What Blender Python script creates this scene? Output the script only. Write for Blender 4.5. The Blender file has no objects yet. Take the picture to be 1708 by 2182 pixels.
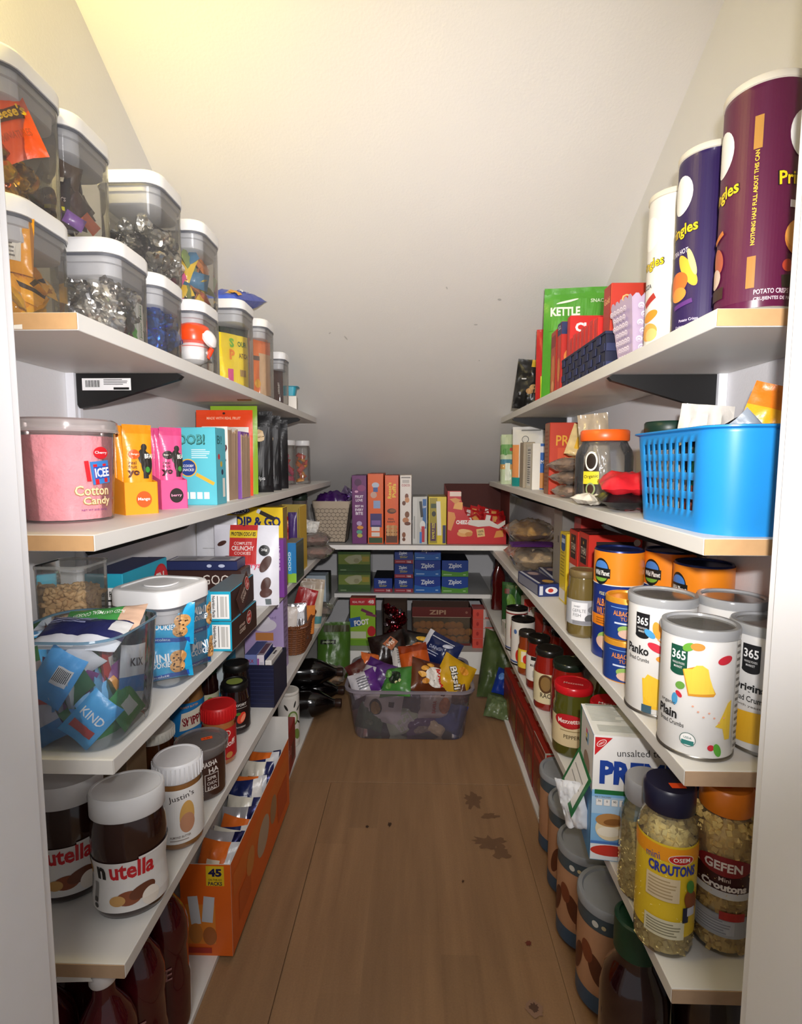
import bpy, bmesh, math, random
from mathutils import Vector, Matrix, noise, Euler
scene = bpy.context.scene
COL = scene.collection
PI = math.pi
# ---------------------------------------------------------------- camera
cam_d = bpy.data.cameras.new('camera'); cam_d.sensor_fit = 'HORIZONTAL'; cam_d.sensor_width = 36.0
cam_d.lens = 1137.8 / 1708 * 36.0; cam_d.clip_start = 0.02
cam = bpy.data.objects.new('camera', cam_d); COL.objects.link(cam); scene.camera = cam
cam.matrix_world = Matrix.Translation((0, 0, 1.0)) @ Matrix.Rotation(.0265, 4, 'Z') @ Matrix.Rotation(PI/2-.0945, 4, 'X') @ Matrix.Rotation(.0016, 4, 'Z')
# ---------------------------------------------------------------- light
world = bpy.data.worlds.new('world'); scene.world = world; world.use_nodes = True
bg = world.node_tree.nodes['Background']; bg.inputs[0].default_value = (0.97, 0.97, 1.0, 1); bg.inputs[1].default_value = 0.24
def lamp(name, kind, loc, energy, color, size=.1, target=None, spread=None):
    d = bpy.data.lights.new(name, kind); d.energy = energy; d.color = color
    if kind == 'POINT' or kind == 'SPOT': d.shadow_soft_size = size
    if kind == 'AREA': d.size = size
    o = bpy.data.objects.new(name, d); COL.objects.link(o); o.location = loc
    if target is not None: o.rotation_euler = (Vector(target)-Vector(loc)).to_track_quat('-Z', 'Y').to_euler()
    return o
fl = lamp('phone_flash', 'SPOT', (.03, .0, 1.075), 60.0, (1.0, .96, .95), .012, (.02, 2.0, 1.12))
fl.data.spot_size = math.radians(100); fl.data.spot_blend = 1.0
lamp('pantry_bulb', 'POINT', (-.585, .58, 1.73), 4.6, (1.0, .77, .25), .025)
lamp('hall_ceiling_light', 'AREA', (.1, -1.0, 2.35), 16.0, (1.0, .98, .97), .6, (0, .6, 1.0))
scene.view_settings.view_transform = 'Standard'
scene.view_settings.look = 'None'
scene.view_settings.gamma = 1.0
scene.view_settings.use_curve_mapping = False
scene.view_settings.exposure = 0.24
try:
    scene.cycles.transparent_max_bounces = 40
except Exception:
    pass
# ---------------------------------------------------------------- materials
MATS = {}
def lin(h):
    h = h.lstrip('#'); v = [int(h[i:i+2], 16)/255 for i in (0, 2, 4)]
    return [x/12.92 if x <= .04045 else ((x+.055)/1.055)**2.4 for x in v]
def M(h, rough=.5, metal=0.0, vary=.06, scale=30.0, bump=0.0, coat=0.0, bscale=60.0):
    key = (h, rough, metal, vary, scale, bump, coat, bscale)
    if key in MATS: return MATS[key]
    m = bpy.data.materials.new('paint_' + h.strip('#')); m.use_nodes = True
    nt = m.node_tree; b = nt.nodes['Principled BSDF']; c = lin(h)
    tc = nt.nodes.new('ShaderNodeTexCoord'); nz = nt.nodes.new('ShaderNodeTexNoise'); nz.inputs['Scale'].default_value = scale
    nz.inputs['Detail'].default_value = 3
    nt.links.new(tc.outputs['Object'], nz.inputs['Vector'])
    mx = nt.nodes.new('ShaderNodeMix'); mx.data_type = 'RGBA'
    mx.inputs[6].default_value = [min(1, x*(1-vary)) for x in c]+[1]; mx.inputs[7].default_value = [min(1, x*(1+vary)) for x in c]+[1]
    nt.links.new(nz.outputs[0], mx.inputs[0]); nt.links.new(mx.outputs[2], b.inputs['Base Color'])
    b.inputs['Roughness'].default_value = rough; b.inputs['Metallic'].default_value = metal
    if coat: b.inputs['Coat Weight'].default_value = coat; b.inputs['Coat Roughness'].default_value = .08
    if bump:
        n2 = nt.nodes.new('ShaderNodeTexNoise'); n2.inputs['Scale'].default_value = bscale; n2.inputs['Detail'].default_value = 4
        nt.links.new(tc.outputs['Object'], n2.inputs['Vector'])
        bp = nt.nodes.new('ShaderNodeBump'); bp.inputs['Strength'].default_value = bump; bp.inputs['Distance'].default_value = .004
        nt.links.new(n2.outputs[0], bp.inputs['Height']); nt.links.new(bp.outputs[0], b.inputs['Normal'])
    MATS[key] = m; return m
def CLEAR(h='#f4f4f4', haze=.06, gloss=.7, rough=.04):
    key = ('clear', h, haze, gloss, rough)
    if key in MATS: return MATS[key]
    m = bpy.data.materials.new('clear_plastic'); m.use_nodes = True; nt = m.node_tree
    for n in list(nt.nodes):
        if n.type != 'OUTPUT_MATERIAL': nt.nodes.remove(n)
    out = [n for n in nt.nodes if n.type == 'OUTPUT_MATERIAL'][0]
    c = lin(h)+[1]
    tr = nt.nodes.new('ShaderNodeBsdfTransparent'); tr.inputs[0].default_value = c
    df = nt.nodes.new('ShaderNodeBsdfDiffuse'); df.inputs[0].default_value = c
    gl = nt.nodes.new('ShaderNodeBsdfGlossy'); gl.inputs['Roughness'].default_value = rough; gl.inputs[0].default_value = (1, 1, 1, 1)
    lw = nt.nodes.new('ShaderNodeFresnel'); lw.inputs[0].default_value = 1.42
    ml = nt.nodes.new('ShaderNodeMath'); ml.operation = 'MULTIPLY'; ml.inputs[1].default_value = gloss
    a = nt.nodes.new('ShaderNodeMixShader'); a.inputs[0].default_value = haze
    b = nt.nodes.new('ShaderNodeMixShader')
    nt.links.new(tr.outputs[0], a.inputs[1]); nt.links.new(df.outputs[0], a.inputs[2])
    nt.links.new(lw.outputs[0], ml.inputs[0]); nt.links.new(ml.outputs[0], b.inputs[0])
    nt.links.new(a.outputs[0], b.inputs[1]); nt.links.new(gl.outputs[0], b.inputs[2]); nt.links.new(b.outputs[0], out.inputs[0])
    MATS[key] = m; return m
# ---------------------------------------------------------------- objects
def finish(name, me, mats, parent=None, loc=(0, 0, 0), rot=(0, 0, 0), smooth=40):
    for m in (mats if isinstance(mats, (list, tuple)) else [mats]): me.materials.append(m)
    if smooth:
        me.polygons.foreach_set('use_smooth', [True]*len(me.polygons))
        me.set_sharp_from_angle(angle=math.radians(smooth))
    o = bpy.data.objects.new(name, me); COL.objects.link(o)
    o.location = loc; o.rotation_euler = rot
    if parent is not None: o.parent = parent
    return o
def obj(name, bm, mats, parent=None, loc=(0, 0, 0), rot=(0, 0, 0), smooth=40, recalc=True):
    if recalc: bmesh.ops.recalc_face_normals(bm, faces=bm.faces)
    me = bpy.data.meshes.new(name); bm.to_mesh(me); bm.free()
    return finish(name, me, mats, parent, loc, rot, smooth)
def tag(o, label, cat, group=None):
    o['label'] = label; o['category'] = cat
    if group: o['group'] = group
    return o
def thing(name, label, cat, loc, rz=0, group=None, rot=None):
    o = bpy.data.objects.new(name, None); COL.objects.link(o); o.empty_display_size = .02
    o.location = loc; o.rotation_euler = rot if rot else (0, 0, rz)
    return tag(o, label, cat, group)
def structure(o): o['kind'] = 'structure'; return o
def copy_thing(src, loc, rot, label=None, group=None, scale=None):
    c = src.copy(); COL.objects.link(c); c.location = loc; c.rotation_euler = rot
    if scale: c.scale = (scale,)*3
    if label: c['label'] = label
    if group: c['group'] = group
    for ch in src.children:
        k = ch.copy(); COL.objects.link(k); k.parent = c
        for g in ch.children:
            q = g.copy(); COL.objects.link(q); q.parent = k
    return c
# ---------------------------------------------------------------- mesh primitives
def bx(bm, x0, y0, z0, x1, y1, z1, mi=0, bevel=0):
    v = [bm.verts.new(p) for p in ((x0,y0,z0),(x1,y0,z0),(x1,y1,z0),(x0,y1,z0),(x0,y0,z1),(x1,y0,z1),(x1,y1,z1),(x0,y1,z1))]
    fs = [bm.faces.new([v[i] for i in f]) for f in ((0,3,2,1),(4,5,6,7),(0,1,5,4),(1,2,6,5),(2,3,7,6),(3,0,4,7))]
    for f in fs: f.material_index = mi
    if bevel:
        es = list({e for f in fs for e in f.edges})
        bmesh.ops.bevel(bm, geom=es, offset=bevel, segments=2, affect='EDGES', profile=.5)
    return fs
def box_obj(name, size, mat, parent, loc=(0, 0, 0), rot=(0, 0, 0), bevel=.001):
    bm = bmesh.new(); w, d, h = size; bx(bm, -w/2, -d/2, 0, w/2, d/2, h, 0, bevel)
    return obj(name, bm, mat, parent, loc, rot)
def ring_rr(w, d, r, k=6):
    r = max(1e-5, min(r, w/2-1e-5, d/2-1e-5)); pts = []
    for cx, cy, a0 in ((w/2-r, -d/2+r, -PI/2), (w/2-r, d/2-r, 0), (-w/2+r, d/2-r, PI/2), (-w/2+r, -d/2+r, PI)):
        for i in range(k+1):
            a = a0 + PI/2*i/k; pts.append((cx+r*math.cos(a), cy+r*math.sin(a)))
    return pts
def ring_c(r, n=40): return [(r*math.cos(2*PI*i/n), r*math.sin(2*PI*i/n)) for i in range(n)]
def loft(bm, rings, cap0=True, cap1=True, mi=0, skip=None):
    """rings: list of (z, pts)"""
    vs = [[bm.verts.new((x, y, z)) for x, y in pts] for z, pts in rings]
    n = len(vs[0])
    for i in range(len(vs)-1):
        for j in range(n):
            if skip and skip(i, j): continue
            f = bm.faces.new((vs[i][j], vs[i][(j+1) % n], vs[i+1][(j+1) % n], vs[i+1][j])); f.material_index = mi
    if cap0: bm.faces.new(vs[0][::-1]).material_index = mi
    if cap1: bm.faces.new(vs[-1]).material_index = mi
    return vs
def lathe(prof, cap0=True, cap1=True, n=40, bm=None, mi=0):
    """prof: list of (r, z)"""
    if bm is None: bm = bmesh.new()
    loft(bm, [(z, ring_c(max(r, 1e-4), n)) for r, z in prof], cap0, cap1, mi)
    return bm
def rr(levels, cap0=True, cap1=True, k=6, bm=None, mi=0, skip=None):
    """levels: (z, w, d, r)"""
    if bm is None: bm = bmesh.new()
    loft(bm, [(z, ring_rr(w, d, r, k)) for z, w, d, r in levels], cap0, cap1, mi, skip)
    return bm
def tube(bm, pts, r, n=6, mi=0, closed=False):
    pts = [Vector(p) for p in pts]; rings = []; m = len(pts)
    for i, p in enumerate(pts):
        t = (pts[(i+1) % m]-pts[i-1]) if closed else (pts[min(i+1, m-1)]-pts[max(i-1, 0)])
        t.normalize(); a = Vector((0, 0, 1)) if abs(t.z) < .9 else Vector((1, 0, 0))
        u = t.cross(a).normalized(); v = t.cross(u)
        rings.append([bm.verts.new(p+r*(math.cos(2*PI*j/n)*u+math.sin(2*PI*j/n)*v)) for j in range(n)])
    for i in range(m if closed else m-1):
        A, B = rings[i], rings[(i+1) % m]
        for j in range(n):
            bm.faces.new((A[j], A[(j+1) % n], B[(j+1) % n], B[j])).material_index = mi
    if not closed:
        bm.faces.new(rings[0][::-1]).material_index = mi; bm.faces.new(rings[-1]).material_index = mi
# ---------------------------------------------------------------- print on surfaces
TXT = {}
def text2d(s, bold):
    key = (s, bold)
    if key in TXT: return TXT[key]
    cu = bpy.data.curves.new('lettering', 'FONT'); cu.body = s; cu.size = 1; cu.offset = bold; cu.resolution_u = 2
    cu.align_x = 'CENTER'; cu.fill_mode = 'FRONT' if hasattr(cu, 'fill_mode') else cu.fill_mode
    o = bpy.data.objects.new('lettering', cu)
    me = o.to_mesh()
    vs = [(v.co.x, v.co.y) for v in me.vertices]; fs = [tuple(p.vertices) for p in me.polygons]
    o.to_mesh_clear(); bpy.data.objects.remove(o); bpy.data.curves.remove(cu)
    if vs:
        xs = [v[0] for v in vs]; ys = [v[1] for v in vs]
        cx, w = (min(xs)+max(xs))/2, max(xs)-min(xs); cy, h = (min(ys)+max(ys))/2, max(ys)-min(ys)
    else: cx = cy = 0; w = h = 1
    TXT[key] = (vs, fs, cx, cy, w, h); return TXT[key]
def flat(o, U, V):
    o, U, V = Vector(o), Vector(U), Vector(V); n = U.cross(V).normalized()
    f = lambda s, t, e: o+U*s+V*t+n*e
    f.step = 9; return f
def cylS(rf, a0=0.0):
    R = rf if callable(rf) else (lambda z: rf)
    def f(s, t, e):
        r = R(t); a = s/r+a0; return Vector(((r+e)*math.sin(a), -(r+e)*math.cos(a), t))
    f.step = .005; return f
def shrink(S, sx=1, sy=1, rot=0, x=0, y=0): 
    c, s = math.cos(rot), math.sin(rot)
    f = lambda a, b, e: S(x+(a*c-b*s)*sx, y+(a*s+b*c)*sy, e)
    f.step = S.step; return f
def R_(x, y, w, h, col, rot=0): return ('R', x, y, w, h, col, rot)      # rectangle centred at x, y
def E_(x, y, rx, ry, col, rot=0): return ('E', x, y, rx, ry, col, rot)
def P_(pts, col): return ('P', pts, col)
def T_(s, x, y, h, col, w=None, rot=0, bold=.012): return ('T', s, x, y, h, col, w, rot, bold)
def lines(x, y, w, h, n, col, seed=1):
    """n rows of small print"""
    rnd = random.Random(seed); out = []
    for i in range(n):
        ww = w*rnd.uniform(.7, 1); out.append(R_(x-(w-ww)/2, y+h/2-(i+.5)*h/n, ww, h/n*.42, col))
    return out
def decals(name, parent, S, items, eps=.0004, rough=.45):
    bm = bmesh.new(); mats = []
    def mi(c):
        m = c if not isinstance(c, str) else M(c, rough, vary=.03)
        if m not in mats: mats.append(m)
        return mats.index(m)
    for k, it in enumerate(items):
        e = eps+k*.00006+((.0011 if S.step == .008 else .00035) if k and S.step < 1 else 0); kind = it[0]
        if kind == 'R' or kind == 'E':
            _, x, y, w, h, c, rot = it; ca, sa = math.cos(rot), math.sin(rot); m = mi(c)
            if kind == 'R':
                nx = max(1, min(80, math.ceil(w/(S.step*.7)))); ny = max(1, min(30, math.ceil(h/getattr(S, 'vstep', S.step*4))))
                g = [[bm.verts.new(S(x+a*ca-b*sa, y+a*sa+b*ca, e)) for a in [(-.5+i/nx)*w for i in range(nx+1)]] for b in [(-.5+j/ny)*h for j in range(ny+1)]]
                for j in range(ny):
                    for i in range(nx): bm.faces.new((g[j][i], g[j][i+1], g[j+1][i+1], g[j+1][i])).material_index = m
            else:
                n = 24; c0 = bm.verts.new(S(x, y, e)); prev = None
                nr = max(2, min(10, math.ceil(max(w, h)/(S.step*.8)))) if S.step < 1 else 1
                for rrr in [(q+1)/nr for q in range(nr)]:
                    ring = []
                    for i in range(n):
                        a, b = w*rrr*math.cos(2*PI*i/n), h*rrr*math.sin(2*PI*i/n)
                        ring.append(bm.verts.new(S(x+a*ca-b*sa, y+a*sa+b*ca, e)))
                    for i in range(n):
                        f = bm.faces.new((c0, ring[i], ring[(i+1) % n])) if prev is None else bm.faces.new((prev[i], ring[i], ring[(i+1) % n], prev[(i+1) % n]))
                        f.material_index = m
                    prev = ring
        elif kind == 'P':
            _, pts, c = it
            tb = bmesh.new(); f = tb.faces.new([tb.verts.new((a, b, 0)) for a, b in pts])
            if S.step < 1:
                x0, x1 = min(p[0] for p in pts), max(p[0] for p in pts); x = x0+S.step
                while x < x1:
                    bmesh.ops.bisect_plane(tb, geom=list(tb.verts)+list(tb.edges)+list(tb.faces), plane_co=(x, 0, 0), plane_no=(1, 0, 0)); x += S.step
            bmesh.ops.triangulate(tb, faces=list(tb.faces)); m = mi(c); vm = {}
            for v in tb.verts: vm[v] = bm.verts.new(S(v.co.x, v.co.y, e))
            for fc in tb.faces:
                q = [vm[v] for v in fc.verts]
                if fc.normal.z < 0: q.reverse()
                bm.faces.new(q).material_index = m
            tb.free()
        else:
            _, s, x, y, h, c, w, rot, bold = it
            vs, fs, cx, cy, tw, th = text2d(s, bold); m = mi(c)
            sy = h/th; sx = (w/tw) if w else sy; ca, sa = math.cos(rot), math.sin(rot); out = []
            for px, py in vs:
                a, b = (px-cx)*sx, (py-cy)*sy; out.append(bm.verts.new(S(x+a*ca-b*sa, y+a*sa+b*ca, e)))
            for f in fs:
                try: bm.faces.new([out[i] for i in f]).material_index = m
                except ValueError: pass
    return obj(name, bm, mats, parent, smooth=0, recalc=False)
# ---------------------------------------------------------------- cartons
def faces_of(w, d, h):
    return {'f': flat((0, -d/2, h/2), (1, 0, 0), (0, 0, 1)), 'r': flat((w/2, 0, h/2), (0, 1, 0), (0, 0, 1)),
            'l': flat((-w/2, 0, h/2), (0, -1, 0), (0, 0, 1)), 't': flat((0, 0, h), (1, 0, 0), (0, 1, 0)), 'b': flat((0, d/2, h/2), (-1, 0, 0), (0, 0, 1))}
FN = {'f': 'front_print', 'r': 'side_print', 'l': 'side_print', 't': 'top_print', 'b': 'back_print'}
def carton(name, label, cat, loc, rz, size, col, prints=None, side=None, top=None, group=None, rough=.42, rot=None, flap=True):
    w, d, h = size
    o = thing(name, label, cat, loc, rz, group, rot)
    bm = bmesh.new(); fs = bx(bm, -w/2, -d/2, 0, w/2, d/2, h)
    mats = [M(col, rough), M(side or col, rough), M(top or col, rough)]
    fs[3].material_index = fs[5].material_index = 1; fs[1].material_index = 2
    bmesh.ops.bevel(bm, geom=list(bm.edges), offset=min(.0012, w*.08, h*.08), segments=1, affect='EDGES')
    obj('carton_body', bm, mats, o, smooth=0)
    if flap:
        bm = bmesh.new()
        if w > d: bx(bm, -w/2+.002, -d*.02, h, w/2-.002, d/2-.0015, h+.0007)
        else: bx(bm, -w*.02, -d/2+.002, h, w/2-.0015, d/2-.002, h+.0007)
        obj('closing_flap', bm, M(top or col, rough), o, smooth=0)
    F = faces_of(w, d, h)
    fw = {'f': (w, h, col), 'b': (w, h, col), 'l': (d, h, side or col), 'r': (d, h, side or col), 't': (w, d, top or col)}
    for k, items in (prints or {}).items():
        if items: decals(FN[k], o, F[k], [R_(0, 0, fw[k][0]-.004, fw[k][1]-.004, M(fw[k][2], rough))]+items, .0009 if k == 't' else .0004)
    return o
def open_carton(name, label, cat, loc, rz, size, col, inner='#d8d3c8', prints=None, group=None, cut=None, thick=.0015, bottom=True):
    """carton without a lid; cut: dict wall -> height of that wall"""
    w, d, h = size; cut = cut or {}
    o = thing(name, label, cat, loc, rz, group)
    mo, mi_ = M(col, .45), M(inner, .7)
    def wall(nm, x0, y0, x1, y1, hh, out):
        bm = bmesh.new(); fs = bx(bm, x0, y0, 0, x1, y1, hh)
        for i, f in enumerate(fs): f.material_index = 1
        fs[{'f': 2, 'r': 3, 'b': 4, 'l': 5}[out]].material_index = 0
        obj(nm, bm, [mo, mi_], o, smooth=0)
    wall('near_wall', -w/2, -d/2, w/2, -d/2+thick, cut.get('f', h), 'f')
    wall('far_wall', -w/2, d/2-thick, w/2, d/2, cut.get('b', h), 'b')
    wall('side_wall', w/2-thick, -d/2+thick, w/2, d/2-thick, cut.get('r', h), 'r')
    wall('side_wall', -w/2, -d/2+thick, -w/2+thick, d/2-thick, cut.get('l', h), 'l')
    if bottom:
        bm = bmesh.new(); bx(bm, -w/2+thick, -d/2+thick, .0003, w/2-thick, d/2-thick, thick); obj('bottom_panel', bm, mi_, o, smooth=0)
    F = faces_of(w, d, h)
    for k, items in (prints or {}).items(): decals(FN[k], o, F[k], items)
    return o
# ---------------------------------------------------------------- pouches and bags
def pouch_fn(w, h, t, seed, crumple, style):
    off = Vector((seed*3.17, seed*1.31, 0))
    def half(u, v):
        a = max(0.0, 1-abs(u)**3.2)
        if style == 'stand': b = (1-max(0, (v-.1)/.9)**1.6)**.8 * (1 if v > .03 else .75) if v < .95 else 0
        else: b = max(0.0, 1-abs(2*v-1)**3.0)
        return t/2*max(a, 0)**.7*max(b, 0)
    def f(u, v, side):
        n = noise.noise(Vector((u*2.3, v*3.1, side*2.0))+off)*.6+noise.noise(Vector((u*6, v*8, side*5.0))+off)*.35
        hh = half(u, v); y = side*hh + crumple*t*n*(.35+.65*min(1, hh/(t*.3+1e-6)))
        x = u*w/2*(1-.05*hh/(t/2+1e-6)*(1 if style != 'stand' else .5)); z = v*h
        if style != 'stand': z = h*(.5+(v-.5)*(1-.06*math.cos(u*PI/2)))
        return Vector((x, y, z))
    return f
def pouch(name, loc, rot, size, col, label=None, cat=None, group=None, seed=1, crumple=.25, style='stand', regions=(), prints=None,
          rough=.32, metal=0.0, nu=16, nv=20, parent=None, center=False):
    """closed bag; front faces -Y, origin at the middle of its lower edge; regions: (u0, v0, u1, v1, colour)"""
    w, h, t = size; f = pouch_fn(w, h, t, seed, crumple, style)
    bm = bmesh.new(); mats = [M(col, rough, metal, vary=.08, bump=.3 if crumple > .11 else .12, bscale=55)]
    reg = []
    for r_ in regions:
        m = M(r_[4], rough, metal if len(r_) < 6 else r_[5], vary=.08, bump=.3 if crumple > .11 else .12, bscale=55)
        if m not in mats: mats.append(m)
        reg.append((r_[:4], mats.index(m)))
    grids = []
    for side in (-1, 1):
        g = [[None]*(nu+1) for _ in range(nv+1)]
        for j in range(nv+1):
            for i in range(nu+1):
                edge = i in (0, nu) or j in (0, nv)
                if side == 1 and edge: g[j][i] = grids[0][j][i]
                else: g[j][i] = bm.verts.new(f(-1+2*i/nu, j/nv, side if not edge else -1))
        grids.append(g)
        for j in range(nv):
            for i in range(nu):
                q = (g[j][i], g[j][i+1], g[j+1][i+1], g[j+1][i])
                try: fc = bm.faces.new(q if side == -1 else q[::-1])
                except ValueError: continue
                uc, vc = -1+2*(i+.5)/nu, (j+.5)/nv
                for (u0, v0, u1, v1), k in reg:
                    if u0 <= uc <= u1 and v0 <= vc <= v1: fc.material_index = k
    o = obj(name, bm, mats, parent, loc, rot, smooth=55, recalc=False)
    if label: tag(o, label, cat, group)
    zc = h/2 if center else 0.0
    if center: o.data.transform(Matrix.Translation((0, 0, -zc)))
    if prints:
        def S(s, tt, e):
            u = max(-1, min(1, s/(w/2))); v = max(0, min(1, tt/h)); p = f(u, v, -1); return Vector((p.x, p.y-e-.0014, p.z-zc))
        S.step = .008
        decals('printed_design', o, S, prints)
    return o
# ---------------------------------------------------------------- jars, cans, tubs
def can_label(o, R, z0, z1, col, rough=.4, name='wrap_label', n=40, t=.0004):
    bm = lathe([(R+t, z0), (R+t, z1)], False, False, n); return obj(name, bm, M(col, rough, vary=.03), o)
def jar(name, label, cat, loc, rz, R, H, body, lid, lidR=None, lidH=.018, neck=.85, shoulder=.02, wrap=None, prints=None, group=None,
        rough=.12, lrough=.4, lname='lid', lid_print=None, ridged=False, base_r=.006, glass=None):
    """glass jar of something: body H tall including the lid"""
    o = thing(name, label, cat, loc, rz, group)
    lr = lidR or R*neck+.003; hb = H-lidH
    prof = [(R-base_r, 0), (R-.001, base_r*.7), (R, base_r*1.6), (R, hb-shoulder-.008), (R-.003, hb-shoulder), (R*neck+.001, hb-.004), (R*neck, hb)]
    obj('jar_body', lathe(prof), body if not isinstance(body, str) else M(body, rough, coat=.8), o)
    if glass: obj('glass_wall', lathe([(r+.0015, z) for r, z in prof], True, False), glass, o)
    lp = [(lr-.001, hb+.0005), (lr, hb+.002), (lr, H-.003), (lr-.0025, H), (lr*.86, H), (lr*.84, H-.0012)]
    bm = lathe(lp)
    if ridged:
        for i in range(36):
            a = 2*PI*i/36; c, s = math.cos(a), math.sin(a)
            p = [(lr*.99*c-.0012*s, lr*.99*s+.0012*c), ((lr+.0012)*c-.0006*s, (lr+.0012)*s+.0006*c), ((lr+.0012)*c+.0006*s, (lr+.0012)*s-.0006*c), (lr*.99*c+.0012*s, lr*.99*s-.0012*c)]
            vs = [[bm.verts.new((x, y, z)) for x, y in p] for z in (hb+.003, H-.004)]
            for j in range(3): bm.faces.new((vs[0][j], vs[0][j+1], vs[1][j+1], vs[1][j]))
    lo = obj(lname, bm, lid if not isinstance(lid, str) else M(lid, lrough), o)
    if lid_print: decals('lid_print', lo, flat((0, 0, H-.0012), (1, 0, 0), (0, 1, 0)), lid_print)
    if wrap: can_label(o, R, wrap[0], wrap[1], wrap[2])
    if prints: decals('label_print', o, cylS(R, 0), ([R_(0, (wrap[0]+wrap[1])/2, R*3.4, wrap[1]-wrap[0]-.002, wrap[2])] if wrap else [])+prints, .0009)
    return o
# ================================================================ THE ROOM
S1, S2, S3, S4, S5 = 1.176, .909, .616, .322, .012
XL = {1: -.402, 2: -.396, 3: -.388, 4: -.390, 5: -.392}
XR = {1: .346, 2: .345, 3: .338, 4: .334, 5: .346}
WL, WR, YB, YD = -.62, .55, 3.14, .535          # side walls, back wall, inner face of the door wall
def slope_z(y): return 2.413-.56*y
def wallmat(): return M('#e4e4e6', .75, vary=.05, scale=3.0, bump=.10, bscale=220)
def slab(name, x0, y0, z0, x1, y1, z1, mat, bevel=0):
    bm = bmesh.new(); bx(bm, x0, y0, z0, x1, y1, z1, 0, bevel); return structure(obj(name, bm, mat, smooth=0))
def prism_yz(name, x0, x1, prof, mat):
    bm = bmesh.new(); a = [bm.verts.new((x0, y, z)) for y, z in prof]; b = [bm.verts.new((x1, y, z)) for y, z in prof]; n = len(prof)
    bm.faces.new(a); bm.faces.new(b[::-1])
    for i in range(n): bm.faces.new((a[i], b[i], b[(i+1) % n], a[(i+1) % n]))
    return structure(obj(name, bm, mat, smooth=0))
prism_yz('wall_left', WL-.08, WL, [(YD, 0), (YB, 0), (YB, slope_z(YB)), (YD, slope_z(YD))], wallmat())
prism_yz('wall_right', WR, WR+.08, [(YD, 0), (YB, 0), (YB, slope_z(YB)), (YD, slope_z(YD))], wallmat())
slab('wall_back', WL-.08, YB, 0, WR+.08, YB+.08, slope_z(YB)+.05, wallmat())
prism_yz('ceiling', WL-.08, WR+.08, [(.40, slope_z(.40)), (YB+.08, slope_z(YB+.08)), (YB+.08, slope_z(YB+.08)+.08), (.40, slope_z(.40)+.08)], M('#ece9e5', .8, vary=.05, scale=2.5, bump=.12, bscale=180))
# small marks on the sloped ceiling
ceil = bpy.data.objects['ceiling']
sl = math.atan(.56); cs_, ss_ = math.cos(sl), math.sin(sl)
for i, (x, y, a, b) in enumerate(((.19, 1.75, .006, .003), (.09, 1.62, .002, .005), (-.28, 1.78, .005, .002), (.25, 1.66, .004, .006), (.22, 1.9, .003, .002), (-.23, 1.8, .01, .0025))):
    decals('scuff_mark', ceil, flat((x, y, slope_z(y)-.0002), (1, 0, 0), (0, -cs_, ss_)), [E_(0, 0, a, b, '#c9c7c3', .4*i)], .0004)
wm = M('#f4f5f8', .4, vary=.015)
# door wall with jambs
for s, x0, x1, jx in (('left', -1.1, -.418, -.398), ('right', .374, 1.1, .354)):
    slab('wall_front_'+s, x0, YD-.115, 0, x1, YD-.003, 2.1, wallmat())
slab('wall_front_top', -1.1, YD-.115, 2.1, 1.1, YD-.003, 2.6, wallmat())
slab('trim_1', -.418, YD-.13, 0, -.398, YD, 2.1, wm, .002)
slab('trim_2', .354, YD-.13, 0, .374, YD, 2.1, wm, .002)
slab('trim_3', -.3985, YD-.128, 0, -.3945, YD-.014, 2.08, wm, .001)
slab('trim_4', .3505, YD-.128, 0, .3545, YD-.014, 2.08, wm, .001)
slab('trim_5', -.398, YD-.13, 2.08, .354, YD, 2.1, wm)
# floor
def wood_floor():
    m = bpy.data.materials.new('laminate_floor'); m.use_nodes = True; nt = m.node_tree; b = nt.nodes['Principled BSDF']
    tc = nt.nodes.new('ShaderNodeTexCoord'); mp = nt.nodes.new('ShaderNodeMapping'); mp.inputs['Scale'].default_value = (14, 1.1, 1)
    nz = nt.nodes.new('ShaderNodeTexNoise'); nz.inputs['Scale'].default_value = 3; nz.inputs['Detail'].default_value = 6
    n2 = nt.nodes.new('ShaderNodeTexNoise'); n2.inputs['Scale'].default_value = 260; n2.inputs['Detail'].default_value = 2
    rp = nt.nodes.new('ShaderNodeValToRGB'); rp.color_ramp.elements[0].color = lin('#8c6a4a')+[1]; rp.color_ramp.elements[1].color = lin('#a07c58')+[1]
    rp.color_ramp.elements[0].position = .25; rp.color_ramp.elements[1].position = .75
    mx = nt.nodes.new('ShaderNodeMix'); mx.data_type = 'RGBA'; mx.blend_type = 'MULTIPLY'; mx.inputs[0].default_value = .25
    nt.links.new(tc.outputs['Object'], mp.inputs[0]); nt.links.new(mp.outputs[0], nz.inputs['Vector']); nt.links.new(tc.outputs['Object'], n2.inputs['Vector'])
    nt.links.new(nz.outputs[0], rp.inputs[0]); nt.links.new(rp.outputs[0], mx.inputs[6]); nt.links.new(n2.outputs[0], mx.inputs[7])
    oi = nt.nodes.new('ShaderNodeObjectInfo'); mr = nt.nodes.new('ShaderNodeMapRange'); mr.inputs[3].default_value = .88; mr.inputs[4].default_value = 1.10
    hs = nt.nodes.new('ShaderNodeHueSaturation'); nt.links.new(oi.outputs['Random'], mr.inputs[0]); nt.links.new(mr.outputs[0], hs.inputs['Value']); nt.links.new(mx.outputs[2], hs.inputs['Color'])
    nt.links.new(hs.outputs[0], b.inputs['Base Color']); b.inputs['Roughness'].default_value = .55
    return m
fm = wood_floor()
HX0, HX1, HY1 = -.256, .290, 1.578        # floor hatch
floor = slab('floor', WL-.08, -2.2, -.06, WR+.08, YB+.08, -.006, fm)
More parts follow.
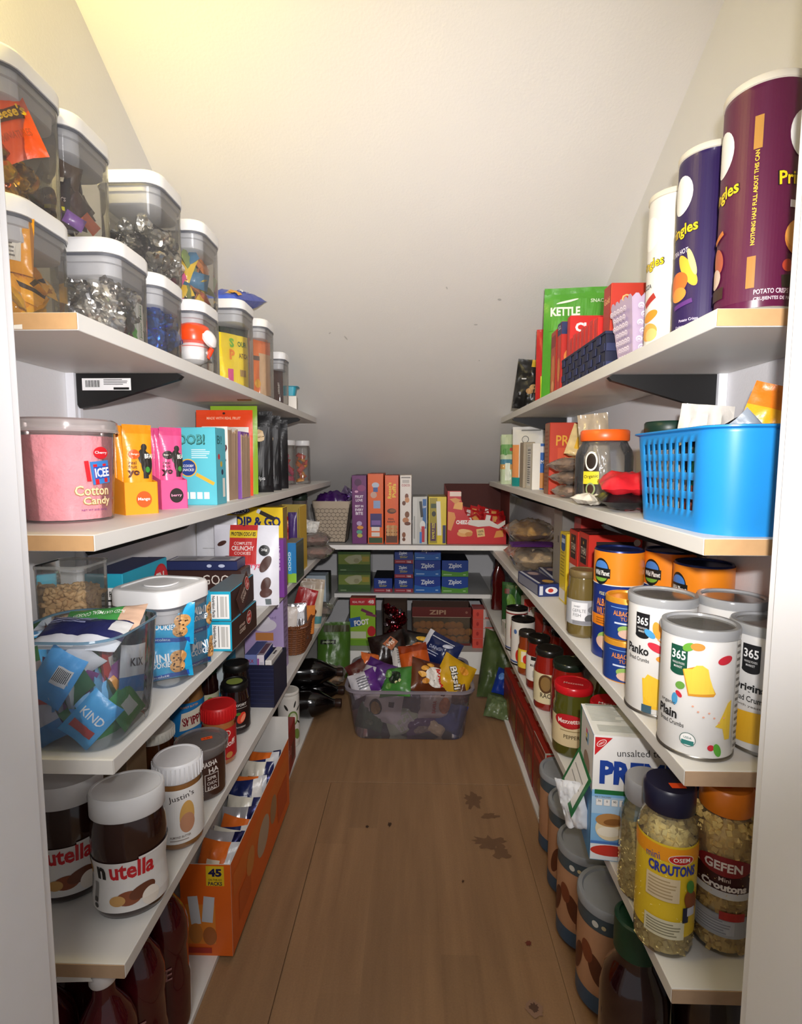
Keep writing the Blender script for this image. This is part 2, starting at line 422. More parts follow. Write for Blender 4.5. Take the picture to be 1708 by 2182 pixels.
def plank(nm, x0, y0, x1, y1, mat=fm, z=0.0, bev=.0008):
    bm = bmesh.new(); bx(bm, x0, y0, -.006, x1, y1, z, 0, bev); return obj(nm, bm, mat, floor, smooth=0)
g = .0034
plank('floor_board', WL, HY1+g, WR, YB)
plank('floor_board', WL, -.4, HX0-g, HY1)
plank('floor_board', HX1+.0008, -.4, WR, HY1)
hw = (HX1-HX0)/7; hr = random.Random(9)
for i in range(7):
    y = -.4
    while y < HY1-g*.6-.001:
        y2 = min(HY1-g*.6, y+hr.uniform(.28, .6))
        if HY1-y2 < .1: y2 = HY1-g*.6
        plank('hatch_plank', HX0+i*hw, y, HX0+(i+1)*hw, y2, bev=0); y = y2
rs = random.Random(4)
def blot(x, y, a, b, col, seed, spikes=.35):
    q = random.Random(seed); n = 26; pts = []
    for i in range(n):
        t = 2*PI*i/n; r = 1+q.uniform(-spikes, spikes); pts.append((a*r*math.cos(t), b*r*math.sin(t)))
    bm = bmesh.new(); vs = [bm.verts.new((x+p, y+q_, .0004+.00015*seed)) for p, q_ in pts]; c0 = bm.verts.new((x, y, .0004+.00015*seed))
    for i in range(n): bm.faces.new((c0, vs[i], vs[(i+1) % n]))
    return obj('floor_stain', bm, M(col, .6, vary=.15), floor, smooth=0, recalc=False)
blot(.175, 1.50, .024, .036, '#6a4d35', 1); blot(.215, 1.43, .022, .012, '#6a4d35', 2); blot(.205, 1.325, .042, .022, '#6a4d35', 3, .45); blot(.225, 1.29, .022, .022, '#6a4d35', 4)
blot(-.067, 1.386, .005, .008, '#3a2413', 5); blot(-.128, 1.376, .004, .005, '#3a2413', 6); blot(.24, 1.03, .007, .006, '#6b2d1c', 7); blot(.222, .895, .016, .016, '#8a6a55', 8, .15)
blot(.222, .897, .009, .008, '#53382a', 9, .3); blot(.118, 1.19, .003, .004, '#4a2d18', 11)
# ---- shelves
edge = M('#e4e0d8', .45, vary=.04); topm = M('#dedcd7', .5, vary=.05, scale=8); raw = M('#c39a6b', .7, vary=.12, scale=60); rawd = M('#b99b7c', .75, vary=.12, scale=60)
def shelf(label, x0, y0, x1, y1, z, th, endmat, group):
    o = thing('wall_shelf', label, 'shelf', ((x0+x1)/2, (y0+y1)/2, z-th), 0, group)
    w, d = x1-x0, y1-y0
    bm = bmesh.new(); bx(bm, -w/2, -d/2+.0012, 0, w/2, d/2, th, 0, .0012); obj('shelf_board', bm, topm, o, smooth=0)
    bm = bmesh.new(); bx(bm, -w/2+.0005, -d/2, .001, w/2-.0005, -d/2+.0012, th-.001); obj('raw_end', bm, endmat, o, smooth=0)
    return o
T = .021
gl, gr, gb = 'shelves on the left wall', 'shelves on the right wall', 'shelves across the far end'
rwhite = M('#e7e4dd', .5)
sh = shelf('topmost white shelf on the left wall, under the clear candy canisters', WL+.001, .642, XL[1], 2.19, S1, T, raw, gl)
decals('peeling_sticker', sh, flat((-.045, -.775, T/2), (1, 0, 0), (0, 0, 1)), [P_([(-.012, -.008), (.008, -.01), (.003, 0), (-.004, .009), (-.014, .009)], '#f2f0ea'), P_([(.03, -.0095), (.088, -.0095), (.088, -.004), (.06, -.006), (.045, -.003)], '#efede6')])
decals('tape_patch', sh, flat((.075, -.05, 0), (1, 0, 0), (0, -1, 0)), [P_([(-.02, -.012), (.016, -.014), (.022, .012), (-.014, .014)], '#8a4636')], .0006)
shelf('second white shelf from the top on the left wall, under the cotton candy tub', WL+.001, .642, XL[2], 2.50, S2, T, raw, gl)
shelf('third white shelf from the top on the left wall, under the clear bin', WL+.001, .645, XL[3], YB-.002, S3, T, rwhite, gl)
sh = shelf('fourth white shelf from the top on the left wall, under the hazelnut spread', WL+.001, .650, XL[4], YB-.002, S4, T, rawd, gl)
decals('paper_tag', sh, flat((.04, -1.2432, .004), (1, 0, 0), (0, 0, 1)), [P_([(-.022, -.012), (.03, -.009), (.022, .006), (-.016, .008)], '#e9e7e0')])
shelf('lowest white board on the left side of the floor, under the orange open box', WL+.001, .60, XL[5], YB-.05, S5, .0118, rwhite, gl)
shelf('topmost white shelf on the right wall, under the tall crisp cans', XR[1], .642, WR-.001, 2.19, S1, T, raw, gr)
shelf('second white shelf from the top on the right wall, under the blue basket', XR[2], .640, WR-.001, 2.50, S2, T, raw, gr)
shelf('third white shelf from the top on the right wall, under the bread crumb cans', XR[3], .642, WR-.001, YB-.002, S3, T, rawd, gr)
shelf('fourth white shelf from the top on the right wall, under the crouton jars', XR[4], .637, WR-.001, YB-.002, S4, T, rawd, gr)
shelf('lowest white board on the right side of the floor, under the gray lidded canisters', XR[5], .60, WR-.001, 2.39, S5, .0118, rwhite, gr)
def bshelf(label, x0, y0, x1, y1, z, th):
    o = thing('wall_shelf', label, 'shelf', ((x0+x1)/2, (y0+y1)/2, z-th), 0, gb); w, d = x1-x0, y1-y0
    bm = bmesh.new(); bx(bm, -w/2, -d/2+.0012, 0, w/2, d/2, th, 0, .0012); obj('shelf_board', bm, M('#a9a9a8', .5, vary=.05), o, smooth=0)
    bm = bmesh.new(); bx(bm, -w/2, -d/2, 0, w/2, -d/2+.0012, th); obj('front_edging', bm, M('#eceae6', .45), o, smooth=0)
bshelf('upper shelf across the far end, under the row of cereal boxes', -.392, 2.295, .412, YB-.004, S3+.0205, .02)
bshelf('middle shelf across the far end, under the stacked bag boxes', -.402, 2.61, .385, YB-.004, S4+.0205, .02)
bshelf('lowest raised shelf across the far end, behind the snack bin', -.388, 2.44, .34, YB-.004, .11, .108)
# ---- shelf brackets and rails
black = M('#0b0b0c', .5)
def bracket(label, side, y, z, L=.19, drop=.055):
    """sheet-metal bracket, upright against the wall at x=0, arm towards the aisle"""
    xw = WL+.0165 if side < 0 else WR-.0165; sg = 1 if side < 0 else -1
    o = thing('shelf_bracket', label, 'bracket', (xw, y, z), 0, 'black shelf brackets')
    prof = [(0, -.0005), (L-.008, -.0005), (L, -.005), (L-.006, -.011), (.035, -drop), (.004, -drop-.006), (0, -drop)]
    bm = bmesh.new(); a = [bm.verts.new((sg*x, -.006, zz)) for x, zz in prof]; b = [bm.verts.new((sg*x, .006, zz)) for x, zz in prof]; n = len(prof)
    bm.faces.new(a); bm.faces.new(b[::-1])
    for i in range(n): bm.faces.new((a[i], b[i], b[(i+1) % n], a[(i+1) % n]))
    obj('bracket_plate', bm, black, o, smooth=0)
    return o
def rail(label, side, y):
    o = thing('shelf_rail', label, 'rail', (WL+.008 if side < 0 else WR-.008, y, .03), 0, 'white slotted wall rails')
    bm = bmesh.new(); zt = min(slope_z(y)-.12, 1.18)-.03; bx(bm, -.0075, -.011, 0, .0075, -.0035, zt); bx(bm, -.0075, .0035, 0, .0075, .011, zt); bx(bm, -.0075, -.0035, 0, -.003 if side < 0 else .0075, .0035, zt) if side < 0 else bx(bm, .003, -.0035, 0, .0075, .0035, zt)
    obj('rail_channel', bm, M('#eceef4', .35), o, smooth=0)
for side, nm in ((-1, 'left'), (1, 'right')):
    for y, w in ((.958 if side < 0 else .985, 'near the door'), (1.93, 'far from the door')):
        rail('white slotted rail on the %s wall, %s' % (nm, w), side, y)
        for k, z in ((1, S1-T), (2, S2-T), (3, S3-T), (4, S4-T)):
            nmn = ('top', 'second', 'third', 'fourth')[k-1]
            b = bracket('black bracket under the %s %s shelf, %s' % (nmn, nm, w), side, y, z)
            if side < 0 and k == 1 and w == 'near the door':
                st = decals('barcode_sticker', b, flat((.055, -.0065, -.0195), (1, 0, 0), (0, 0, 1)),
                       [R_(0, 0, .088, .021, '#f3f3f3')]+[R_(-.037+.0019*i, .001, .0009 if i % 3 else .0014, .012, '#222222') for i in range(14)]+lines(.018, .004, .045, .011, 4, '#555555')+[R_(.027, -.0075, .028, .004, '#111111')])
# ================================================================ LEFT, TOP SHELF: canisters of sweets
RND = random.Random(11)
clear = CLEAR('#f3f3f2', .05, .8, .05)
film = CLEAR('#f7f6f2', .12, 1.0, .12)
whitep = M('#ececec', .35, vary=.02)
def canister(label, loc, w, h, d=None, rz=0, lidh=.024, tint=None, group='clear canisters with white lids'):
    d = d or w; o = thing('storage_canister', label, 'canister', loc, rz, group); hb = h-lidh; r = w*.24
    obj('clear_body', rr([(0, w-.012, d-.012, r*.9), (.003, w-.006, d-.006, r), (.01, w-.004, d-.004, r), (hb-.004, w-.002, d-.002, r), (hb, w-.002, d-.002, r)], True, False), tint or clear, o)
    lid = obj('lid', rr([(hb+.001, w-.002, d-.002, r), (hb+.001, w+.002, d+.002, r*1.03), (h-.006, w+.002, d+.002, r*1.03), (h-.0015, w-.003, d-.003, r), (h, w-.012, d-.012, r*.9), (h-.001, w-.022, d-.022, r*.8), (h-.003, w-.024, d-.024, r*.8)]), whitep, o)
    obj('sealing_gasket', rr([(hb-.0035, w-.0012, d-.0012, r), (hb+.0005, w-.0012, d-.0012, r)], False, False), M('#5d5f66', .5), lid)
    obj('lid_plug', rr([(hb-.03, w-.02, d-.02, r*.85), (hb-.028, w-.015, d-.015, r*.9), (hb-.012, w-.013, d-.013, r*.9), (hb-.011, w-.006, d-.006, r), (hb, w-.006, d-.006, r)]), M('#b9b9bd', .4), lid)
    obj('press_button', rr([(h-.002, w*.42, d*.42, r*.7), (h+.0006, w*.42, d*.42, r*.7), (h+.0006, w*.38, d*.38, r*.6)], True, True), whitep, lid)
    return o
def rrot(r=RND, amt=PI): return (r.uniform(-amt, amt), r.uniform(-amt, amt), r.uniform(-amt, amt))
def foil(name, loc, rot, size, col, label, cat, group, seed=1, metal=.9, rough=.22, jag=.32):
    bm = bmesh.new(); bmesh.ops.create_icosphere(bm, subdivisions=3, radius=size/2)
    for v in bm.verts:
        n = noise.noise(v.co*(90*.03/size)+Vector((seed*7.1, 0, 0))); v.co *= 1+jag*n; v.co.z *= .8
    o = obj(name, bm, M(col, rough, metal, vary=.1), None, loc, rot, smooth=22); return tag(o, label, cat, group)
def scatter(makers, box, n, seed, amt=PI, bias=None, keep=.0):
    """makers: functions (loc, rot) -> object; the first use of each builds it, later ones copy it"""
    r = random.Random(seed); made = {}; x0, y0, z0, x1, y1, z1 = box; out = []
    for k in range(n):
        i = k % len(makers)
        fx, fy = r.random(), r.random()
        if bias: fx = fx**bias[0]; fy = fy**bias[1]
        loc = (x0+(x1-x0)*fx, y0+(y1-y0)*fy, z0+(z1-z0)*((k+.5)/n)); rot = (r.uniform(-amt, amt), r.uniform(-amt, amt), r.uniform(-PI, PI))
        if i in made: o = copy_thing(made[i], loc, rot)
        else: o = made[i] = makers[i](loc, rot)
        out.append(o)
    return out
def bar(name, size, col, label, cat, group, seed=1, regions=(), metal=0.0, rough=.3, prints=None):
    def f(loc, rot):
        return pouch(name, loc, rot, size, col, label, cat, group, seed, .3, 'pillow', regions, prints, rough, metal, 10, 12, None, True)
    return f
def foilm(name, size, col, label, cat, group, seed=1, **k):
    return lambda loc, rot: foil(name, loc, rot, size, col, label, cat, group, seed, **k)
zs = S1
# lower row
canister('clear canister of yellow candy, lower one nearest the door', (-.525, .70, zs), .112, .141)
gA = 'yellow candy in the canister nearest the door'
scatter([bar('candy_wrapper', (.05, .035, .012), '#e8a516', 'small yellow candy wrapper in the lower canister nearest the door', 'candy', gA, 3, [(-1, .4, 1, .62, '#3b2413')]),
         bar('candy_wrapper', (.045, .03, .012), '#f0b51c', 'small yellow candy wrapper in the lower canister nearest the door', 'candy', gA, 5, [(-.3, .3, .6, .6, '#d8d0c4')]),
         bar('candy_wrapper', (.045, .03, .012), '#e39b10', 'small yellow candy wrapper in the lower canister nearest the door', 'candy', gA, 8)],
        (-.557, .672, zs+.014, -.498, .735, zs+.066), 26, 21, .9)
pouch('candy_wrapper', (-.502, .672, zs+.055), (.12, .12, .25), (.052, .068, .016), '#e59a12', 'upright yellow candy bag with a white text panel in the lowest nearest canister', 'candy bag', seed=4, style='pillow',
      prints=[R_(.0, .034, .032, .04, '#d9d4c9')]+lines(0, .034, .026, .034, 7, '#6b6560'))
pouch('candy_wrapper', (-.548, .664, zs+.05), (.1, .75, .1), (.03, .055, .012), '#cf2417', 'red candy wrapper beside the upright yellow candy bag', 'candy bag', seed=6, style='pillow')
c2 = canister('clear canister of silver twists with a mint box, lower row second from the door', (-.487, .842, zs), .112, .146)
gB = 'silver foil candy in the second lower canister'
scatter([foilm('foil_candy', .026, '#cfcfd2', 'silver foil wrapped candy in the second lower canister', 'candy', gB, 1, jag=.7), foilm('foil_candy', .022, '#8d8782', 'silver foil wrapped candy in the second lower canister', 'candy', gB, 2, jag=.8),
         foilm('foil_candy', .028, '#e2dfd8', 'silver foil wrapped candy in the second lower canister', 'candy', gB, 3, jag=.9)], (-.526, .803, zs+.02, -.448, .88, zs+.108), 64, 31, bias=(.7, 1.2))
gB2 = 'dark candy at the bottom of the second lower canister'
scatter([foilm('foil_candy', .024, '#5a1a1c', 'dark red foil candy low in the second lower canister', 'candy', gB2, 4, metal=.5), foilm('foil_candy', .026, '#3a2a22', 'dark red foil candy low in the second lower canister', 'candy', gB2, 5, metal=.5)],
        (-.526, .803, zs+.014, -.448, .85, zs+.03), 14, 32)
pouch('candy_wrapper', (-.449, .845, zs+.008), (0, 0, PI/2-.15), (.05, .03, .012), '#49b51f', 'bright green candy bag lying below the small mint box', 'candy bag', seed=9, style='pillow')
carton('mint_box', 'small white mint candy box with green lettering inside a canister', 'candy box', (-.446, .868, zs+.012), PI/2, (.018, .012, .062), '#ecebe4', {'f': [T_('Junior Mints', 0, .002, .0075, '#1f7a32', .052, PI/2)]}, flap=False)
canister('clear canister of blue foil chocolates, lower row', (-.485, .972, zs), .108, .143)
gC = 'blue foil chocolates'
scatter([foilm('foil_candy', .027, '#1d4fae', 'blue foil wrapped chocolate in the canister', 'candy', gC, 1, jag=.4), foilm('foil_candy', .03, '#2c66c8', 'blue foil wrapped chocolate in the canister', 'candy', gC, 6, jag=.4), foilm('foil_candy', .025, '#163c8a', 'blue foil wrapped chocolate in the canister', 'candy', gC, 7, jag=.5)],
        (-.523, .935, zs+.016, -.447, 1.01, zs+.092), 50, 41, bias=(.7, 1))
canister('clear canister with an orange and white egg toy, lower row', (-.464, 1.098, zs), .106, .135)
o = thing('egg_toy', 'orange and white egg shaped toy in the lower canister', 'toy', (-.44, 1.075, zs+.016), .5)
obj('white_base', lathe([(.012, 0), (.024, .006), (.028, .02), (.026, .034), (.02, .04)]), M('#eceaea', .3), o)
obj('orange_head', lathe([(.016, .034), (.03, .042), (.034, .056), (.029, .071), (.016, .08), (.004, .083)]), M('#ee4a1a', .3), o)
obj('white_face', lathe([(.004, 0), (.017, .004), (.02, .01), (.012, .018), (.003, .021)]), M('#efe9e6', .3), o, (.02, -.012, .045), (.6, 1.0, 0))
obj('orange_scarf', lathe([(.021, .0), (.0275, .004), (.021, .009)]), M('#e8461c', .35), o, (0, 0, .027))
obj('orange_arm', rr([(0, .012, .014, .004), (.022, .010, .012, .004)]), M('#e8461c', .35), o, (.022, -.008, .012), (0, .5, 0))
decals('nose_mark', o, flat((.0285, -.012, .016), (.5, .87, 0), (0, 0, 1)), [R_(0, 0, .009, .008, '#4b78c8'), E_(0, .009, .002, .0015, '#d06090')])
gD = 'amber candy in the toy canister'
scatter([bar('candy_wrapper', (.045, .03, .012), '#9a7a2c', 'amber candy wrapper behind the egg toy', 'candy', gD, 3), bar('candy_wrapper', (.05, .03, .012), '#54402a', 'amber candy wrapper behind the egg toy', 'candy', gD, 4)], (-.505, 1.07, zs+.012, -.44, 1.14, zs+.05), 12, 51, 1.2)
canister('tall clear canister with a yellow gummy candy bag', (-.465, 1.345, zs), .11, .208)
pouch('gummy_bag', (-.443, 1.322, zs+.008), (0, 0, .95), (.082, .135, .022), '#f0d318', 'yellow gummy candy bag with green and orange letters in a canister', 'candy bag', seed=3, style='stand',
      regions=[(-1, .9, 1, 1, '#1d2a20')], prints=[T_('S', -.012, .1, .022, '#74b82c', bold=.05), T_('P', -.012, .072, .024, '#ef8c1f', bold=.05), T_('OUR', .018, .1, .013, '#3b6a1f', .026, bold=.03), T_('ATCH', .02, .072, .012, '#7a5a1f', .028, bold=.03),
                                            R_(-.02, .022, .014, .03, '#d24a8c'), R_(.016, .03, .02, .016, '#a8864a'), R_(-.03, .008, .008, .012, '#f0f0ea')])
pouch('gummy_bag', (-.46, 1.36, zs+.1), (.1, .1, .7), (.07, .06, .02), '#5fb2cf', 'light blue candy packet at the top of the tall canister', 'candy bag', seed=5, style='pillow', regions=[(-1, .7, 1, 1, '#16181c')])
canister('tall clear canister with an orange candy bag', (-.465, 1.545, zs), .108, .215)
pouch('gummy_bag', (-.44, 1.53, zs+.01), (0, 0, 1.0), (.078, .165, .022), '#ea7c3c', 'orange candy bag in the furthest tall canister', 'candy bag', seed=8, style='stand', regions=[(-.2, 0, 1, .72, '#d9b58c')], prints=[R_(-.02, .1, .02, .012, '#6a5a50'), E_(-.02, .03, .01, .012, '#e2a52c')])
canister('small narrow clear canister of brown candy, furthest on the top left shelf', (-.445, 1.715, zs), .078, .162)
pouch('candy_bag', (-.438, 1.705, zs+.008), (0, 0, .9), (.05, .105, .018), '#3f1c14', 'dark brown candy bag in the small furthest canister', 'candy bag', seed=2, style='stand', prints=[T_('HERSHEY', .0, .045, .006, '#d8cfc4', .036, PI/2)])
carton('snack_box', 'small orange and white carton at the far end of the top left shelf', 'box', (-.455, 1.90, zs), .15, (.075, .06, .05), '#e2dcd2', {'f': [R_(-.022, 0, .03, .05, '#e2742a'), T_('E', -.022, -.012, .012, '#ffffff')], 'r': lines(0, 0, .05, .04, 6, '#9a9690')})
o = thing('plastic_tray', 'small turquoise plastic tray stacked on the far orange carton', 'tray', (-.455, 1.90, zs+.0515), .1)
obj('tray_shell', rr([(0, .062, .045, .008), (.03, .074, .056, .01), (.031, .09, .068, .012), (.032, .09, .068, .012), (.0315, .072, .054, .01), (.004, .06, .043, .008)]), M('#34a7c0', .4), o)
# upper row
canister('topmost clear canister nearest the door, orange candy bag inside', (-.527, .70, zs+.1417), .112, .166)
gT = 'gold foil candy in the topmost nearest canister'
scatter([foilm('foil_candy', .03, '#d9a520', 'gold foil candy in the topmost canister nearest the door', 'candy', gT, 1, jag=.35), foilm('foil_candy', .032, '#c08a24', 'gold foil candy in the topmost canister nearest the door', 'candy', gT, 2), foilm('foil_candy', .026, '#9a7428', 'gold foil candy in the topmost canister nearest the door', 'candy', gT, 5, jag=.6)],
        (-.563, .665, zs+.158, -.495, .735, zs+.205), 34, 61, bias=(.9, 1.3))
pouch('candy_bag', (-.486, .674, zs+.225), (-.1, -.38, .35), (.046, .082, .014), '#f25a1d', 'bright orange peanut butter candy bag against the canister wall', 'candy bag', seed=7, style='pillow',
      prints=[R_(.0, .052, .034, .016, '#5a2c14'), T_("Reese's", 0, .054, .014, '#f2c21c', .04, bold=.03), T_('MINIATURES', 0, .026, .009, '#c8501c', .034)], center=True)
foil('foil_candy', (-.555, .662, zs+.245), (0, 0, 0), .034, '#6a3a86', 'purple and white candy in the topmost nearest canister', 'candy', None, 3, .4)
pouch('candy_wrapper', (-.55, .672, zs+.25), (.4, .3, .2), (.04, .03, .012), '#e88a2a', 'small orange wrapper on top of the purple candy', 'candy', seed=2, style='pillow', regions=[(-1, .6, 1, 1, '#2a1c18')])
canister('clear canister of dark chocolate bars, upper row second from the door', (-.525, .815, zs+.1467), .11, .158)
gU = 'dark chocolate bars in the upper canister'
scatter([bar('chocolate_bar', (.03, .06, .012), '#2c1712', 'dark brown chocolate bar in the second upper canister', 'candy', gU, 1, [(-1, .15, 1, .3, '#b6a59a')]), bar('chocolate_bar', (.028, .055, .012), '#3a1f18', 'dark brown chocolate bar in the second upper canister', 'candy', gU, 2),
         bar('chocolate_bar', (.03, .05, .012), '#4a3626', 'dark brown chocolate bar in the second upper canister', 'candy', gU, 3)], (-.552, .785, zs+.18, -.498, .84, zs+.222), 34, 71, .7, bias=(.7, 1.3))
pouch('chocolate_bar', (-.508, .776, zs+.164), (-.08, .05, .3), (.034, .062, .012), '#20120f', 'upright dark chocolate bar with white lettering in the upper canister', 'candy', seed=5, style='pillow', prints=[T_("HERSHEY'S", 0, .026, .006, '#c9b8ae', .027), R_(0, .012, .026, .005, '#d8d020'), R_(0, .055, .02, .008, '#d9cdb0')])
for i, (c, x, y, z) in enumerate((('#d81f30', -.545, .778, .157), ('#e2d31c', -.52, .778, .155), ('#7a4a9a', -.492, .785, .157), ('#d0602a', -.486, .81, .165))):
    pouch('candy_wrapper', (x, y, zs+z), (.3, .2*i, .4*i), (.026, .018, .009), c, ('red', 'yellow', 'purple', 'orange')[i]+' wrapped sweet at the bottom of the upper chocolate canister', 'candy', seed=i, style='pillow', nu=8, nv=8)
canister('clear canister of pale silver candy, upper row third from the door', (-.487, .982, zs+.1437), .112, .166)
gV = 'silver candy in the third upper canister'
scatter([foilm('foil_candy', .027, '#d7d5cf', 'pale silver wrapped candy in the third upper canister', 'candy', gV, 1, jag=.8), foilm('foil_candy', .03, '#a9a49a', 'pale silver wrapped candy in the third upper canister', 'candy', gV, 2, jag=.6), foilm('foil_candy', .025, '#3c3432', 'pale silver wrapped candy in the third upper canister', 'candy', gV, 9, jag=.8, metal=.6)],
        (-.526, .943, zs+.158, -.447, 1.02, zs+.232), 60, 81, bias=(.75, 1.1))
canister('clear canister of mixed bright candy, upper row furthest', (-.466, 1.115, zs+.1357), .108, .153)
gW = 'mixed candy in the furthest upper canister'
L_ = 'brightly wrapped candy in the furthest upper canister'
scatter([bar('candy_wrapper', (.055, .032, .012), c, L_, 'candy', gW, i) for i, c in enumerate(('#d8558c', '#e0b829', '#1e2420', '#c87838', '#8a9a5a', '#b8604a', '#3a6a8a'))], (-.498, 1.08, zs+.155, -.438, 1.15, zs+.232), 34, 91, 1.3, bias=(.7, 1))
pouch('cookie_bag', (-.50, 1.36, zs+.225), (-1.32, .0, -.05), (.10, .27, .05), '#1f3fae', 'blue snack bag lying on top of the tall canisters', 'bag', seed=12, style='pillow', crumple=.2, regions=[(-1, .0, 1, .12, '#2a57d8'), (.1, .15, .5, .3, '#e0c23a')], prints=[T_('Chips', .028, .14, .022, '#e8ecf4', .06, -PI/2), R_(.03, .06, .03, .03, '#d8a02c')])
# ================================================================ LEFT, SECOND SHELF
zs = S2
o = thing('cotton_candy_tub', 'round clear tub of pink cotton candy with a translucent lid', 'tub', (-.535, .812, zs), .42)
tubR = lambda z: .060+.008*min(1, max(0, z/.14))
obj('clear_body', lathe([(.056, 0), (.060, .002), (.0605, .01), (.067, .136)], True, False, 48), CLEAR('#fdf6f6', .06, .9, .05), o)
lid = obj('lid', lathe([(.0665, .134), (.0705, .135), (.0715, .139), (.0705, .150), (.066, .153), (.060, .151), (.0, .151)], False, True, 48), CLEAR('#e6dedc', .45, 1.0, .15), o)
obj('lid_rim', lathe([(.0712, .1335), (.0728, .136), (.0712, .1385)], False, False, 48), CLEAR('#e6dede', .5, 1.0, .15), lid)
bm = bmesh.new(); bmesh.ops.create_icosphere(bm, subdivisions=5, radius=1)
for v in bm.verts:
    c = v.co; n = 1+.06*noise.noise(c*4)+.04*noise.noise(c*11)
    q = max(abs(c.z), math.hypot(c.x, c.y)); zz = .004+(c.z/q*.5+.5)*.124; rad = min(.9, math.hypot(c.x, c.y)/q)*1.06
    a = math.atan2(c.y, c.x); R0 = min(tubR(zz)-.0035, .9*(tubR(zz)-.001)*rad*n+.006)
    v.co = Vector((R0*math.cos(a), R0*math.sin(a), zz*(.95+.05*n)))
obj('cotton_candy', bm, M('#ffb0b9', .95, vary=.16, scale=45, bump=.7, bscale=160), o)
decals('label_print', o, cylS(tubR, .0), [T_('Cotton', .042, .047, .0155, '#b98a4c', .052, bold=.05), T_('Candy', .048, .030, .0155, '#b98a4c', .044, bold=.05), T_('Cotton', .042, .0475, .0148, '#f3e0b4', .05), T_('Candy', .048, .0305, .0148, '#f3e0b4', .042), T_('NET WT 2OZ (56.7g)', .043, .018, .0035, '#7a3a8a', .038),
       R_(.055, .074, .030, .034, '#3f86d0', .1), R_(.035, .076, .006, .03, '#d8202c', .1), R_(.047, .071, .006, .03, '#d8202c', .1), R_(.062, .073, .006, .028, '#d8202c', .1), R_(.057, .074, .026, .018, '#2b57b8', .1), T_('ICEE', .057, .074, .014, '#ffffff', .024, .1, .03), E_(.056, .103, .012, .009, '#d8202c'), T_('Cherry', .056, .103, .005, '#ffffff', .02)], .0012)
def sachet_tray(label, loc, rz, w, d, col, dark, group, fruit, dotcol, h=.135, trayh=.055, cat='snack tray', tcol='#5a2a10'):
    o = thing('snack_tray', label, cat, loc, rz)
    bm = bmesh.new(); t = .0012
    # tray with a slanted cut side
    for x0, x1, y0, y1, ha, hb in ((-w/2, w/2, -d/2, -d/2+t, trayh, trayh), (-w/2, w/2, d/2-t, d/2, trayh*1.3, trayh*1.3), (w/2-t, w/2, -d/2, d/2, trayh, trayh*1.3), (-w/2, -w/2+t, -d/2, d/2, trayh, trayh*1.3)):
        f = bx(bm, x0, y0, 0, x1, y1, ha)
        for v in {v for q in f for v in q.verts}:
            if v.co.z > 0 and v.co.y > 0: v.co.z = hb
    bx(bm, -w/2+t, -d/2+t, 0, w/2-t, d/2-t, t)
    obj('tray_card', bm, M(col, .45), o, smooth=0)
    F = faces_of(w, d, trayh)
    decals('tray_print', o, F['f'], [E_(.004, -.002, .013, .014, dotcol), T_(fruit, .004, -.002, .0065, '#ffffff' if dotcol != '#2a2220' else '#f2a8c8', .02)])
    n = 3
    for i in range(n):
        y = -d/2+.012+i*(d-.02)/n
        pouch('snack_sachet', (loc[0]+math.cos(rz)*(-.002*i)-math.sin(rz)*y, loc[1]+math.sin(rz)*(-.002*i)+math.cos(rz)*y, loc[2]+.0025), (.02, 0, rz), (w-.008, h-.004*(i % 2), .022), col,
              '%s snack sachet standing %s in the %s tray' % ({'Mango': 'orange', 'berry': 'pink'}[fruit], ('foremost', 'in the middle', 'hindmost')[i], {'Mango': 'orange', 'berry': 'pink'}[fruit]), 'sachet', group, seed=i+3, crumple=.12, style='stand',
              regions=[(-1, .92, 1, 1, dark)], prints=[E_(.006, .096, .0085, .0135, '#2a2622'), E_(.008, .112, .005, .006, '#2a2622'), E_(.0115, .084, .010, .02, '#2a2622'), R_(.009, .066, .009, .014, '#2a2622'), T_('BEAR', .017, .097, .008, '#f4f1ea', .018, bold=.03), E_(-.009, .1, .009, .008, dotcol), T_('Mango' if fruit == 'Mango' else 'berry', -.009, .1, .004, '#fff3e0', .014),
                      T_('real', -.012, .086, .006, tcol, .012), T_('fruit', -.012, .079, .006, tcol, .013), T_('yo', -.011, .067, .012, tcol, .019, bold=.05), E_(.012, .074, .004, .005, '#3f8f3a')] if i == 0 else None)
    return o
sachet_tray('orange card tray of mango fruit roll sachets', (-.50, .928, zs), .86, .056, .085, '#f6a01e', '#e58f10', 'orange fruit sachets', 'Mango', '#ee5a1c', .15)
sachet_tray('pink card tray of berry fruit roll sachets', (-.486, 1.032, zs), .80, .050, .076, '#ea5a92', '#d84a82', 'pink fruit sachets', 'berry', '#2a2220', .152, tcol='#3a1420')
carton('snack_box', 'turquoise snack box with a magnifying glass picture', 'box', (-.452, 1.122, zs), 0, (.084, .058, .16), '#5cbfcd', {
    'f': [T_('OOB!', -.008, .055, .022, '#1f5a54', .058, bold=.04), T_('OOB!', -.008, .056, .019, '#4fa0a0', .053), E_(-.016, -.003, .0185, .0185, '#e2b23a'), E_(-.016, -.003, .0162, .0162, '#1f3f8a'), T_('SCOOBY', -.016, .001, .0055, '#f0f0f0', .024), T_('SNACKS!', -.016, -.007, .0055, '#f0f0f0', .024),
          R_(.019, -.026, .042, .007, '#e2b23a', -.5)]+lines(.012, .026, .04, .02, 5, '#d8eef0')+[R_(-.022+i*.0145, -.06, .011, .014, '#f2efe6') for i in range(4)],
    'r': [E_(-.012, .02, .006, .006, '#c0303a'), E_(.0, .005, .006, .006, '#d0b03a'), E_(.005, -.012, .006, .006, '#222e50'), R_(.012, -.045, .014, .04, '#ece9e0'), T_('B!', -.008, .055, .018, '#1f6a70', .026)]}, side='#55b2c4', top='#2f8fa8')
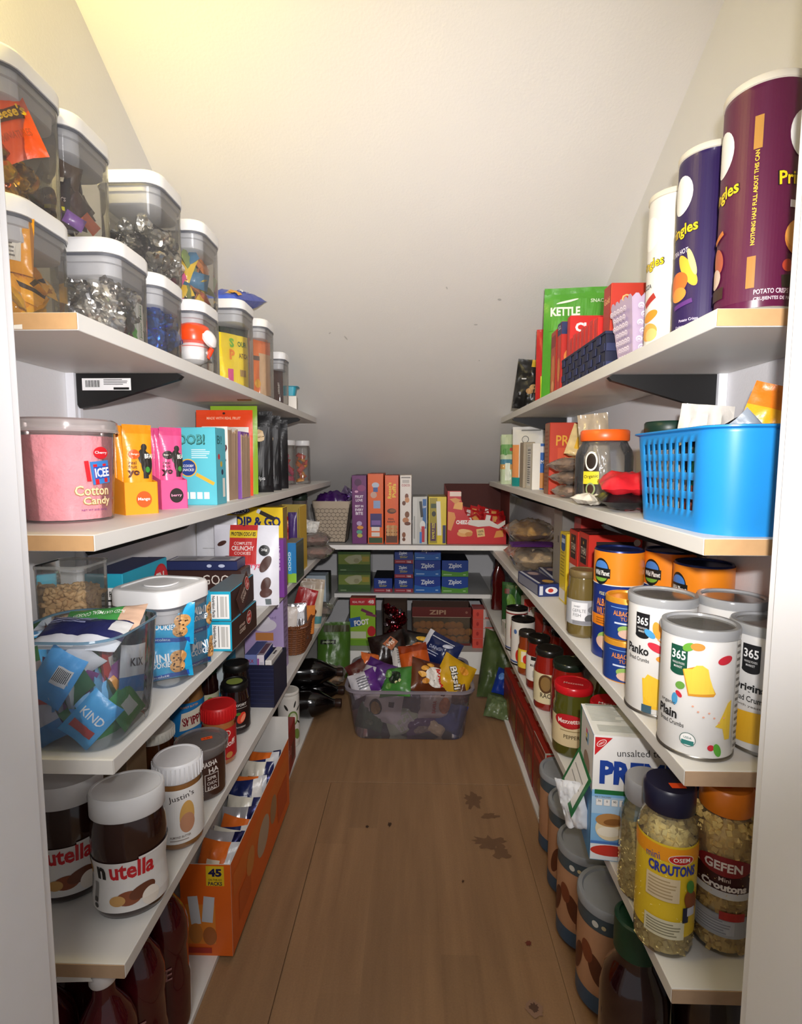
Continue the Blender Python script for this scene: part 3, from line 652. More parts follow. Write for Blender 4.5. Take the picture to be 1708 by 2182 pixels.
def torn_carton(label, loc, size, col, pr):
    w, d, h = size
    o = thing('snack_box', label, 'box', loc, 0)
    bm = bmesh.new(); bx(bm, -w/2, -d/2, 0, w/2-.004, d/2, h, 0, .001); obj('carton_body', bm, M(col, .45), o, smooth=0)
    rd = random.Random(len(label)); bm = bmesh.new(); ys = [-d/2+.001+i*(d-.002)/10 for i in range(11)]
    top = [bm.verts.new((w/2-.0035+rd.uniform(0, .003), y, h-rd.uniform(.002, .016))) for y in ys]; bot = [bm.verts.new((w/2-.0038, y, .002)) for y in ys]
    t2 = [bm.verts.new((w/2-.0055, v.co.y, v.co.z)) for v in top]; b2 = [bm.verts.new((w/2-.0055, v.co.y, v.co.z)) for v in bot]
    for i in range(10):
        bm.faces.new((bot[i], bot[i+1], top[i+1], top[i])); bm.faces.new((top[i], top[i+1], t2[i+1], t2[i])); bm.faces.new((bot[i+1], bot[i], b2[i], b2[i+1]))
    bm.faces.new((bot[0], top[0], t2[0], b2[0])); bm.faces.new((bot[10], b2[10], t2[10], top[10]))
    obj('torn_edge', bm, M('#a68a72', .85, vary=.12), o, smooth=0)
    decals('front_print', o, faces_of(w-.004, d, h)['f'], pr)
    return o
torn_carton('white snack box with torn side and a green leaf', (-.447, 1.225, zs), (.062, .062, .168), '#e6e2dc', [T_('Xlore', .006, -.01, .03, '#5a1f2a', .11, PI/2-.1, .0), E_(.01, .058, .008, .014, '#7fb23a', -.5), E_(.0, .05, .006, .011, '#6aa232', .6)])
torn_carton('purple and white value pack box with torn side', (-.442, 1.305, zs), (.06, .066, .162), '#7a4a9c', [R_(0, 0, .02, .15, '#ece8e2'), T_('12 VALUE PACK', .0, .0, .02, '#6a2f8c', .14, -PI/2, .03)])
pouch('fruit_pouch', (-.503, 1.40, zs), (-.05, 0, 0), (.15, .225, .03), '#e8491d', 'orange stand-up pouch with a white lower panel behind the torn boxes', 'pouch', seed=14, crumple=.1, regions=[(-.85, 0, .85, .82, '#e9e4da')], prints=[T_('MADE WITH REAL FRUIT', 0, .203, .007, '#f6c8a8', .09), E_(0, .216, .0035, .003, '#3a1a10')])
pouch('fruit_pouch', (-.50, 1.47, zs), (-.03, 0, 0), (.13, .242, .03), '#8fb52c', 'lime green pouch showing above the orange pouch', 'pouch', seed=17, crumple=.1)
for i, (x, y, t) in enumerate(((-.485, 1.56, .04), (-.488, 1.665, .035), (-.492, 1.775, .035))):
    pouch('cashew_pouch', (x, y, zs), (0, 0, .12), (.135, .236-.004*i, t), '#17171a', ('foremost', 'middle', 'hindmost')[i]+' black cashew pouch on the second left shelf', 'pouch', 'black cashew pouches', seed=20+i, crumple=.22, rough=.3,
          prints=[R_(.018, .105, .085, .17, '#17171a'), T_('e', .03, .165, .036, '#d9b98a', bold=.05), E_(.01, .09, .016, .02, '#d9b07a', .4), E_(.018, .098, .010, .014, '#17171a', .4), T_('chips', .03, .04, .014, '#cfcfd2', .035)] if i < 2 else None)
def candy_jar(label, loc, R, h, col, grp, lbl, group2):
    o = thing('candy_jar', label, 'jar', loc, 0, grp)
    obj('clear_body', lathe([(R-.004, 0), (R, .004), (R, h-.03), (R-.004, h-.022), (R-.004, h-.016)], True, False, 28), clear, o)
    obj('lid', lathe([(R-.002, h-.02), (R-.001, h-.018), (R-.001, h-.002), (R-.003, h)], True, True, 28), whitep, o)
    k = [bar('candy_wrapper', (R*1.1, .022, .012), c, lbl, 'candy', group2, i) for i, c in enumerate(col)]
    scatter(k, (loc[0]-R*.45, loc[1]-R*.45, loc[2]+.012, loc[0]+R*.45, loc[1]+R*.45, loc[2]+h-.055), 12, int(loc[1]*100), 1.0)
candy_jar('slim clear jar of orange candy with white lid, near the far end', (-.45, 2.13, zs), .031, .172, ('#d8902c', '#c06a2a', '#b84a3a'), 'slim clear candy jars', 'orange candy in the slim far jar', 'orange candy in slim jar')
candy_jar('slim clear jar of pink candy with white lid, behind the orange one', (-.495, 2.07, zs), .031, .172, ('#c84a6a', '#b03a5a', '#a8322c'), 'slim clear candy jars', 'pink candy in the slim far jar', 'pink candy in slim jar')
# ================================================================ LEFT, THIRD SHELF
zs = S3
# clear bin full of wrapped snacks
o = thing('clear_bin', 'large clear plastic bin of wrapped snack bars, nearest the door', 'bin', (-.463, .722, zs))
obj('bin_wall', rr([(0, .118, .118, .03), (.004, .13, .13, .036), (.02, .138, .136, .038), (.1, .152, .15, .042), (.154, .158, .154, .044)], True, False, 8), CLEAR('#f3f7fa', .05, .9, .04), o)
obj('bin_rim', rr([(.152, .160, .156, .045), (.1535, .1625, .1585, .046), (.156, .160, .156, .045), (.1555, .1565, .1525, .043), (.153, .156, .152, .043)], False, False, 8), CLEAR('#8fb2c8', .35, 1.0, .08), o)
gS = 'wrapped snacks in the clear bin'
cols = [('#3f9ee4', 'blue'), ('#2e8a48', 'green'), ('#d8d8dc', 'silver white'), ('#78c0f0', 'light blue'), ('#7a3a7a', 'purple'), ('#1f5c38', 'dark green'), ('#c03a34', 'red')]
mk = []
for i, (c, nm) in enumerate(cols):
    mk.append(bar('snack_wrapper', (.05, .075, .014), c, nm+' wrapped snack bar loose in the clear bin', 'snack bar', gS+', '+nm, i+2, [(-.5, .3, .5, .6, ('#f0f0f0', '#5fae3a', '#222226', '#e8eef4', '#e89a3a', '#c8cfd0', '#f0e4d8')[i])]))
scatter(mk, (-.50, .69, zs+.018, -.425, .76, zs+.105), 24, 101, 1.0)
pouch('snack_wrapper', (-.432, .674, zs+.040), (-.15, .75, .1), (.048, .07, .014), '#45b0f0', 'light blue snack packet low in the near corner of the bin', 'snack bar', seed=31, style='pillow', prints=[T_('KIND', 0, .042, .012, '#ffffff', .036), R_(0, .022, .035, .012, '#c43a34')], center=True)
pouch('snack_wrapper', (-.475, .672, zs+.098), (-.1, .55, .1), (.05, .075, .014), '#4aa8ec', 'blue snack packet with a barcode panel in the bin', 'snack bar', seed=33, style='pillow', prints=[R_(.008, .045, .022, .026, '#e8e8ea')]+[R_(-.001+.0022*i, .047, .0011, .018, '#333338') for i in range(9)], center=True)
pouch('snack_wrapper', (-.515, .676, zs+.095), (-.1, -.25, -.1), (.046, .08, .014), '#d9c6c2', 'pink and white snack packet by the door jamb in the bin', 'snack bar', seed=35, style='pillow', regions=[(-1, .75, 1, 1, '#3f9a4a'), (-1, 0, 1, .2, '#d0453c')], prints=[T_('LAID', .0, .03, .012, '#2a2a30', .034)], center=True)
pouch('snack_wrapper', (-.408, .738, zs+.085), (-.1, .25, 1.35), (.05, .07, .012), '#dfe3ea', 'white and blue snack packet against the aisle wall of the bin', 'snack bar', seed=37, style='pillow', regions=[(-1, 0, 1, .35, '#2c7cc4')], prints=[T_('KIX', 0, .045, .012, '#2a2a3a', .026)], center=True)
pouch('snack_wrapper', (-.50, .675, zs+.035), (-.1, -.5, .1), (.045, .065, .014), '#c9c4cc', 'silver white packet low at the near side of the bin', 'snack bar', seed=38, style='pillow', regions=[(-1, 0, 1, .4, '#2e7fc0')], center=True)
pouch('snack_wrapper', (-.408, .715, zs+.04), (-.1, -.5, 1.3), (.045, .06, .014), '#2e8a48', 'green packet low against the aisle wall of the bin', 'snack bar', seed=43, style='pillow', regions=[(-.4, .3, .5, .7, '#c8cfc8')], center=True)
pouch('bar_multipack', (-.466, .690, zs+.128), (-1.2, .04, .05), (.118, .07, .022), '#262a5c', 'long navy snack packet lying across the top of the bin', 'snack bar', seed=39, style='pillow', regions=[(-1, .0, 1, .28, '#dfe2ea'), (.62, .5, .95, .85, '#dcdcdc')], prints=lines(-.02, .055, .07, .022, 4, '#9aa0c8'))
pouch('bar_multipack', (-.46, .742, zs+.135), (-1.0, -.1, .05), (.118, .05, .02), '#4a9c4e', 'long green cookie packet lying at the back of the bin', 'snack bar', seed=41, style='pillow', regions=[(.5, 0, 1, 1, '#d9b49a')], prints=[T_('ICED OATMEAL COOKIES', -.005, .03, .007, '#eef6ea', .08, PI)])
# peanuts
o = thing('nut_container', 'tall square clear container half full of peanuts by the wall', 'container', (-.566, .855, zs), .0)
obj('clear_body', rr([(0, .072, .072, .012), (.003, .078, .078, .014), (.215, .082, .082, .015)], True, False), CLEAR('#f6f6f4', .05, .9, .05), o)
obj('container_rim', rr([(.213, .083, .083, .015), (.217, .085, .085, .016), (.218, .082, .082, .015)], False, False), CLEAR('#dfdfda', .3, 1, .08), o)
bm = bmesh.new(); rp = random.Random(5)
for k in range(390):
    face = k % 3; 
    if face == 0: p = (rp.uniform(-.031, .031), -.0325, rp.uniform(.008, .172))
    elif face == 1: p = (.0325, rp.uniform(-.031, .031), rp.uniform(.008, .172))
    else: p = (rp.uniform(-.031, .031), rp.uniform(-.031, .031), rp.uniform(.165, .176))
    mt = Matrix.Translation(p) @ Euler(rrot(rp)).to_matrix().to_4x4() @ Matrix.Diagonal((1, 1, 1.75, 1))
    bmesh.ops.create_icosphere(bm, subdivisions=1, radius=.0046, matrix=mt)
bx(bm, -.029, -.029, .004, .029, .029, .166)
pn = obj('peanut_heap', bm, M('#c9a676', .6, vary=.2, scale=120), None, (-.566, .855, zs)); tag(pn, 'heap of shelled peanuts inside the square container', 'nuts'); pn['kind'] = 'stuff'
# tall cookie box by the wall
def cookie(x, y, r, seed=1):
    q = random.Random(seed); return [E_(x, y, r, r*.92, '#c89254'), E_(x-.1*r, y+.1*r, r*.9, r*.8, '#d6a468')]+[E_(x+q.uniform(-.6, .6)*r, y+q.uniform(-.6, .6)*r, r*.13, r*.11, '#3a2016') for _ in range(7)]
def nutrition(x, y, w, h, rot=0):
    out = [R_(x, y, w, h, '#eceae6'), T_('Nutrition Facts', x, y+h*.42, h*.07, '#1a1a1a', w*.86, bold=.03), R_(x, y+h*.34, w*.88, h*.02, '#1a1a1a'), R_(x, y-.02*h, w*.88, h*.025, '#1a1a1a')]
    return out+lines(x, y+h*.16, w*.86, h*.28, 5, '#777777')+lines(x, y-h*.25, w*.86, h*.38, 7, '#777777')
carton('cookie_box', 'tall turquoise cookie carton with nutrition panel against the wall', 'box', (-.572, 1.035, zs), 0, (.075, .175, .178), '#2aa6c2', {
    'f': nutrition(.004, -.012, .052, .15), 'r': cookie(-.02, .03, .026, 1)+cookie(-.042, .012, .024, 2)+[E_(.055, .045, .032, .036, '#c9262c'), E_(.055, .045, .028, .032, '#d9333a'), T_('EN', .052, .05, .026, '#f4efe9', .034, bold=.04), R_(-.072, 0, .012, .14, '#1f8aa8')]}, top='#2c3a66')
# lidded canister with blue cookie packs
canister('clear lidded canister with bright blue cookie packs beside the bin', (-.452, .925, zs), .128, .168, .128, -.2, .03)
gK = 'blue mini cookie packs'
def cookie_pack(loc, rot, label, seed, sz=(.085, .085, .028)):
    return pouch('cookie_pack', loc, rot, sz, '#1fa3d6', label, 'cookie pack', gK, seed, .22, 'pillow', [(-.9, .05, .9, .22, '#1c58b8')],
          [T_('SOFT', -.018, sz[1]*.82, .006, '#eaf6fb', .018), T_('MINI', -.005, sz[1]*.66, .014, '#f4f9fc', .036, bold=.03), T_('COOKIES', -.004, sz[1]*.48, .011, '#f4f9fc', .044, bold=.03), T_('chocolate', -.01, sz[1]*.16, .006, '#e4eefc', .036)]+cookie(.027, sz[1]*.62, .013, seed)+cookie(.024, sz[1]*.38, .012, seed+1))
cookie_pack((-.428, .885, zs+.068), (0, .06, .3), 'blue cookie pack uppermost in the canister, facing the aisle', 3, (.088, .075, .03))
cookie_pack((-.43, .882, zs+.006), (0, -.08, .35), 'blue cookie pack lowermost in the canister, facing the aisle', 7, (.09, .07, .03))
cookie_pack((-.402, .94, zs+.065), (0, .05, 1.25), 'blue cookie pack at the aisle side of the canister, upper', 9, (.08, .078, .026))
cookie_pack((-.402, .94, zs+.006), (0, .05, 1.2), 'blue cookie pack at the aisle side of the canister, lower', 5, (.08, .07, .026))
cookie_pack((-.472, .95, zs+.006), (0, .0, .2), 'blue cookie pack at the back of the canister', 13, (.08, .12, .03))
# boxes behind
carton('bar_box', 'wide dark brown box with pale lettering behind the lidded canister', 'box', (-.515, 1.305, zs), 0, (.185, .075, .118), '#3f2620', {'f': [T_('GOOD', .042, .037, .024, '#e8ddd2', .088, bold=.0), E_(.02, -.005, .026, .018, '#a8403c'), R_(.04, -.04, .06, .02, '#c89a5a')]}, top='#5d4238', side='#33201b')
carton('flat_box', 'flat navy and white box lying on the dark brown box', 'box', (-.52, 1.30, zs+.1195), .03, (.175, .07, .022), '#27305e', {'t': [R_(0, 0, .16, .055, '#d9dae0')]+lines(-.04, 0, .07, .045, 6, '#3c3c48')+lines(.045, 0, .06, .045, 6, '#3c3c48'), 'f': [E_(.02, 0, .006, .004, '#c8d0e8'), E_(.05, 0, .008, .004, '#c8d0e8')]}, flap=False)
def soft_box(label, loc, rz, flapped):
    o = carton('cookie_box', label, 'box', loc, rz, (.05, .17, .061), '#1c9fbe', {'f': [R_(.004, 0, .036, .05, '#eae8e4'), T_('Nutrition Facts', -.009, 0, .006, '#1a1a1a', .044, -PI/2, .03), R_(-.001, 0, .0014, .044, '#1a1a1a'), R_(.008, 0, .008, .042, '#bdbab4'), R_(.016, 0, .004, .042, '#bdbab4')],
        'r': [E_(.028, .008, .017, .015, '#d8d0c8'), E_(.028, .008, .0158, .0138, '#a83028'), T_('ENJOY', .028, .013, .006, '#f2d8d0', .02), T_('life', .028, .004, .008, '#f2d8d0', .016), T_('COOKIES', -.018, -.006, .009, '#d8c4b4', .038), T_('SOFT BAKED', -.02, .005, .006, '#d8c4b4', .036)]}, side='#3a221c', top='#5a6a72')
    if flapped:
        bm = bmesh.new(); bx(bm, -.0007, -.05, -.04, .0007, .05, .0); fl = obj('open_flap', bm, M('#40261e', .45), o, (.0262, -.012, .058), (.42, -.12, 0), smooth=0)
        decals('flap_print', fl, flat((.0007, 0, -.02), (0, 1, 0), (0, 0, 1)), [E_(.03, .002, .016, .015, '#d8d0c8'), E_(.03, .002, .0148, .0138, '#b03028'), T_('life', .03, -.002, .008, '#f2d8d0', .016), T_('enjoy', .03, .006, .005, '#f2d8d0', .018), T_('COOKIES', -.01, -.004, .008, '#d8c4b4', .036), T_('SOFT BAKED', -.01, .006, .006, '#d8c4b4', .038)])
    return o
soft_box('lower of two stacked turquoise and brown soft cookie boxes', (-.394, 1.125, zs), .0, False)
soft_box('upper of two stacked soft cookie boxes, its flap hanging open', (-.397, 1.125, zs+.0622), .03, True)
pouch('cookie_pouch', (-.452, 1.40, zs), (-.04, 0, -.06), (.178, .214, .045), '#e3e3ec', 'white protein cookie pouch with a red panel and yellow band', 'pouch', seed=44, crumple=.08, regions=[],
      prints=[R_(-.005, .165, .076, .112, '#c8302e'), R_(-.005, .1905, .076, .02, '#e8c92c'), T_('PROTEIN COOKIES', -.005, .1905, .0105, '#1a1a1a', .068, bold=.03), T_('COMPLETE', -.005, .166, .008, '#f4dcd6', .05), T_('CRUNCHY', -.005, .153, .012, '#f8ece8', .062, bold=.02), T_('COOKIES', -.005, .14, .008, '#f4dcd6', .046), E_(-.005, .214, .004, .003, '#222222'),
              E_(.054, .148, .0145, .0145, '#1e1e20'), T_('20g', .054, .149, .008, '#f0f0f0', .016), T_('Larrys', .018, .107, .02, '#e0607a', .056, 0, .02), E_(.058, .112, .012, .024, '#4a2a22', -.5), E_(.06, .058, .012, .02, '#4a2a22', -.3), E_(.06, .036, .016, .012, '#52302a', .3), E_(-.064, .165, .014, .006, '#4a2a22', .4), E_(-.052, .115, .022, .016, '#5a342a', .6), R_(.066, .012, .014, .016, '#6a7478')])
pouch('white_pouch', (-.56, 1.475, zs), (-.04, 0, 0), (.115, .232, .04), '#dcdde2', 'plain white pouch with folded top by the wall', 'pouch', seed=46, crumple=.15, prints=[R_(0, .14, .07, .002, '#a8a8ac')])
carton('treat_box', 'slim purple treat pack carton behind the protein pouch', 'box', (-.398, 1.488, zs), 0, (.06, .036, .165), '#7a3a94', {'f': [T_('12 TREAT', .014, .03, .012, '#d8b8e0', .07, -PI/2), T_('PACKS', -.002, .02, .012, '#d8b8e0', .05, -PI/2)]}, side='#8a4aa8')
carton('cookie_box', 'large yellow dip cookie carton with dark blue letters', 'box', (-.478, 1.60, zs), 0, (.168, .055, .247), '#f2cf1c', {'f': [T_('DIP & GO', .01, .080, .032, '#1c2466', .135, bold=.04), E_(-.046, .112, .032, .010, '#26409c', .1), E_(-.046, .112, .029, .0085, '#e8e8ee', .1), T_('OREO', -.046, .112, .013, '#1c2a6a', .05, .1, .04), R_(.036, .1, .055, .012, '#2a2320', -.45), R_(.012, .112, .01, .013, '#d8dce4', -.45), R_(0, -.05, .168, .145, '#28408c'), T_('SNACK CUPS', .05, .04, .006, '#1c2466', .04)]}, side='#8a7430', top='#7d6a2e')
carton('cracker_box', 'blue and green cracker carton at the aisle edge', 'box', (-.395, 1.71, zs), 0, (.042, .115, .128), '#2277b8', {'f': [R_(0, -.048, .042, .03, '#8fbf3a'), R_(0, .0, .014, .07, '#2f93d2'), T_('GOOD', 0, .005, .008, '#e8f0f8', .06, -PI/2)], 'r': [R_(0, 0, .1, .1, '#3d4a3a')]}, side='#4b5a3c', top='#8a8468')
o = open_carton('display_box', 'golden yellow open carton with red snack packs inside', 'box', (-.44, 1.865, zs), 0, (.09, .12, .228), '#d9b52c', '#b8a04c', cut={'f': .05})
for i in range(4):
    pouch('snack_pack', (-.456+.008*(i % 2), 1.818, zs+.006+i*.045), (-.15, .1*(i-1), 0), (.045, .055, .02), '#b82c24', ('lowest', 'second lowest', 'third lowest', 'topmost')[i]+' red snack pack in the golden open carton', 'snack pack', 'red packs in the golden carton', seed=50+i, style='pillow', nu=8, nv=8, regions=[(-.6, .3, .3, .7, '#d9903c')])
pouch('snack_pack', (-.42, 1.812, zs+.06), (0, 0, 0), (.03, .15, .02), '#4a3470', 'violet packet standing in the golden open carton', 'snack pack', seed=57, style='stand', nu=8)
# bagged bread at the far end
def lumpbag(name, label, loc, size, col, cat='bag', seed=1, inner=None, rot=(0, 0, 0), innerlabel=None, haze=.18, tint='#ece6dc'):
    """transparent bag around its contents"""
    o = pouch(name, loc, (-PI/2+rot[0], rot[1], rot[2]), size, '#ffffff', label, cat, None, seed, .3, 'pillow', nu=18, nv=18)
    o.data.materials.clear(); o.data.materials.append(CLEAR(tint, haze, 1.0, .12))
    if inner:
        bm = bmesh.new(); w, h, t = size; bmesh.ops.create_icosphere(bm, subdivisions=4, radius=1)
        for v in bm.verts:
            n = 1+.18*noise.noise(v.co*3.0+Vector((seed, 0, 0)))+.08*noise.noise(v.co*8)
            v.co = Vector((v.co.x*w*.40*n, v.co.y*t*.40*n, h/2+v.co.z*h*.38*n))
        obj(innerlabel or 'contents', bm, M(inner, .6, vary=.25, scale=50, bump=.6, bscale=90), o)
    return o
lumpbag('bread_bag', 'clear bag of reddish sliced loaf hanging over the far shelf end', (-.385, 2.02, zs+.028), (.12, .13, .05), '#fff', seed=3, inner='#8a4a40', innerlabel='loaf')
lumpbag('bread_bag', 'clear bag of reddish loaf on top of another bag', (-.395, 2.03, zs+.075), (.11, .12, .055), '#fff', seed=4, inner='#7e3a34', innerlabel='loaf')
pouch('paper_bag', (-.42, 2.10, zs+.098), (-.4, .2, .1), (.06, .055, .03), '#dcdad4', 'small white crumpled paper bag on the loaf bags', 'bag', seed=61, crumple=.5, style='pillow')
jar('spice_jar', 'tall jar with dark green lid by the wire basket', 'jar', (-.50, 2.30, zs), 0, .035, .245, '#6a6460', '#1f3326', lidH=.03)
# ================================================================ LEFT, FOURTH SHELF
zs = S4
def ell(rx, ry, n=44): return [(rx*math.cos(2*PI*i/n), ry*math.sin(2*PI*i/n)) for i in range(n)]
def spread_jar(label, loc, rz):
    o = thing('spread_jar', label, 'jar', loc, rz, 'hazelnut spread jars')
    rx, ry, H = .0535, .042, .188
    def prof(levels, c0=True, c1=True):
        bm = bmesh.new(); loft(bm, [(z, ell(rx*s, ry*s)) for z, s in levels], c0, c1); return bm
    obj('jar_body', prof([(0, .80), (.003, .88), (.012, .95), (.03, .97), (.05, .93), (.07, .92), (.095, .98), (.115, 1.0), (.135, .97), (.150, .90), (.156, .86)]), M('#2c1510', .18, coat=.7), o)
    lid = obj('lid', prof([(.153, .965), (.1545, .985), (.186, .985), (.1885, .96), (.188, .90), (.187, .89)]), M('#dddddd', .45, vary=.03), o)
    sc = lambda z: .95+.02*(z/.03) if z < .03 else (.97-.04*(z-.03)/.02 if z < .05 else (.93-.01*(z-.05)/.02 if z < .07 else (.92+.06*(z-.07)/.025 if z < .095 else .99)))
    def S(s, t, e):
        a = s/.047; k = sc(t); return Vector(((rx*k+e)*math.sin(a), -(ry*k+e)*math.cos(a), t))
    S.step = .004; S.vstep = .003
    decals('label_print', o, S, [R_(0, .054, .20, .078, '#e4e2df'), R_(.06, .096, .08, .008, '#e4e2df', .06), T_('n', -.030, .076, .020, '#18130f', .014, bold=.05), T_('utella', .012, .080, .028, '#c8202a', .058, bold=.03),
        E_(.006, .036, .016, .011, '#8a4a2c'), E_(.024, .042, .018, .010, '#6a3a24', .3), E_(-.008, .034, .010, .008, '#c89a5c'), E_(.034, .03, .012, .014, '#efe6da'), E_(-.064, .078, .014, .013, '#d8a02c'), R_(-.066, .052, .02, .014, '#bdbab6'), R_(-.04, .045, .008, .03, '#8f8c88'), E_(-.04, .034, .004, .004, '#4a4744'), E_(-.04, .024, .004, .004, '#4a4744')]+lines(-.067, .036, .022, .026, 6, '#8f8c88'), .0012)
    return o
spread_jar('hazelnut spread jar with white lid, front one at the shelf corner', (-.436, .757, zs), .25)
spread_jar('hazelnut spread jar with white lid, behind the door jamb', (-.548, .782, zs), .30)
carton('cardboard_box', 'plain brown cardboard box behind the hazelnut spread jars', 'box', (-.562, .925, zs), .05, (.10, .075, .15), '#8d7558', None)
jar('nut_butter_jar', 'nut butter jar with white lid and white nut label', 'jar', (-.423, .898, zs), .35, .0405, .155, '#8d6136', '#e6e6e8', lidR=.0415, lidH=.034, shoulder=.012, neck=.93, wrap=(.014, .112, '#e9e7e4'), ridged=True,
    prints=[T_("Justin's", .008, .098, .013, '#2a1a16', .042, .12, .0), E_(.016, .062, .0125, .028, '#d2a45a', -.05), E_(.016, .05, .0125, .018, '#c08a6a'), T_('ALMOND BUTTER', .004, .027, .004, '#6a5a50', .034), R_(.002, .021, .03, .002, '#a89c94')])
jar('honey_jar', 'squat dark jar with a cream screw lid', 'jar', (-.556, 1.075, zs), 0, .046, .113, '#3a1e0c', '#d4d2c8', lidR=.042, lidH=.022, shoulder=.022, neck=.86, ridged=True)
o = jar('chocolate_tub', 'brown chocolate spread tub with clear lid and orange price sticker', 'tub', (-.436, 1.035, zs), .3, .0455, .103, '#3b2018', '#3b2018', lidR=.046, lidH=.004, shoulder=.001, neck=.99, rough=.3,
    prints=[T_('HASHA', .018, .078, .011, '#e6ddd6', .032, .08, .02), T_('HA', .026, .064, .011, '#e6ddd6', .02, .08, .02), R_(.022, .04, .028, .034, '#ddd4cc'), R_(.022, .04, .0255, .0315, '#3a1e17'), T_('SPR', .022, .048, .007, '#e6ddd6', .018), T_('CHOC', .022, .038, .007, '#e6ddd6', .02), T_('EAD', .022, .028, .007, '#e6ddd6', .018), R_(-.013, .066, .017, .024, '#d8d0c8'), R_(-.013, .066, .015, .022, '#3b2018')]+[R_(-.008, .036-.005*i, .026, .0025, '#e8e6ea') for i in range(5)])
cl = obj('clear_lid', lathe([(.0465, .088), (.0515, .094), (.0525, .104), (.053, .109), (.050, .111), (.047, .108), (.0, .108)], False, True, 48), CLEAR('#cfc6c2', .22, 1.0, .1), o)
decals('price_sticker', cl, flat((.01, .004, .1085), (.98, .2, 0), (-.2, .98, 0)), [R_(0, 0, .022, .011, '#f2581c'), T_('5.49', 0, 0, .005, '#5a2010', .012)])
jar('peanut_butter_jar', 'blue labelled peanut butter jar behind the chocolate tub', 'jar', (-.548, 1.225, zs), .45, .0385, .165, '#8a6238', '#2a6fb0', lidH=.022, wrap=(.03, .112, '#1f78b8'), prints=[P_([(-.02, .045), (.03, .055), (.036, .1), (-.014, .088)], '#e9e0cc'), T_('SKIPPY', .012, .07, .021, '#8a1c2a', .05, .15, .04), T_('PEANUT BUTTER', .004, .104, .005, '#e8a03a', .04, .1)])
jar('jam_jar', 'dark jam jar with a green lid by the wall', 'jar', (-.548, 1.345, zs), .4, .030, .148, '#24100e', '#1c4a30', lidH=.024, wrap=(.03, .075, '#c8c6a8'), prints=[E_(.01, .055, .008, .014, '#7a9a3a', .4)])
jar('cookie_spread_jar', 'cookie spread jar with bright red lid and red label', 'jar', (-.443, 1.15, zs), .4, .0365, .133, '#a8683a', '#c01a1c', lidR=.0375, lidH=.034, neck=.94, shoulder=.01, wrap=(.014, .086, '#b81c22'), ridged=True,
    prints=[T_('Biscoff', .012, .05, .014, '#f2e0d8', .05, .08, .02), E_(.014, .074, .01, .008, '#e8c8b8'), E_(.014, .074, .008, .006, '#b81c22'), E_(-.004, .028, .013, .011, '#d89a5a'), E_(.02, .024, .008, .007, '#c88848')])
o = jar('strawberry_jam_jar', 'dark strawberry jam jar with black lid and green lid sticker', 'jar', (-.452, 1.285, zs), .35, .0355, .128, '#1e0a0a', '#0c0c0c', lidR=.033, lidH=.018, shoulder=.018, wrap=(.012, .085, '#1c0d0d'),
    prints=[T_('FAVORIT', .012, .078, .007, '#e0dcd6', .032), R_(.005, .07, .05, .001, '#c8c4be'), E_(.014, .045, .010, .015, '#d8402a', -.5), E_(.018, .044, .005, .011, '#ee8a6a', -.5), E_(.006, .056, .006, .004, '#4a7a2a'), T_('STRAWBERRY', .01, .022, .004, '#c8c4be', .028)], lid_print=[E_(0, 0, .020, .020, '#8fa04a')])
jar('strawberry_jam_jar', 'plain black lidded jar behind the strawberry jam', 'jar', (-.478, 1.375, zs), .3, .036, .142, '#140a09', '#0e0d0c', lidR=.0335, lidH=.02)
o = open_carton('fabric_bin', 'small navy fabric bin holding little boxes', 'bin', (-.432, 1.48, zs), 0, (.092, .145, .12), '#171a38', '#10122a', thick=.004)
for i in range(9):
    bm = bmesh.new(); bx(bm, -.046, -.0735, .012+i*.012, .046, -.0725, .0135+i*.012); obj('woven_rib', bm, M('#20244a', .8), o, smooth=0)
carton('small_box', 'lilac blue little box standing in the navy bin', 'box', (-.457, 1.49, zs+.005), 0, (.034, .115, .135), '#7a88c0', {'f': [T_('XX', .0, .05, .01, '#a8324a', .018)]}, top='#54609a')
carton('small_box', 'white and purple little box in the middle of the navy bin', 'box', (-.428, 1.475, zs+.005), .03, (.020, .105, .138), '#e4dce6', {'f': [R_(-.006, .03, .005, .06, '#9a4a9c'), R_(.003, .03, .009, .04, '#c8c2d0')], 't': [R_(0, 0, .014, .08, '#6a4a5c')]}, top='#a49aa8', side='#2c3a78')
carton('small_box', 'white and red little box at the aisle side of the navy bin', 'box', (-.401, 1.47, zs+.005), -.03, (.018, .11, .126), '#e6e2de', {'f': [T_('T', 0, .045, .012, '#c03a2a', .01)], 't': [R_(0, .01, .006, .03, '#4a4644')]}, top='#d8d4d0', side='#c8c4c0')
carton('tall_box', 'turquoise carton edge beside the wall behind the jam jars', 'box', (-.565, 1.47, zs), 0, (.09, .05, .20), '#3c93b4', {'f': [R_(.02, 0, .03, .15, '#d0dde2')]})
carton('ice_cream_cone_box', 'tall lavender carton with a cupcake picture', 'box', (-.487, 1.70, zs), .0, (.128, .06, .262), '#b7a2d2', {'f': [T_('30', .04, .085, .016, '#efe8f6', .024, bold=.02), T_('unsweetened', .0, .045, .010, '#8a78a8', .08), E_(.002, .02, .04, .022, '#e4dde8'), E_(.0, .037, .022, .016, '#eae4ee'), R_(.002, -.018, .058, .026, '#c8844a'), T_('sugar free', .0, -.05, .010, '#efe8f6', .07), T_('CONES', .03, -.07, .016, '#b03a6a', .05, 0, .03)], 'r': lines(0, 0, .04, .2, 12, '#8a7aa0')}, side='#a592c0')
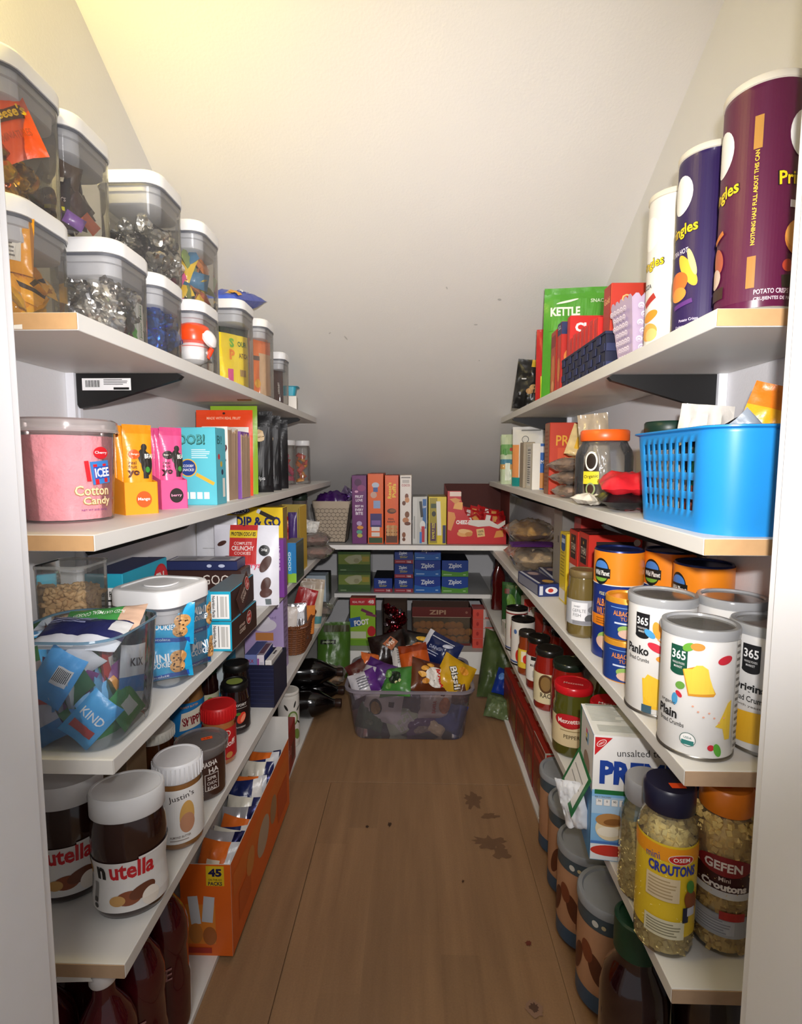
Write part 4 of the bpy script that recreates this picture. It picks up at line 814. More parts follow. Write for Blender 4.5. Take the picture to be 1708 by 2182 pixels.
# wicker basket
def wicker(label, loc, w, d, h, rz=0):
    o = thing('wicker_basket', label, 'basket', loc, rz)
    per = lambda z: ring_rr(w*(.78+.22*z/h), d*(.82+.18*z/h), w*.36, 7)
    bm = bmesh.new(); loft(bm, [(.002, per(0)), (h*.96, per(h*.96))], True, False); obj('basket_lining', bm, M('#4a2a16', .8), o)
    bm = bmesh.new(); rows = 11; n = len(per(0))
    for k in range(rows):
        z = .006+k*(h-.012)/rows; p = per(z)
        tube(bm, [(x*(1+(.035 if (i+k) % 2 else .0)), y*(1+(.02 if (i+k) % 2 else .0)), z) for i, (x, y) in enumerate(p)], .0042, 5, closed=True)
    wv = obj('woven_strands', bm, M('#6e3f20', .55, vary=.3, scale=90), o); wv['kind'] = 'stuff'
    for i in range(0, n, 2):
        a, b = per(0)[i], per(h)[i]; bm = bmesh.new(); tube(bm, [(a[0]*1.03, a[1]*1.03, .002), (b[0]*1.03, b[1]*1.02, h)], .003, 5); obj('basket_stake', bm, M('#7d4a26', .5), o)
    p = per(h)
    for s in (0, PI):
        bm = bmesh.new(); pts = []
        for i in range(n*4):
            t = i/4; j = int(t) % n; f = t-int(t); x = p[j][0]*(1-f)+p[(j+1) % n][0]*f; y = p[j][1]*(1-f)+p[(j+1) % n][1]*f; a = i*1.0+s
            pts.append((x*1.03+.004*math.cos(a), y*1.02, h+.004*math.sin(a)))
        tube(bm, pts, .0045, 5, closed=True); obj('braided_rim', bm, M('#754322', .5, vary=.2), o)
    return o
wicker('brown wicker basket filled with packets', (-.435, 1.90, zs), .105, .235, .105)
pouch('packet', (-.452, 1.815, zs+.04), (-.1, .05, .1), (.07, .13, .02), '#e0d6cc', 'cream white packet standing at the near end of the wicker basket', 'packet', seed=71, crumple=.12)
pouch('packet', (-.415, 1.86, zs+.04), (-.12, -.05, .15), (.065, .13, .022), '#a8a6a8', 'shiny silver packet standing in the wicker basket', 'packet', seed=73, metal=.8, rough=.25, prints=[R_(.008, .085, .03, .022, '#d9dade')])
pouch('packet', (-.402, 1.92, zs+.04), (-.1, .1, .5), (.06, .105, .02), '#d8823a', 'orange and navy packet in the wicker basket', 'packet', seed=75, regions=[(-1, .0, -.1, 1, '#23204a')])
pouch('packet', (-.45, 1.95, zs+.03), (-.1, 0, .0), (.08, .11, .02), '#8a3428', 'dark red packet at the back of the wicker basket', 'packet', seed=76)
pouch('flour_bag', (-.435, 2.12, zs), (-.12, .12, .25), (.10, .20, .04), '#d8cdb4', 'cream paper bag leaning beyond the wicker basket', 'bag', seed=77, regions=[(-1, .1, 1, .25, '#5a9aa0'), (-1, .82, 1, 1, '#b8a894')])
pouch('flour_bag', (-.47, 2.06, zs), (-.1, .28, .1), (.08, .18, .03), '#b32a2c', 'red packet with a white lower panel beyond the wicker basket', 'bag', seed=78, regions=[(-.2, 0, 1, .55, '#e0d8d0')])
lumpbag('rice_bag', 'clear bag slumped at the far end of the fourth left shelf', (-.42, 2.22, zs+.03), (.12, .12, .06), '#fff', seed=12, inner='#6a4a34', innerlabel='beans')
carton('tissue_box', 'pale blue box far back on the fourth left shelf', 'box', (-.45, 2.42, zs), 0, (.09, .08, .16), '#b8c8d4', {'f': [E_(0, .03, .02, .025, '#6fa8c8')]})
carton('dark_box', 'dark box far back beside the pale blue box', 'box', (-.46, 2.56, zs), 0, (.09, .08, .14), '#23242a', None)
# ================================================================ LEFT, FLOOR BOARD
zs = S5
def juice_bottle(label, loc, grp, h=.286, R=.041, rz=.3):
    o = thing('juice_bottle', label, 'bottle', loc, rz, grp)
    obj('bottle_body', lathe([(R*.7, 0), (R*.97, .006), (R, .02), (R, .09), (R*.95, .1), (R*.95, .15), (R, .165), (R*.96, .19), (R*.8, .212), (R*.5, .234), (R*.36, .246), (R*.34, h-.02)], True, True, 28), M('#430b12', .06, vary=.1, coat=.5), o)
    obj('cap', lathe([(R*.42, h-.021), (R*.44, h-.019), (R*.44, h-.003), (R*.40, h)], True, True, 24), M('#d8d4d2', .4), o)
    decals('label_print', o, cylS(R*.955), [T_('ICE', .0, .126, .022, '#a87a78', .034)], .001)
    return o
first = None
gJ = 'dark red juice bottles'
pos = [(-.434, .672), (-.434, .758), (-.434, .844), (-.52, .672), (-.52, .758), (-.52, .844)]
lab = ['first', 'second', 'third']
for i, (x, y) in enumerate(pos):
    l = 'dark red juice bottle with white cap, %s from the door %s' % (lab[i % 3], 'in the aisle row' if i < 3 else 'in the wall row')
    if first is None: first = juice_bottle(l, (x, y, zs), gJ)
    else: copy_thing(first, (x, y, zs), (0, 0, .3), l, gJ)
# long orange box of snack packs
OB = (-.412, 1.215, zs); ow, od, oh = .102, .485, .196
o = open_carton('snack_pack_box', 'long orange open box with a yellow 45 packs label', 'box', OB, 0, (ow, od, oh), '#e2661a', '#cfccc6', cut={'b': .26}, prints={
    'f': [R_(-.012, -.03, .06, .085, '#e0842c'), R_(-.024, .0, .02, .06, '#cfcfd2', .1), R_(.004, .002, .022, .055, '#c8c8cc', -.1), E_(-.022, -.05, .014, .022, '#c47a34'), E_(.006, -.055, .014, .02, '#a8602c'), R_(.02, .074, .036, .042, '#e3bd24'), T_('45', .02, .081, .017, '#1f1c4a', .027, bold=.05), T_('ON-THE-GO', .02, .066, .0045, '#3a3018', .027), T_('PACKS', .02, .058, .008, '#2a2440', .028, bold=.03), R_(-.016, -.086, .05, .012, '#a82c1c')],
    'r': [R_(0, .04, .46, .05, '#dd6f22'), E_(-.02, -.005, .05, .04, '#b9a58c', .2), E_(.07, .0, .03, .035, '#a8825c'), R_(-.16, -.03, .08, .06, '#cf5c18'), E_(-.12, .01, .028, .03, '#d58a44'), R_(.16, -.03, .1, .08, '#c8521a')]})
rq = random.Random(8)
gO = 'foil snack packs in the orange box'
specs = [('#d86a24', 'orange'), ('#c9c8cc', 'silver'), ('#d8d3c4', 'cream'), ('#1f2a5c', 'navy')]
for i in range(14):
    c, nm = specs[i % 4]; y = 1.0+.028*i
    if y > 1.42: break
    pouch('snack_pack', (-.412+rq.uniform(-.003, .003), y+.03, zs+.105+rq.uniform(0, .03)+(.015 if i > 6 else 0)), (-.45+rq.uniform(-.15, .15), rq.uniform(-.12, .12), rq.uniform(-.1, .1)), (.084, .115, .034), c, nm+' snack pack in the orange box, number %d of its row from the near end' % (i+1) if False else nm+' snack pack standing in the orange box, '+('near end' if i < 4 else 'second quarter' if i < 7 else 'third quarter' if i < 11 else 'far end'),
          'snack pack', gO, seed=80+i, crumple=.35, style='pillow', metal=.55 if nm == 'silver' else .0, rough=.28, regions=[(-.5, .25, .2, .7, ('#e8d8c0', '#9a6a3a', '#7a4a2a', '#c8c8d0')[i % 4]), (.5, 0, 1, 1, ('#c8c8cc', '#1f2050', '#202454', '#d8d4d0')[i % 4])], center=True)
o = carton('shrink_pack', 'red and teal shrink-wrapped pack behind the orange box', 'pack', (-.435, 1.60, zs), .05, (.085, .19, .14), '#a02822', {'r': [T_('HERO', -.02, .0, .03, '#c89088', .09), R_(.05, -.02, .05, .06, '#6a2420')], 'f': [R_(-.02, 0, .045, .14, '#2a6a70')], 't': [R_(-.02, 0, .04, .17, '#2a666c'), T_('Roma', .022, -.03, .016, '#d8b8b0', .06, PI/2)]}, top='#8a2622')
jar('olive_canister', 'white canister with an olive pattern', 'canister', (-.437, 1.775, zs), .5, .036, .20, '#e2e0d8', '#dcdad2', lidR=.0365, lidH=.012, shoulder=.001, neck=.99, rough=.35, prints=[R_(0, .1, .12, .16, '#e2e0d8'), E_(.006, .11, .018, .026, '#6f8a45', .2), E_(.006, .11, .013, .02, '#c8cdb0', .2), E_(.008, .108, .007, .012, '#e8e6dc'), E_(.02, .05, .012, .02, '#7a9448', .3), E_(-.018, .15, .004, .012, '#2a2a26', .5), E_(.012, .158, .003, .012, '#2a2a26', -.3), E_(.026, .14, .003, .010, '#2a2a26', -.8), E_(.028, .09, .003, .010, '#2a2a26', .8), E_(-.022, .08, .003, .012, '#2a2a26', .2)])
def cola(label, loc, rz):
    o = thing('soda_bottle', label, 'bottle', loc, 0, 'dark soda bottles lying on their sides', (0, PI/2, rz))
    R = .056
    obj('bottle_body', lathe([(R*.6, 0), (R*.96, .012), (R, .03), (R, .15), (R*.94, .16), (R*.98, .19), (R*.85, .225), (R*.5, .262), (R*.3, .28), (R*.27, .292)], True, True, 32), M('#080506', .12), o)
    obj('cap', lathe([(R*.30, .290), (R*.31, .292), (R*.31, .312), (R*.27, .314)], True, True, 24), M('#2a1712', .3), o)
    return o
cola('dark soda bottle lying on its side, lower one', (-.595, 1.97, zs+.0575), .03)
cola('dark soda bottle lying on its side, upper one behind', (-.597, 2.075, zs+.115), .05)
cola('dark soda bottle lying on its side at the bottom behind the others', (-.599, 2.09, zs+.0005), .0).location.z = zs+.0575
bpy.data.objects['soda_bottle.002'].location.y = 2.095; bpy.data.objects['soda_bottle.001'].location = (-.597, 2.033, zs+.1535)
pouch('rice_bag', (-.37, 2.36, .012), (-.28, .05, .25), (.15, .25, .07), '#456a24', 'green rice bag leaning in the far left corner', 'bag', seed=91, crumple=.2, prints=[R_(-.03, .16, .07, .02, '#1a2412'), T_('AMERICAN', -.03, .16, .008, '#b8c8a0', .05), R_(.01, .22, .12, .03, '#3a3a1c')])
lumpbag('bread_bag', 'clear bag with a yellow loaf in the far left corner', (-.365, 2.17, .075), (.13, .13, .08), '#fff', seed=14, inner='#c08a34', innerlabel='loaf')
lumpbag('bread_bag', 'clear empty-looking bag slumped beside the dark bottles', (-.43, 2.22, .06), (.10, .14, .09), '#fff', seed=15, inner='#9aa0a8', innerlabel='contents')
# ================================================================ RIGHT, TOP SHELF
zs = S1
def crisp_can(label, loc, rz, R, H, col, prints):
    o = thing('crisp_can', label, 'can', loc, rz, 'tall round crisp cans')
    obj('can_body', lathe([(R-.001, .0), (R, .003), (R, H-.008)], True, False, 56), M(col, .28, coat=.3, vary=.03), o)
    rim = M('#c9c6bd', .3, .6)
    obj('bottom_rim', lathe([(R-.0005, 0), (R+.0008, .0008), (R+.0008, .0035), (R, .0045)], False, False, 56), rim, o)
    obj('lid', lathe([(R, H-.009), (R+.0016, H-.008), (R+.0018, H-.002), (R+.0008, H), (R-.003, H), (R-.0035, H-.003), (0, H-.003)], False, True, 56), M('#d9d3c4', .35), o)
    decals('can_print', o, cylS(R), [R_(.01, H*.5, R*4.0, H*.9, col)]+prints, .0005)
    return o
def crisp_print(x, z, bad, txt='#f2cf1c', word='Pringles'):
    return [E_(x, z+.05, .019, .026, '#efeeea'), T_(word, x, z, .021, '#141010', .058, .06, .05), T_(word, x, z, .0195, txt, .055, .06, .02)]
mar = '#541036'
crisp_can('maroon crisp can, tallest looking, nearest the door', (.418, .694, zs), -.85, .0425, .262, mar,
    crisp_print(-.037, .145, 0)+crisp_print(.058, .145, 0)+[T_('NOTHING HALF FULL ABOUT THIS CAN', .008, .128, .0042, '#f0c93a', .105, PI/2, .02), R_(.008, .20, .0085, .036, '#b4833a'), R_(.008, .045, .0085, .036, '#a87634'), E_(.058, .082, .018, .02, '#d98a3c'), E_(.055, .085, .014, .015, '#e6a24e'), R_(.054, .118, .02, .008, '#e8dfe4'), E_(.046, .05, .007, .007, '#b0402a'), E_(.064, .052, .008, .008, '#e0d8d0'), R_(.06, .034, .042, .014, '#2a2018', .1), E_(-.035, .07, .010, .016, '#b0583c', .3), E_(-.04, .05, .012, .012, '#d8c0b0'), R_(-.04, .03, .035, .014, '#3a2418'), R_(-.036, .098, .02, .006, '#c8742c', .4),
      T_('POTATO CRISPS', .03, .0215, .0055, '#ead8e0', .036), T_('CRUJIENTES DE PAPA', .034, .013, .005, '#ead8e0', .044)])
crisp_can('dark purple crisp can between the maroon and the white one', (.412, .803, zs), -1.05, .0388, .252, '#27134c',
    crisp_print(-.016, .145, 0)+[T_('EXTRA HOT', -.018, .118, .007, '#e8e0ee', .036), E_(.0, .09, .008, .026, '#f2b83a', .5), E_(.006, .1, .004, .02, '#f6e08a', .3), E_(-.018, .075, .02, .016, '#d8702c', .3), E_(-.014, .06, .014, .01, '#e8943c'), R_(-.006, .045, .03, .006, '#5a2a78', .2), T_('Potato Crisps', .004, .022, .005, '#d8cfe4', .026), T_('Crujientes de papa', .0, .014, .0045, '#d8cfe4', .03)])
crisp_can('white crisp can beside the lavender popcorn box', (.42, .918, zs), -.98, .0392, .25, '#e2dfda',
    crisp_print(-.02, .14, 0)+[T_('PIZZA', -.024, .108, .007, '#2a2622', .024), R_(-.016, .085, .026, .01, '#b03028', .5), E_(-.014, .06, .016, .008, '#d8902c', .3), E_(-.016, .035, .018, .014, '#e0a44e'), E_(-.01, .03, .012, .01, '#ecc078'), R_(.0, .014, .02, .006, '#9a2c24', .3), R_(.024, .02, .001, .03, '#555555'), R_(.03, .035, .012, .001, '#555555'), T_('NET WT', .014, .01, .004, '#77726c', .016)])
# scalloped popcorn box
o = thing('popcorn_box', 'lavender patterned popcorn box with scalloped top', 'box', (.408, 1.005, zs), .1)
def popside(nm, rzz):
    bm = bmesh.new(); w0, w1, h = .052, .078, .108; n = 15; d0, d1 = w0/2, w1/2
    pts = [(-w0/2, 0), (w0/2, 0)]+[(w1/2-w1*i/n, h+(.007*abs(math.sin(PI*i/n*5)))) for i in range(n+1)]
    vs = []
    for e in (0, -.0008):
        vs.append([bm.verts.new((x, -(d0+(d1-d0)*z/h)+e, z)) for x, z in pts])
    bm.faces.new(vs[1]); bm.faces.new(vs[0][::-1])
    for i in range(len(pts)): bm.faces.new((vs[0][i], vs[0][(i+1) % len(pts)], vs[1][(i+1) % len(pts)], vs[1][i]))
    s = obj(nm, bm, M('#b8a5bd', .55, vary=.03), o, (0, 0, 0), (0, 0, rzz), smooth=0)
    dec = []
    tilt = (d1-d0)/h
    for r in range(7):
        for c in range(5):
            x = (c-2+.5*(r % 2))*.013*(.75+.25*r/7); z = .012+r*.0135
            if abs(x) > (w0+(w1-w0)*z/h)/2-.0075: continue
            dec += [E_(x, z, .0056, .0052, '#e6dcea'), E_(x, z-.001, .0042, .0038, '#b8a5bd'), E_(x, z-.0015, .0028, .0024, '#e6dcea'), E_(x, z-.003, .002, .0016, '#b8a5bd')]
    dec = [d for d in dec]
    S = flat((0, -d0-.0006, 0), (1, 0, 0), (0, -tilt, 1)); decals('scale_pattern', s, S, dec, .0003)
for k in range(4): popside('box_side', k*PI/2)
# clear clamshell boxes behind
for i in range(2):
    o = thing('clear_box', ('near', 'far')[i]+' one of two clear plastic boxes standing behind the popcorn box', 'box', (.503, 1.0+.048*i, zs), .0)
    obj('clear_shell', rr([(0, .08, .036, .006), (.19+.012*i, .088, .042, .008)], True, True), CLEAR('#d2cdb8', .4, .9, .1), o)
    obj('folded_rim', rr([(.186+.012*i, .092, .046, .008), (.194+.012*i, .092, .046, .008)], False, False), CLEAR('#cfc9b4', .5, .9, .1), o)
# navy woven basket with red packs
def woven_basket(label, loc, w, d, h, rz=0):
    o = open_carton('woven_basket', label, 'basket', loc, rz, (w, d, h), '#161a34', '#10132a', thick=.004)
    strap = M('#232a52', .6, vary=.15); strap2 = M('#1a2044', .6, vary=.15)
    n = 12; rows = 4
    for side in (-1,):
        for i in range(n):
            for k in range(rows):
                if (i+k) % 2: continue
                bm = bmesh.new(); y0 = -d/2+i*d/n; z0 = k*h/rows
                bx(bm, -w/2-.0022, y0+.001, z0+.001, -w/2, y0+d/n-.001, z0+h/rows-.001, 0, .0009); obj('woven_strap', bm, strap if k % 2 else strap2, o, smooth=0)
    for i in range(4):
        for k in range(rows):
            if (i+k) % 2: continue
            bm = bmesh.new(); x0 = -w/2+i*w/4; z0 = k*h/rows
            bx(bm, x0+.001, -d/2-.0022, z0+.001, x0+w/4-.001, -d/2, z0+h/rows-.001, 0, .0009); obj('woven_strap', bm, strap2 if k % 2 else strap, o, smooth=0)
    bm = bmesh.new(); t = .005
    for a in ((-w/2-.002, -d/2-.002, w/2+.002, -d/2+t), (-w/2-.002, d/2-t, w/2+.002, d/2+.002), (-w/2-.002, -d/2+t, -w/2+t, d/2-t), (w/2-t, -d/2+t, w/2+.002, d/2-t)): bx(bm, a[0], a[1], h-.001, a[2], a[3], h+.004)
    obj('basket_rim', bm, M('#1b2040', .6), o, smooth=0)
    return o
woven_basket('navy woven basket of red snack packs on the top right shelf', (.412, 1.205, zs), .10, .30, .068)
carton('red_box', 'red box with gold script standing in the navy basket', 'box', (.415, 1.085, zs+.006), 0, (.085, .04, .158), '#c0392a', {'f': [T_('Gold', .0, .05, .018, '#e8b87a', .045, .1), T_('salted crackers', .0, .02, .006, '#d8806a', .06)]+lines(0, -.03, .06, .05, 7, '#d8705c'), 'l': [T_('Gold', .0, .05, .012, '#e8b87a', .03)]}, side='#a82e22', top='#7a2018')
for i in range(7):
    carton('red_pack', 'bright red snack pack standing in the navy basket, %s from the near end' % ('first', 'second', 'third', 'fourth', 'fifth', 'sixth', 'seventh')[i], 'pack', (.405, 1.128+i*.029, zs+.006), 0, (.078, .026, .108+.004*(i % 2)), '#c8241f', {'l': [R_(0, 0, .003, .09, '#a81a18')]}, side='#cf2a22', top='#b4201c', flap=False, group='red packs in the navy basket')
carton('red_box', 'red box with large white letters at the far end of the basket', 'box', (.41, 1.332, zs+.006), 0, (.085, .022, .165), '#c92420', {'f': [T_('CLUB', .005, .055, .022, '#f0ece8', .07, 0, .05)]}, side='#c92420', flap=False)
carton('cracker_box', 'red cracker box with a navy top label beyond the basket', 'box', (.408, 1.395, zs), 0, (.09, .034, .172), '#b8281f', {'f': [R_(0, .07, .09, .03, '#23305e'), T_('SCHOOL', -.005, .073, .009, '#e8e8f0', .05), E_(-.02, .0, .018, .02, '#d8843c')], 'l': [R_(0, .07, .034, .03, '#23305e'), T_('SCL', 0, .074, .009, '#e8e8f0', .024), E_(0, -.03, .011, .03, '#d8843c')]}, side='#c0301f')
carton('cracker_box', 'red and orange cracker box beside the green bag', 'box', (.408, 1.452, zs), 0, (.09, .05, .165), '#a8281c', {'l': [E_(0, -.02, .017, .04, '#d2783a'), R_(0, .055, .04, .03, '#8a2018'), E_(0, -.06, .014, .014, '#e0a060')]}, side='#b04024', top='#7a1c14')
pouch('chip_bag', (.452, 1.545, zs), (.06, 0, -.12), (.19, .30, .075), '#4f9c2c', 'large green chip bag with white letters on the top right shelf', 'bag', seed=101, crumple=.2, prints=[R_(0, .226, .165, .085, '#4f9c2c'), T_('KETTLE', -.04, .235, .024, '#e8efe2', .078, 0, .04), T_('SNACKS', .052, .262, .010, '#dfe8d8', .05), E_(-.035, .262, .03, .003, '#e8efe2', .2), R_(-.03, .19, .06, .004, '#cfe0c4')])
pouch('cookie_bag', (.425, 1.66, zs), (.0, 0, -.25), (.12, .222, .05), '#c02522', 'tall red snack bag behind the green chip bag', 'bag', seed=103, crumple=.15, prints=[T_('BROWN', -.02, .12, .012, '#e0a09a', .04), R_(-.02, .06, .05, .03, '#d8602c')])
pouch('chip_bag', (.375, 1.58, zs), (.0, .0, -.4), (.03, .07, .014), '#c8d22c', 'tiny lime green packet in front of the red snack bag', 'packet', seed=104, crumple=.3)
pouch('chip_bag', (.392, 1.86, zs), (.05, .12, -.25), (.125, .165, .06), '#131312', 'black chip bag furthest on the top right shelf', 'bag', seed=105, crumple=.45, regions=[(-.2, .85, .8, 1, '#c8a52c')], prints=[E_(.005, .07, .018, .014, '#c8a470'), E_(-.01, .06, .012, .010, '#b89060'), R_(-.035, .1, .016, .004, '#d8d8d8')])
# ================================================================ RIGHT, SECOND SHELF
zs = S2
# blue basket with square holes
o = thing('plastic_basket', 'bright blue plastic basket with rows of square holes', 'basket', (.449, .775, zs))
bw, bd, bh = .185, .262, .135
def bring(z):
    s = z/bh; w, d, r = bw*(.92+.08*s), bd*(.90+.10*s), .045
    pts = []; lx, ly = w/2-r, d/2-r
    nx, ny, k = 13, 19, 8
    fy = lambda i: (i/2*2.5 if i % 2 == 0 else (i-1)/2*2.5+1)/23.5
    for i in range(nx): pts.append((-lx+2*lx*i/nx, -d/2))
    for i in range(k): a = -PI/2+PI/2*i/k; pts.append((lx+r*math.cos(a), -ly+r*math.sin(a)))
    for i in range(ny): pts.append((w/2, -ly+2*ly*fy(i)))
    for i in range(k): a = PI/2*i/k; pts.append((lx+r*math.cos(a), ly+r*math.sin(a)))
    for i in range(nx): pts.append((lx-2*lx*i/nx, d/2))
    for i in range(k): a = PI/2+PI/2*i/k; pts.append((-lx+r*math.cos(a), ly+r*math.sin(a)))
    for i in range(ny): pts.append((-w/2, ly-2*ly*fy(i)))
    for i in range(k): a = PI+PI/2*i/k; pts.append((-lx+r*math.cos(a), -ly+r*math.sin(a)))
    return pts
NX, NY, K = 13, 19, 8
zl = [0, .016, .027, .042, .052, .067, .077, .092, .102, .117, .127, .135]
def bskip(i, j):
    if i not in (2, 4, 6, 8): return False
    if NX+K <= j < NX+K+NY: return (j-NX-K) % 2 == 1
    a0 = 2*NX+3*K+NY
    if a0 <= j < a0+NY: return (j-a0) % 2 == 1
    return False
bm = bmesh.new(); loft(bm, [(z, bring(z)) for z in zl], True, False, 0, bskip)
bl = M('#1f86cf', .35, vary=.03); b = obj('basket_wall', bm, bl, o); b.modifiers.new('thickness', 'SOLIDIFY').thickness = .0022
bm = bmesh.new(); P = bring(bh); 
def sc(p, f, g): return [(x*f, y*g) for x, y in p]
loft(bm, [(bh-.004, sc(P, 1.005, 1.003)), (bh-.002, sc(P, 1.055, 1.04)), (bh, sc(P, 1.055, 1.04)), (bh+.001, sc(P, 1.0, 1.0)), (bh-.003, sc(P, .985, .99))], False, False); obj('rolled_rim', bm, bl, o)
gB = 'bags in the blue basket'
pouch('chip_bag', (.468, .745, zs+.035), (.05, .3, -.4), (.115, .155, .04), '#e8a81c', 'yellow chip bag sticking out of the blue basket', 'bag', seed=111, crumple=.4, regions=[(-1, .8, .2, 1, '#e07a1c')])
pouch('chip_bag', (.475, .70, zs+.075), (.2, -.75, -.3), (.04, .10, .02), '#8a94a0', 'gray blue wrapper across the yellow chip bag', 'bag', seed=112, crumple=.4, style='pillow', regions=[(-.4, .2, .4, .6, '#3a3a8a')])
pouch('chip_bag', (.465, .79, zs+.04), (.3, -.5, -.2), (.09, .11, .03), '#16161a', 'black wrapper beside the yellow chip bag', 'bag', seed=113, crumple=.5)
pouch('bread_bag', (.445, .865, zs+.05), (.05, .1, -.3), (.075, .13, .04), '#d8d4cc', 'crumpled translucent bag at the far end of the blue basket', 'bag', seed=114, crumple=.7, rough=.2)
carton('cracker_sleeve', 'white carton in the blue basket by the holes', 'box', (.41, .835, zs+.004), 0, (.06, .09, .105), '#dcd9d2', {'l': lines(0, 0, .07, .08, 8, '#b8b4ac')})
pouch('cookie_pack', (.40, .735, zs+.006), (0, 0, -1.4), (.09, .105, .04), '#23603c', 'dark green packet behind the basket holes', 'bag', seed=116, crumple=.4, regions=[(-1, 0, .0, .5, '#7a3a26'), (-.4, .6, .4, .85, '#c8d0d8')])
pouch('cookie_pack', (.46, .69, zs+.006), (0, 0, -.3), (.11, .10, .04), '#6a3a26', 'brown packet at the near end of the blue basket', 'bag', seed=117, crumple=.4, regions=[(-1, .5, 1, 1, '#26262c')])
# orange lidded empty jar
o = thing('snack_jar', 'large clear empty jar with a bright orange lid', 'jar', (.402, 1.155, zs), -.55)
obj('clear_body', lathe([(.05, 0), (.056, .004), (.0585, .015), (.0585, .102), (.055, .115), (.048, .126), (.0455, .132), (.0455, .142)], True, False, 48), CLEAR('#eef0f2', .05, 1.0, .03), o)
obj('lid', lathe([(.048, .134), (.0495, .136), (.0495, .154), (.047, .157), (.0, .157)], False, True, 48), M('#f0641e', .35), o)
obj('pretzel_crumbs', lathe([(.046, .004), (.05, .010), (.044, .014), (.0, .012)], False, True, 24), M('#8a8a98', .5, vary=.4, scale=120), o)
decals('label_print', o, cylS(lambda z: .0592 if z < .104 else .0592-.3*(z-.104)), [E_(-.012, .062, .017, .05, '#23180f'), E_(-.012, .092, .013, .02, '#e8e2d4'), E_(-.012, .092, .010, .016, '#23180f'), R_(-.012, .058, .033, .026, '#d8c82c'), T_('Organic', -.012, .06, .009, '#3a3410', .03, .1), E_(-.012, .035, .010, .013, '#8a9a6a'), E_(-.012, .035, .007, .010, '#3a2418'), R_(-.02, .012, .012, .018, '#a82c24')], .0012)
jar('pickle_jar', 'jar with a dark green lid behind the orange lidded jar', 'jar', (.49, 1.06, zs), 0, .042, .168, '#8a8a78', '#123328', lidR=.043, lidH=.022, neck=.95)
pouch('snack_bag', (.385, .952, zs+.042), (-1.42, 0, -.25), (.105, .105, .042), '#c9202a', 'shiny red snack bag lying on a black and red one', 'bag', seed=121, crumple=.3, style='pillow')
pouch('snack_bag', (.39, .948, zs+.019), (-1.53, 0, -.2), (.115, .11, .034), '#c02024', 'black and red snack bag lying under the red one', 'bag', seed=122, crumple=.3, style='pillow', regions=[(-1, 0, -.2, 1, '#141012'), (-1, 0, 1, .25, '#141012')])
pouch('snack_bag', (.365, 1.06, zs+.014), (-1.5, 0, .5), (.05, .06, .02), '#d8d2c4', 'white packet beside the orange lidded jar', 'bag', seed=123, crumple=.4, style='pillow')
for i, z in enumerate((.0, .034, .066)):
    lumpbag('dried_fruit_bag', ('lowest', 'middle', 'topmost')[i]+' of three stacked clear bags of brown and white sweets', (.398, 1.315, zs+.017+z), (.092, .09, .034), '#fff', seed=20+i, inner='#c4a494', innerlabel='sweets', rot=(0, 0, .1*i), haze=.12)
pouch('foil_bag', (.44, 1.30, zs), (.05, -.1, -.1), (.07, .205, .04), '#b8a890', 'translucent bag top rising behind the orange lidded jar', 'bag', seed=126, crumple=.5, rough=.2)
pouch('pasta_pack', (.42, 1.41, zs+.1), (-.3, .35, -.1), (.07, .09, .03), '#d8bf8a', 'clear and yellow packet propped in front of the red box', 'bag', seed=127, crumple=.4, rough=.15, regions=[(-.5, .2, .3, .6, '#e0b03a')])
carton('cracker_box', 'tall red orange box behind the sweets bags', 'box', (.432, 1.52, zs), 0, (.125, .055, .198), '#b8381e', {'f': [T_('PRE', -.02, .05, .028, '#d8a02c', .05), R_(-.01, .0, .06, .06, '#c84a24')], 'l': lines(0, 0, .04, .16, 14, '#8a4a34')}, side='#9a6a50')
carton('baking_box', 'white box with nutrition panel and a blue front', 'box', (.405, 1.79, zs), 0, (.055, .10, .150), '#e8e4da', {'f': [R_(.012, .0, .03, .148, '#2a62b0'), R_(.012, -.045, .03, .05, '#c88a4a'), T_('Meal', .012, .015, .012, '#f0f0f4', .026), R_(.012, .055, .03, .02, '#d8d8dc')], 'l': nutrition(0, 0, .05, .13)}, side='#e2dccc')
carton('baking_box', 'plain beige box edge behind the blue fronted box', 'box', (.395, 1.905, zs), 0, (.04, .06, .158), '#a89a84', None)
pouch('quinoa_pouch', (.425, 1.985, zs), (.03, 0, -.35), (.135, .218, .045), '#e2e0da', 'white stand-up pouch with teal base and a black seal', 'pouch', seed=131, crumple=.12, regions=[(-1, 0, 1, .14, '#1f8f8a'), (-1, .14, -.62, .7, '#e89a5c')], prints=[E_(-.02, .172, .013, .013, '#55585a'), E_(-.02, .172, .0108, .0108, '#dcdad4'), E_(.02, .11, .034, .04, '#26302a'), E_(.01, .055, .02, .018, '#b8622c'), E_(.03, .045, .02, .018, '#c8742c'), R_(.0, .205, .07, .005, '#9a9a94')])
for i, (x, y) in enumerate(((.378, 2.19), (.392, 2.30))):
    pouch('fruit_squeeze_pouch', (x, y, zs), (0, 0, -.35), (.06, .2, .03), '#c8d8b4', ('nearer', 'further')[i]+' pale green squeeze pouch at the far end of the second right shelf', 'pouch', 'pale green squeeze pouches', seed=135+i, crumple=.2, rough=.15, regions=[(-1, .42, 1, .5, '#4f8aa0'), (-1, .3, 1, .42, '#d8a860'), (-1, .62, 1, .8, '#7aaf6a')], prints=[E_(.012, .14, .006, .007, '#c03a34'), E_(-.012, .13, .010, .014, '#5a9a4a', .3), R_(0, .05, .02, .07, '#e4ecd8')])
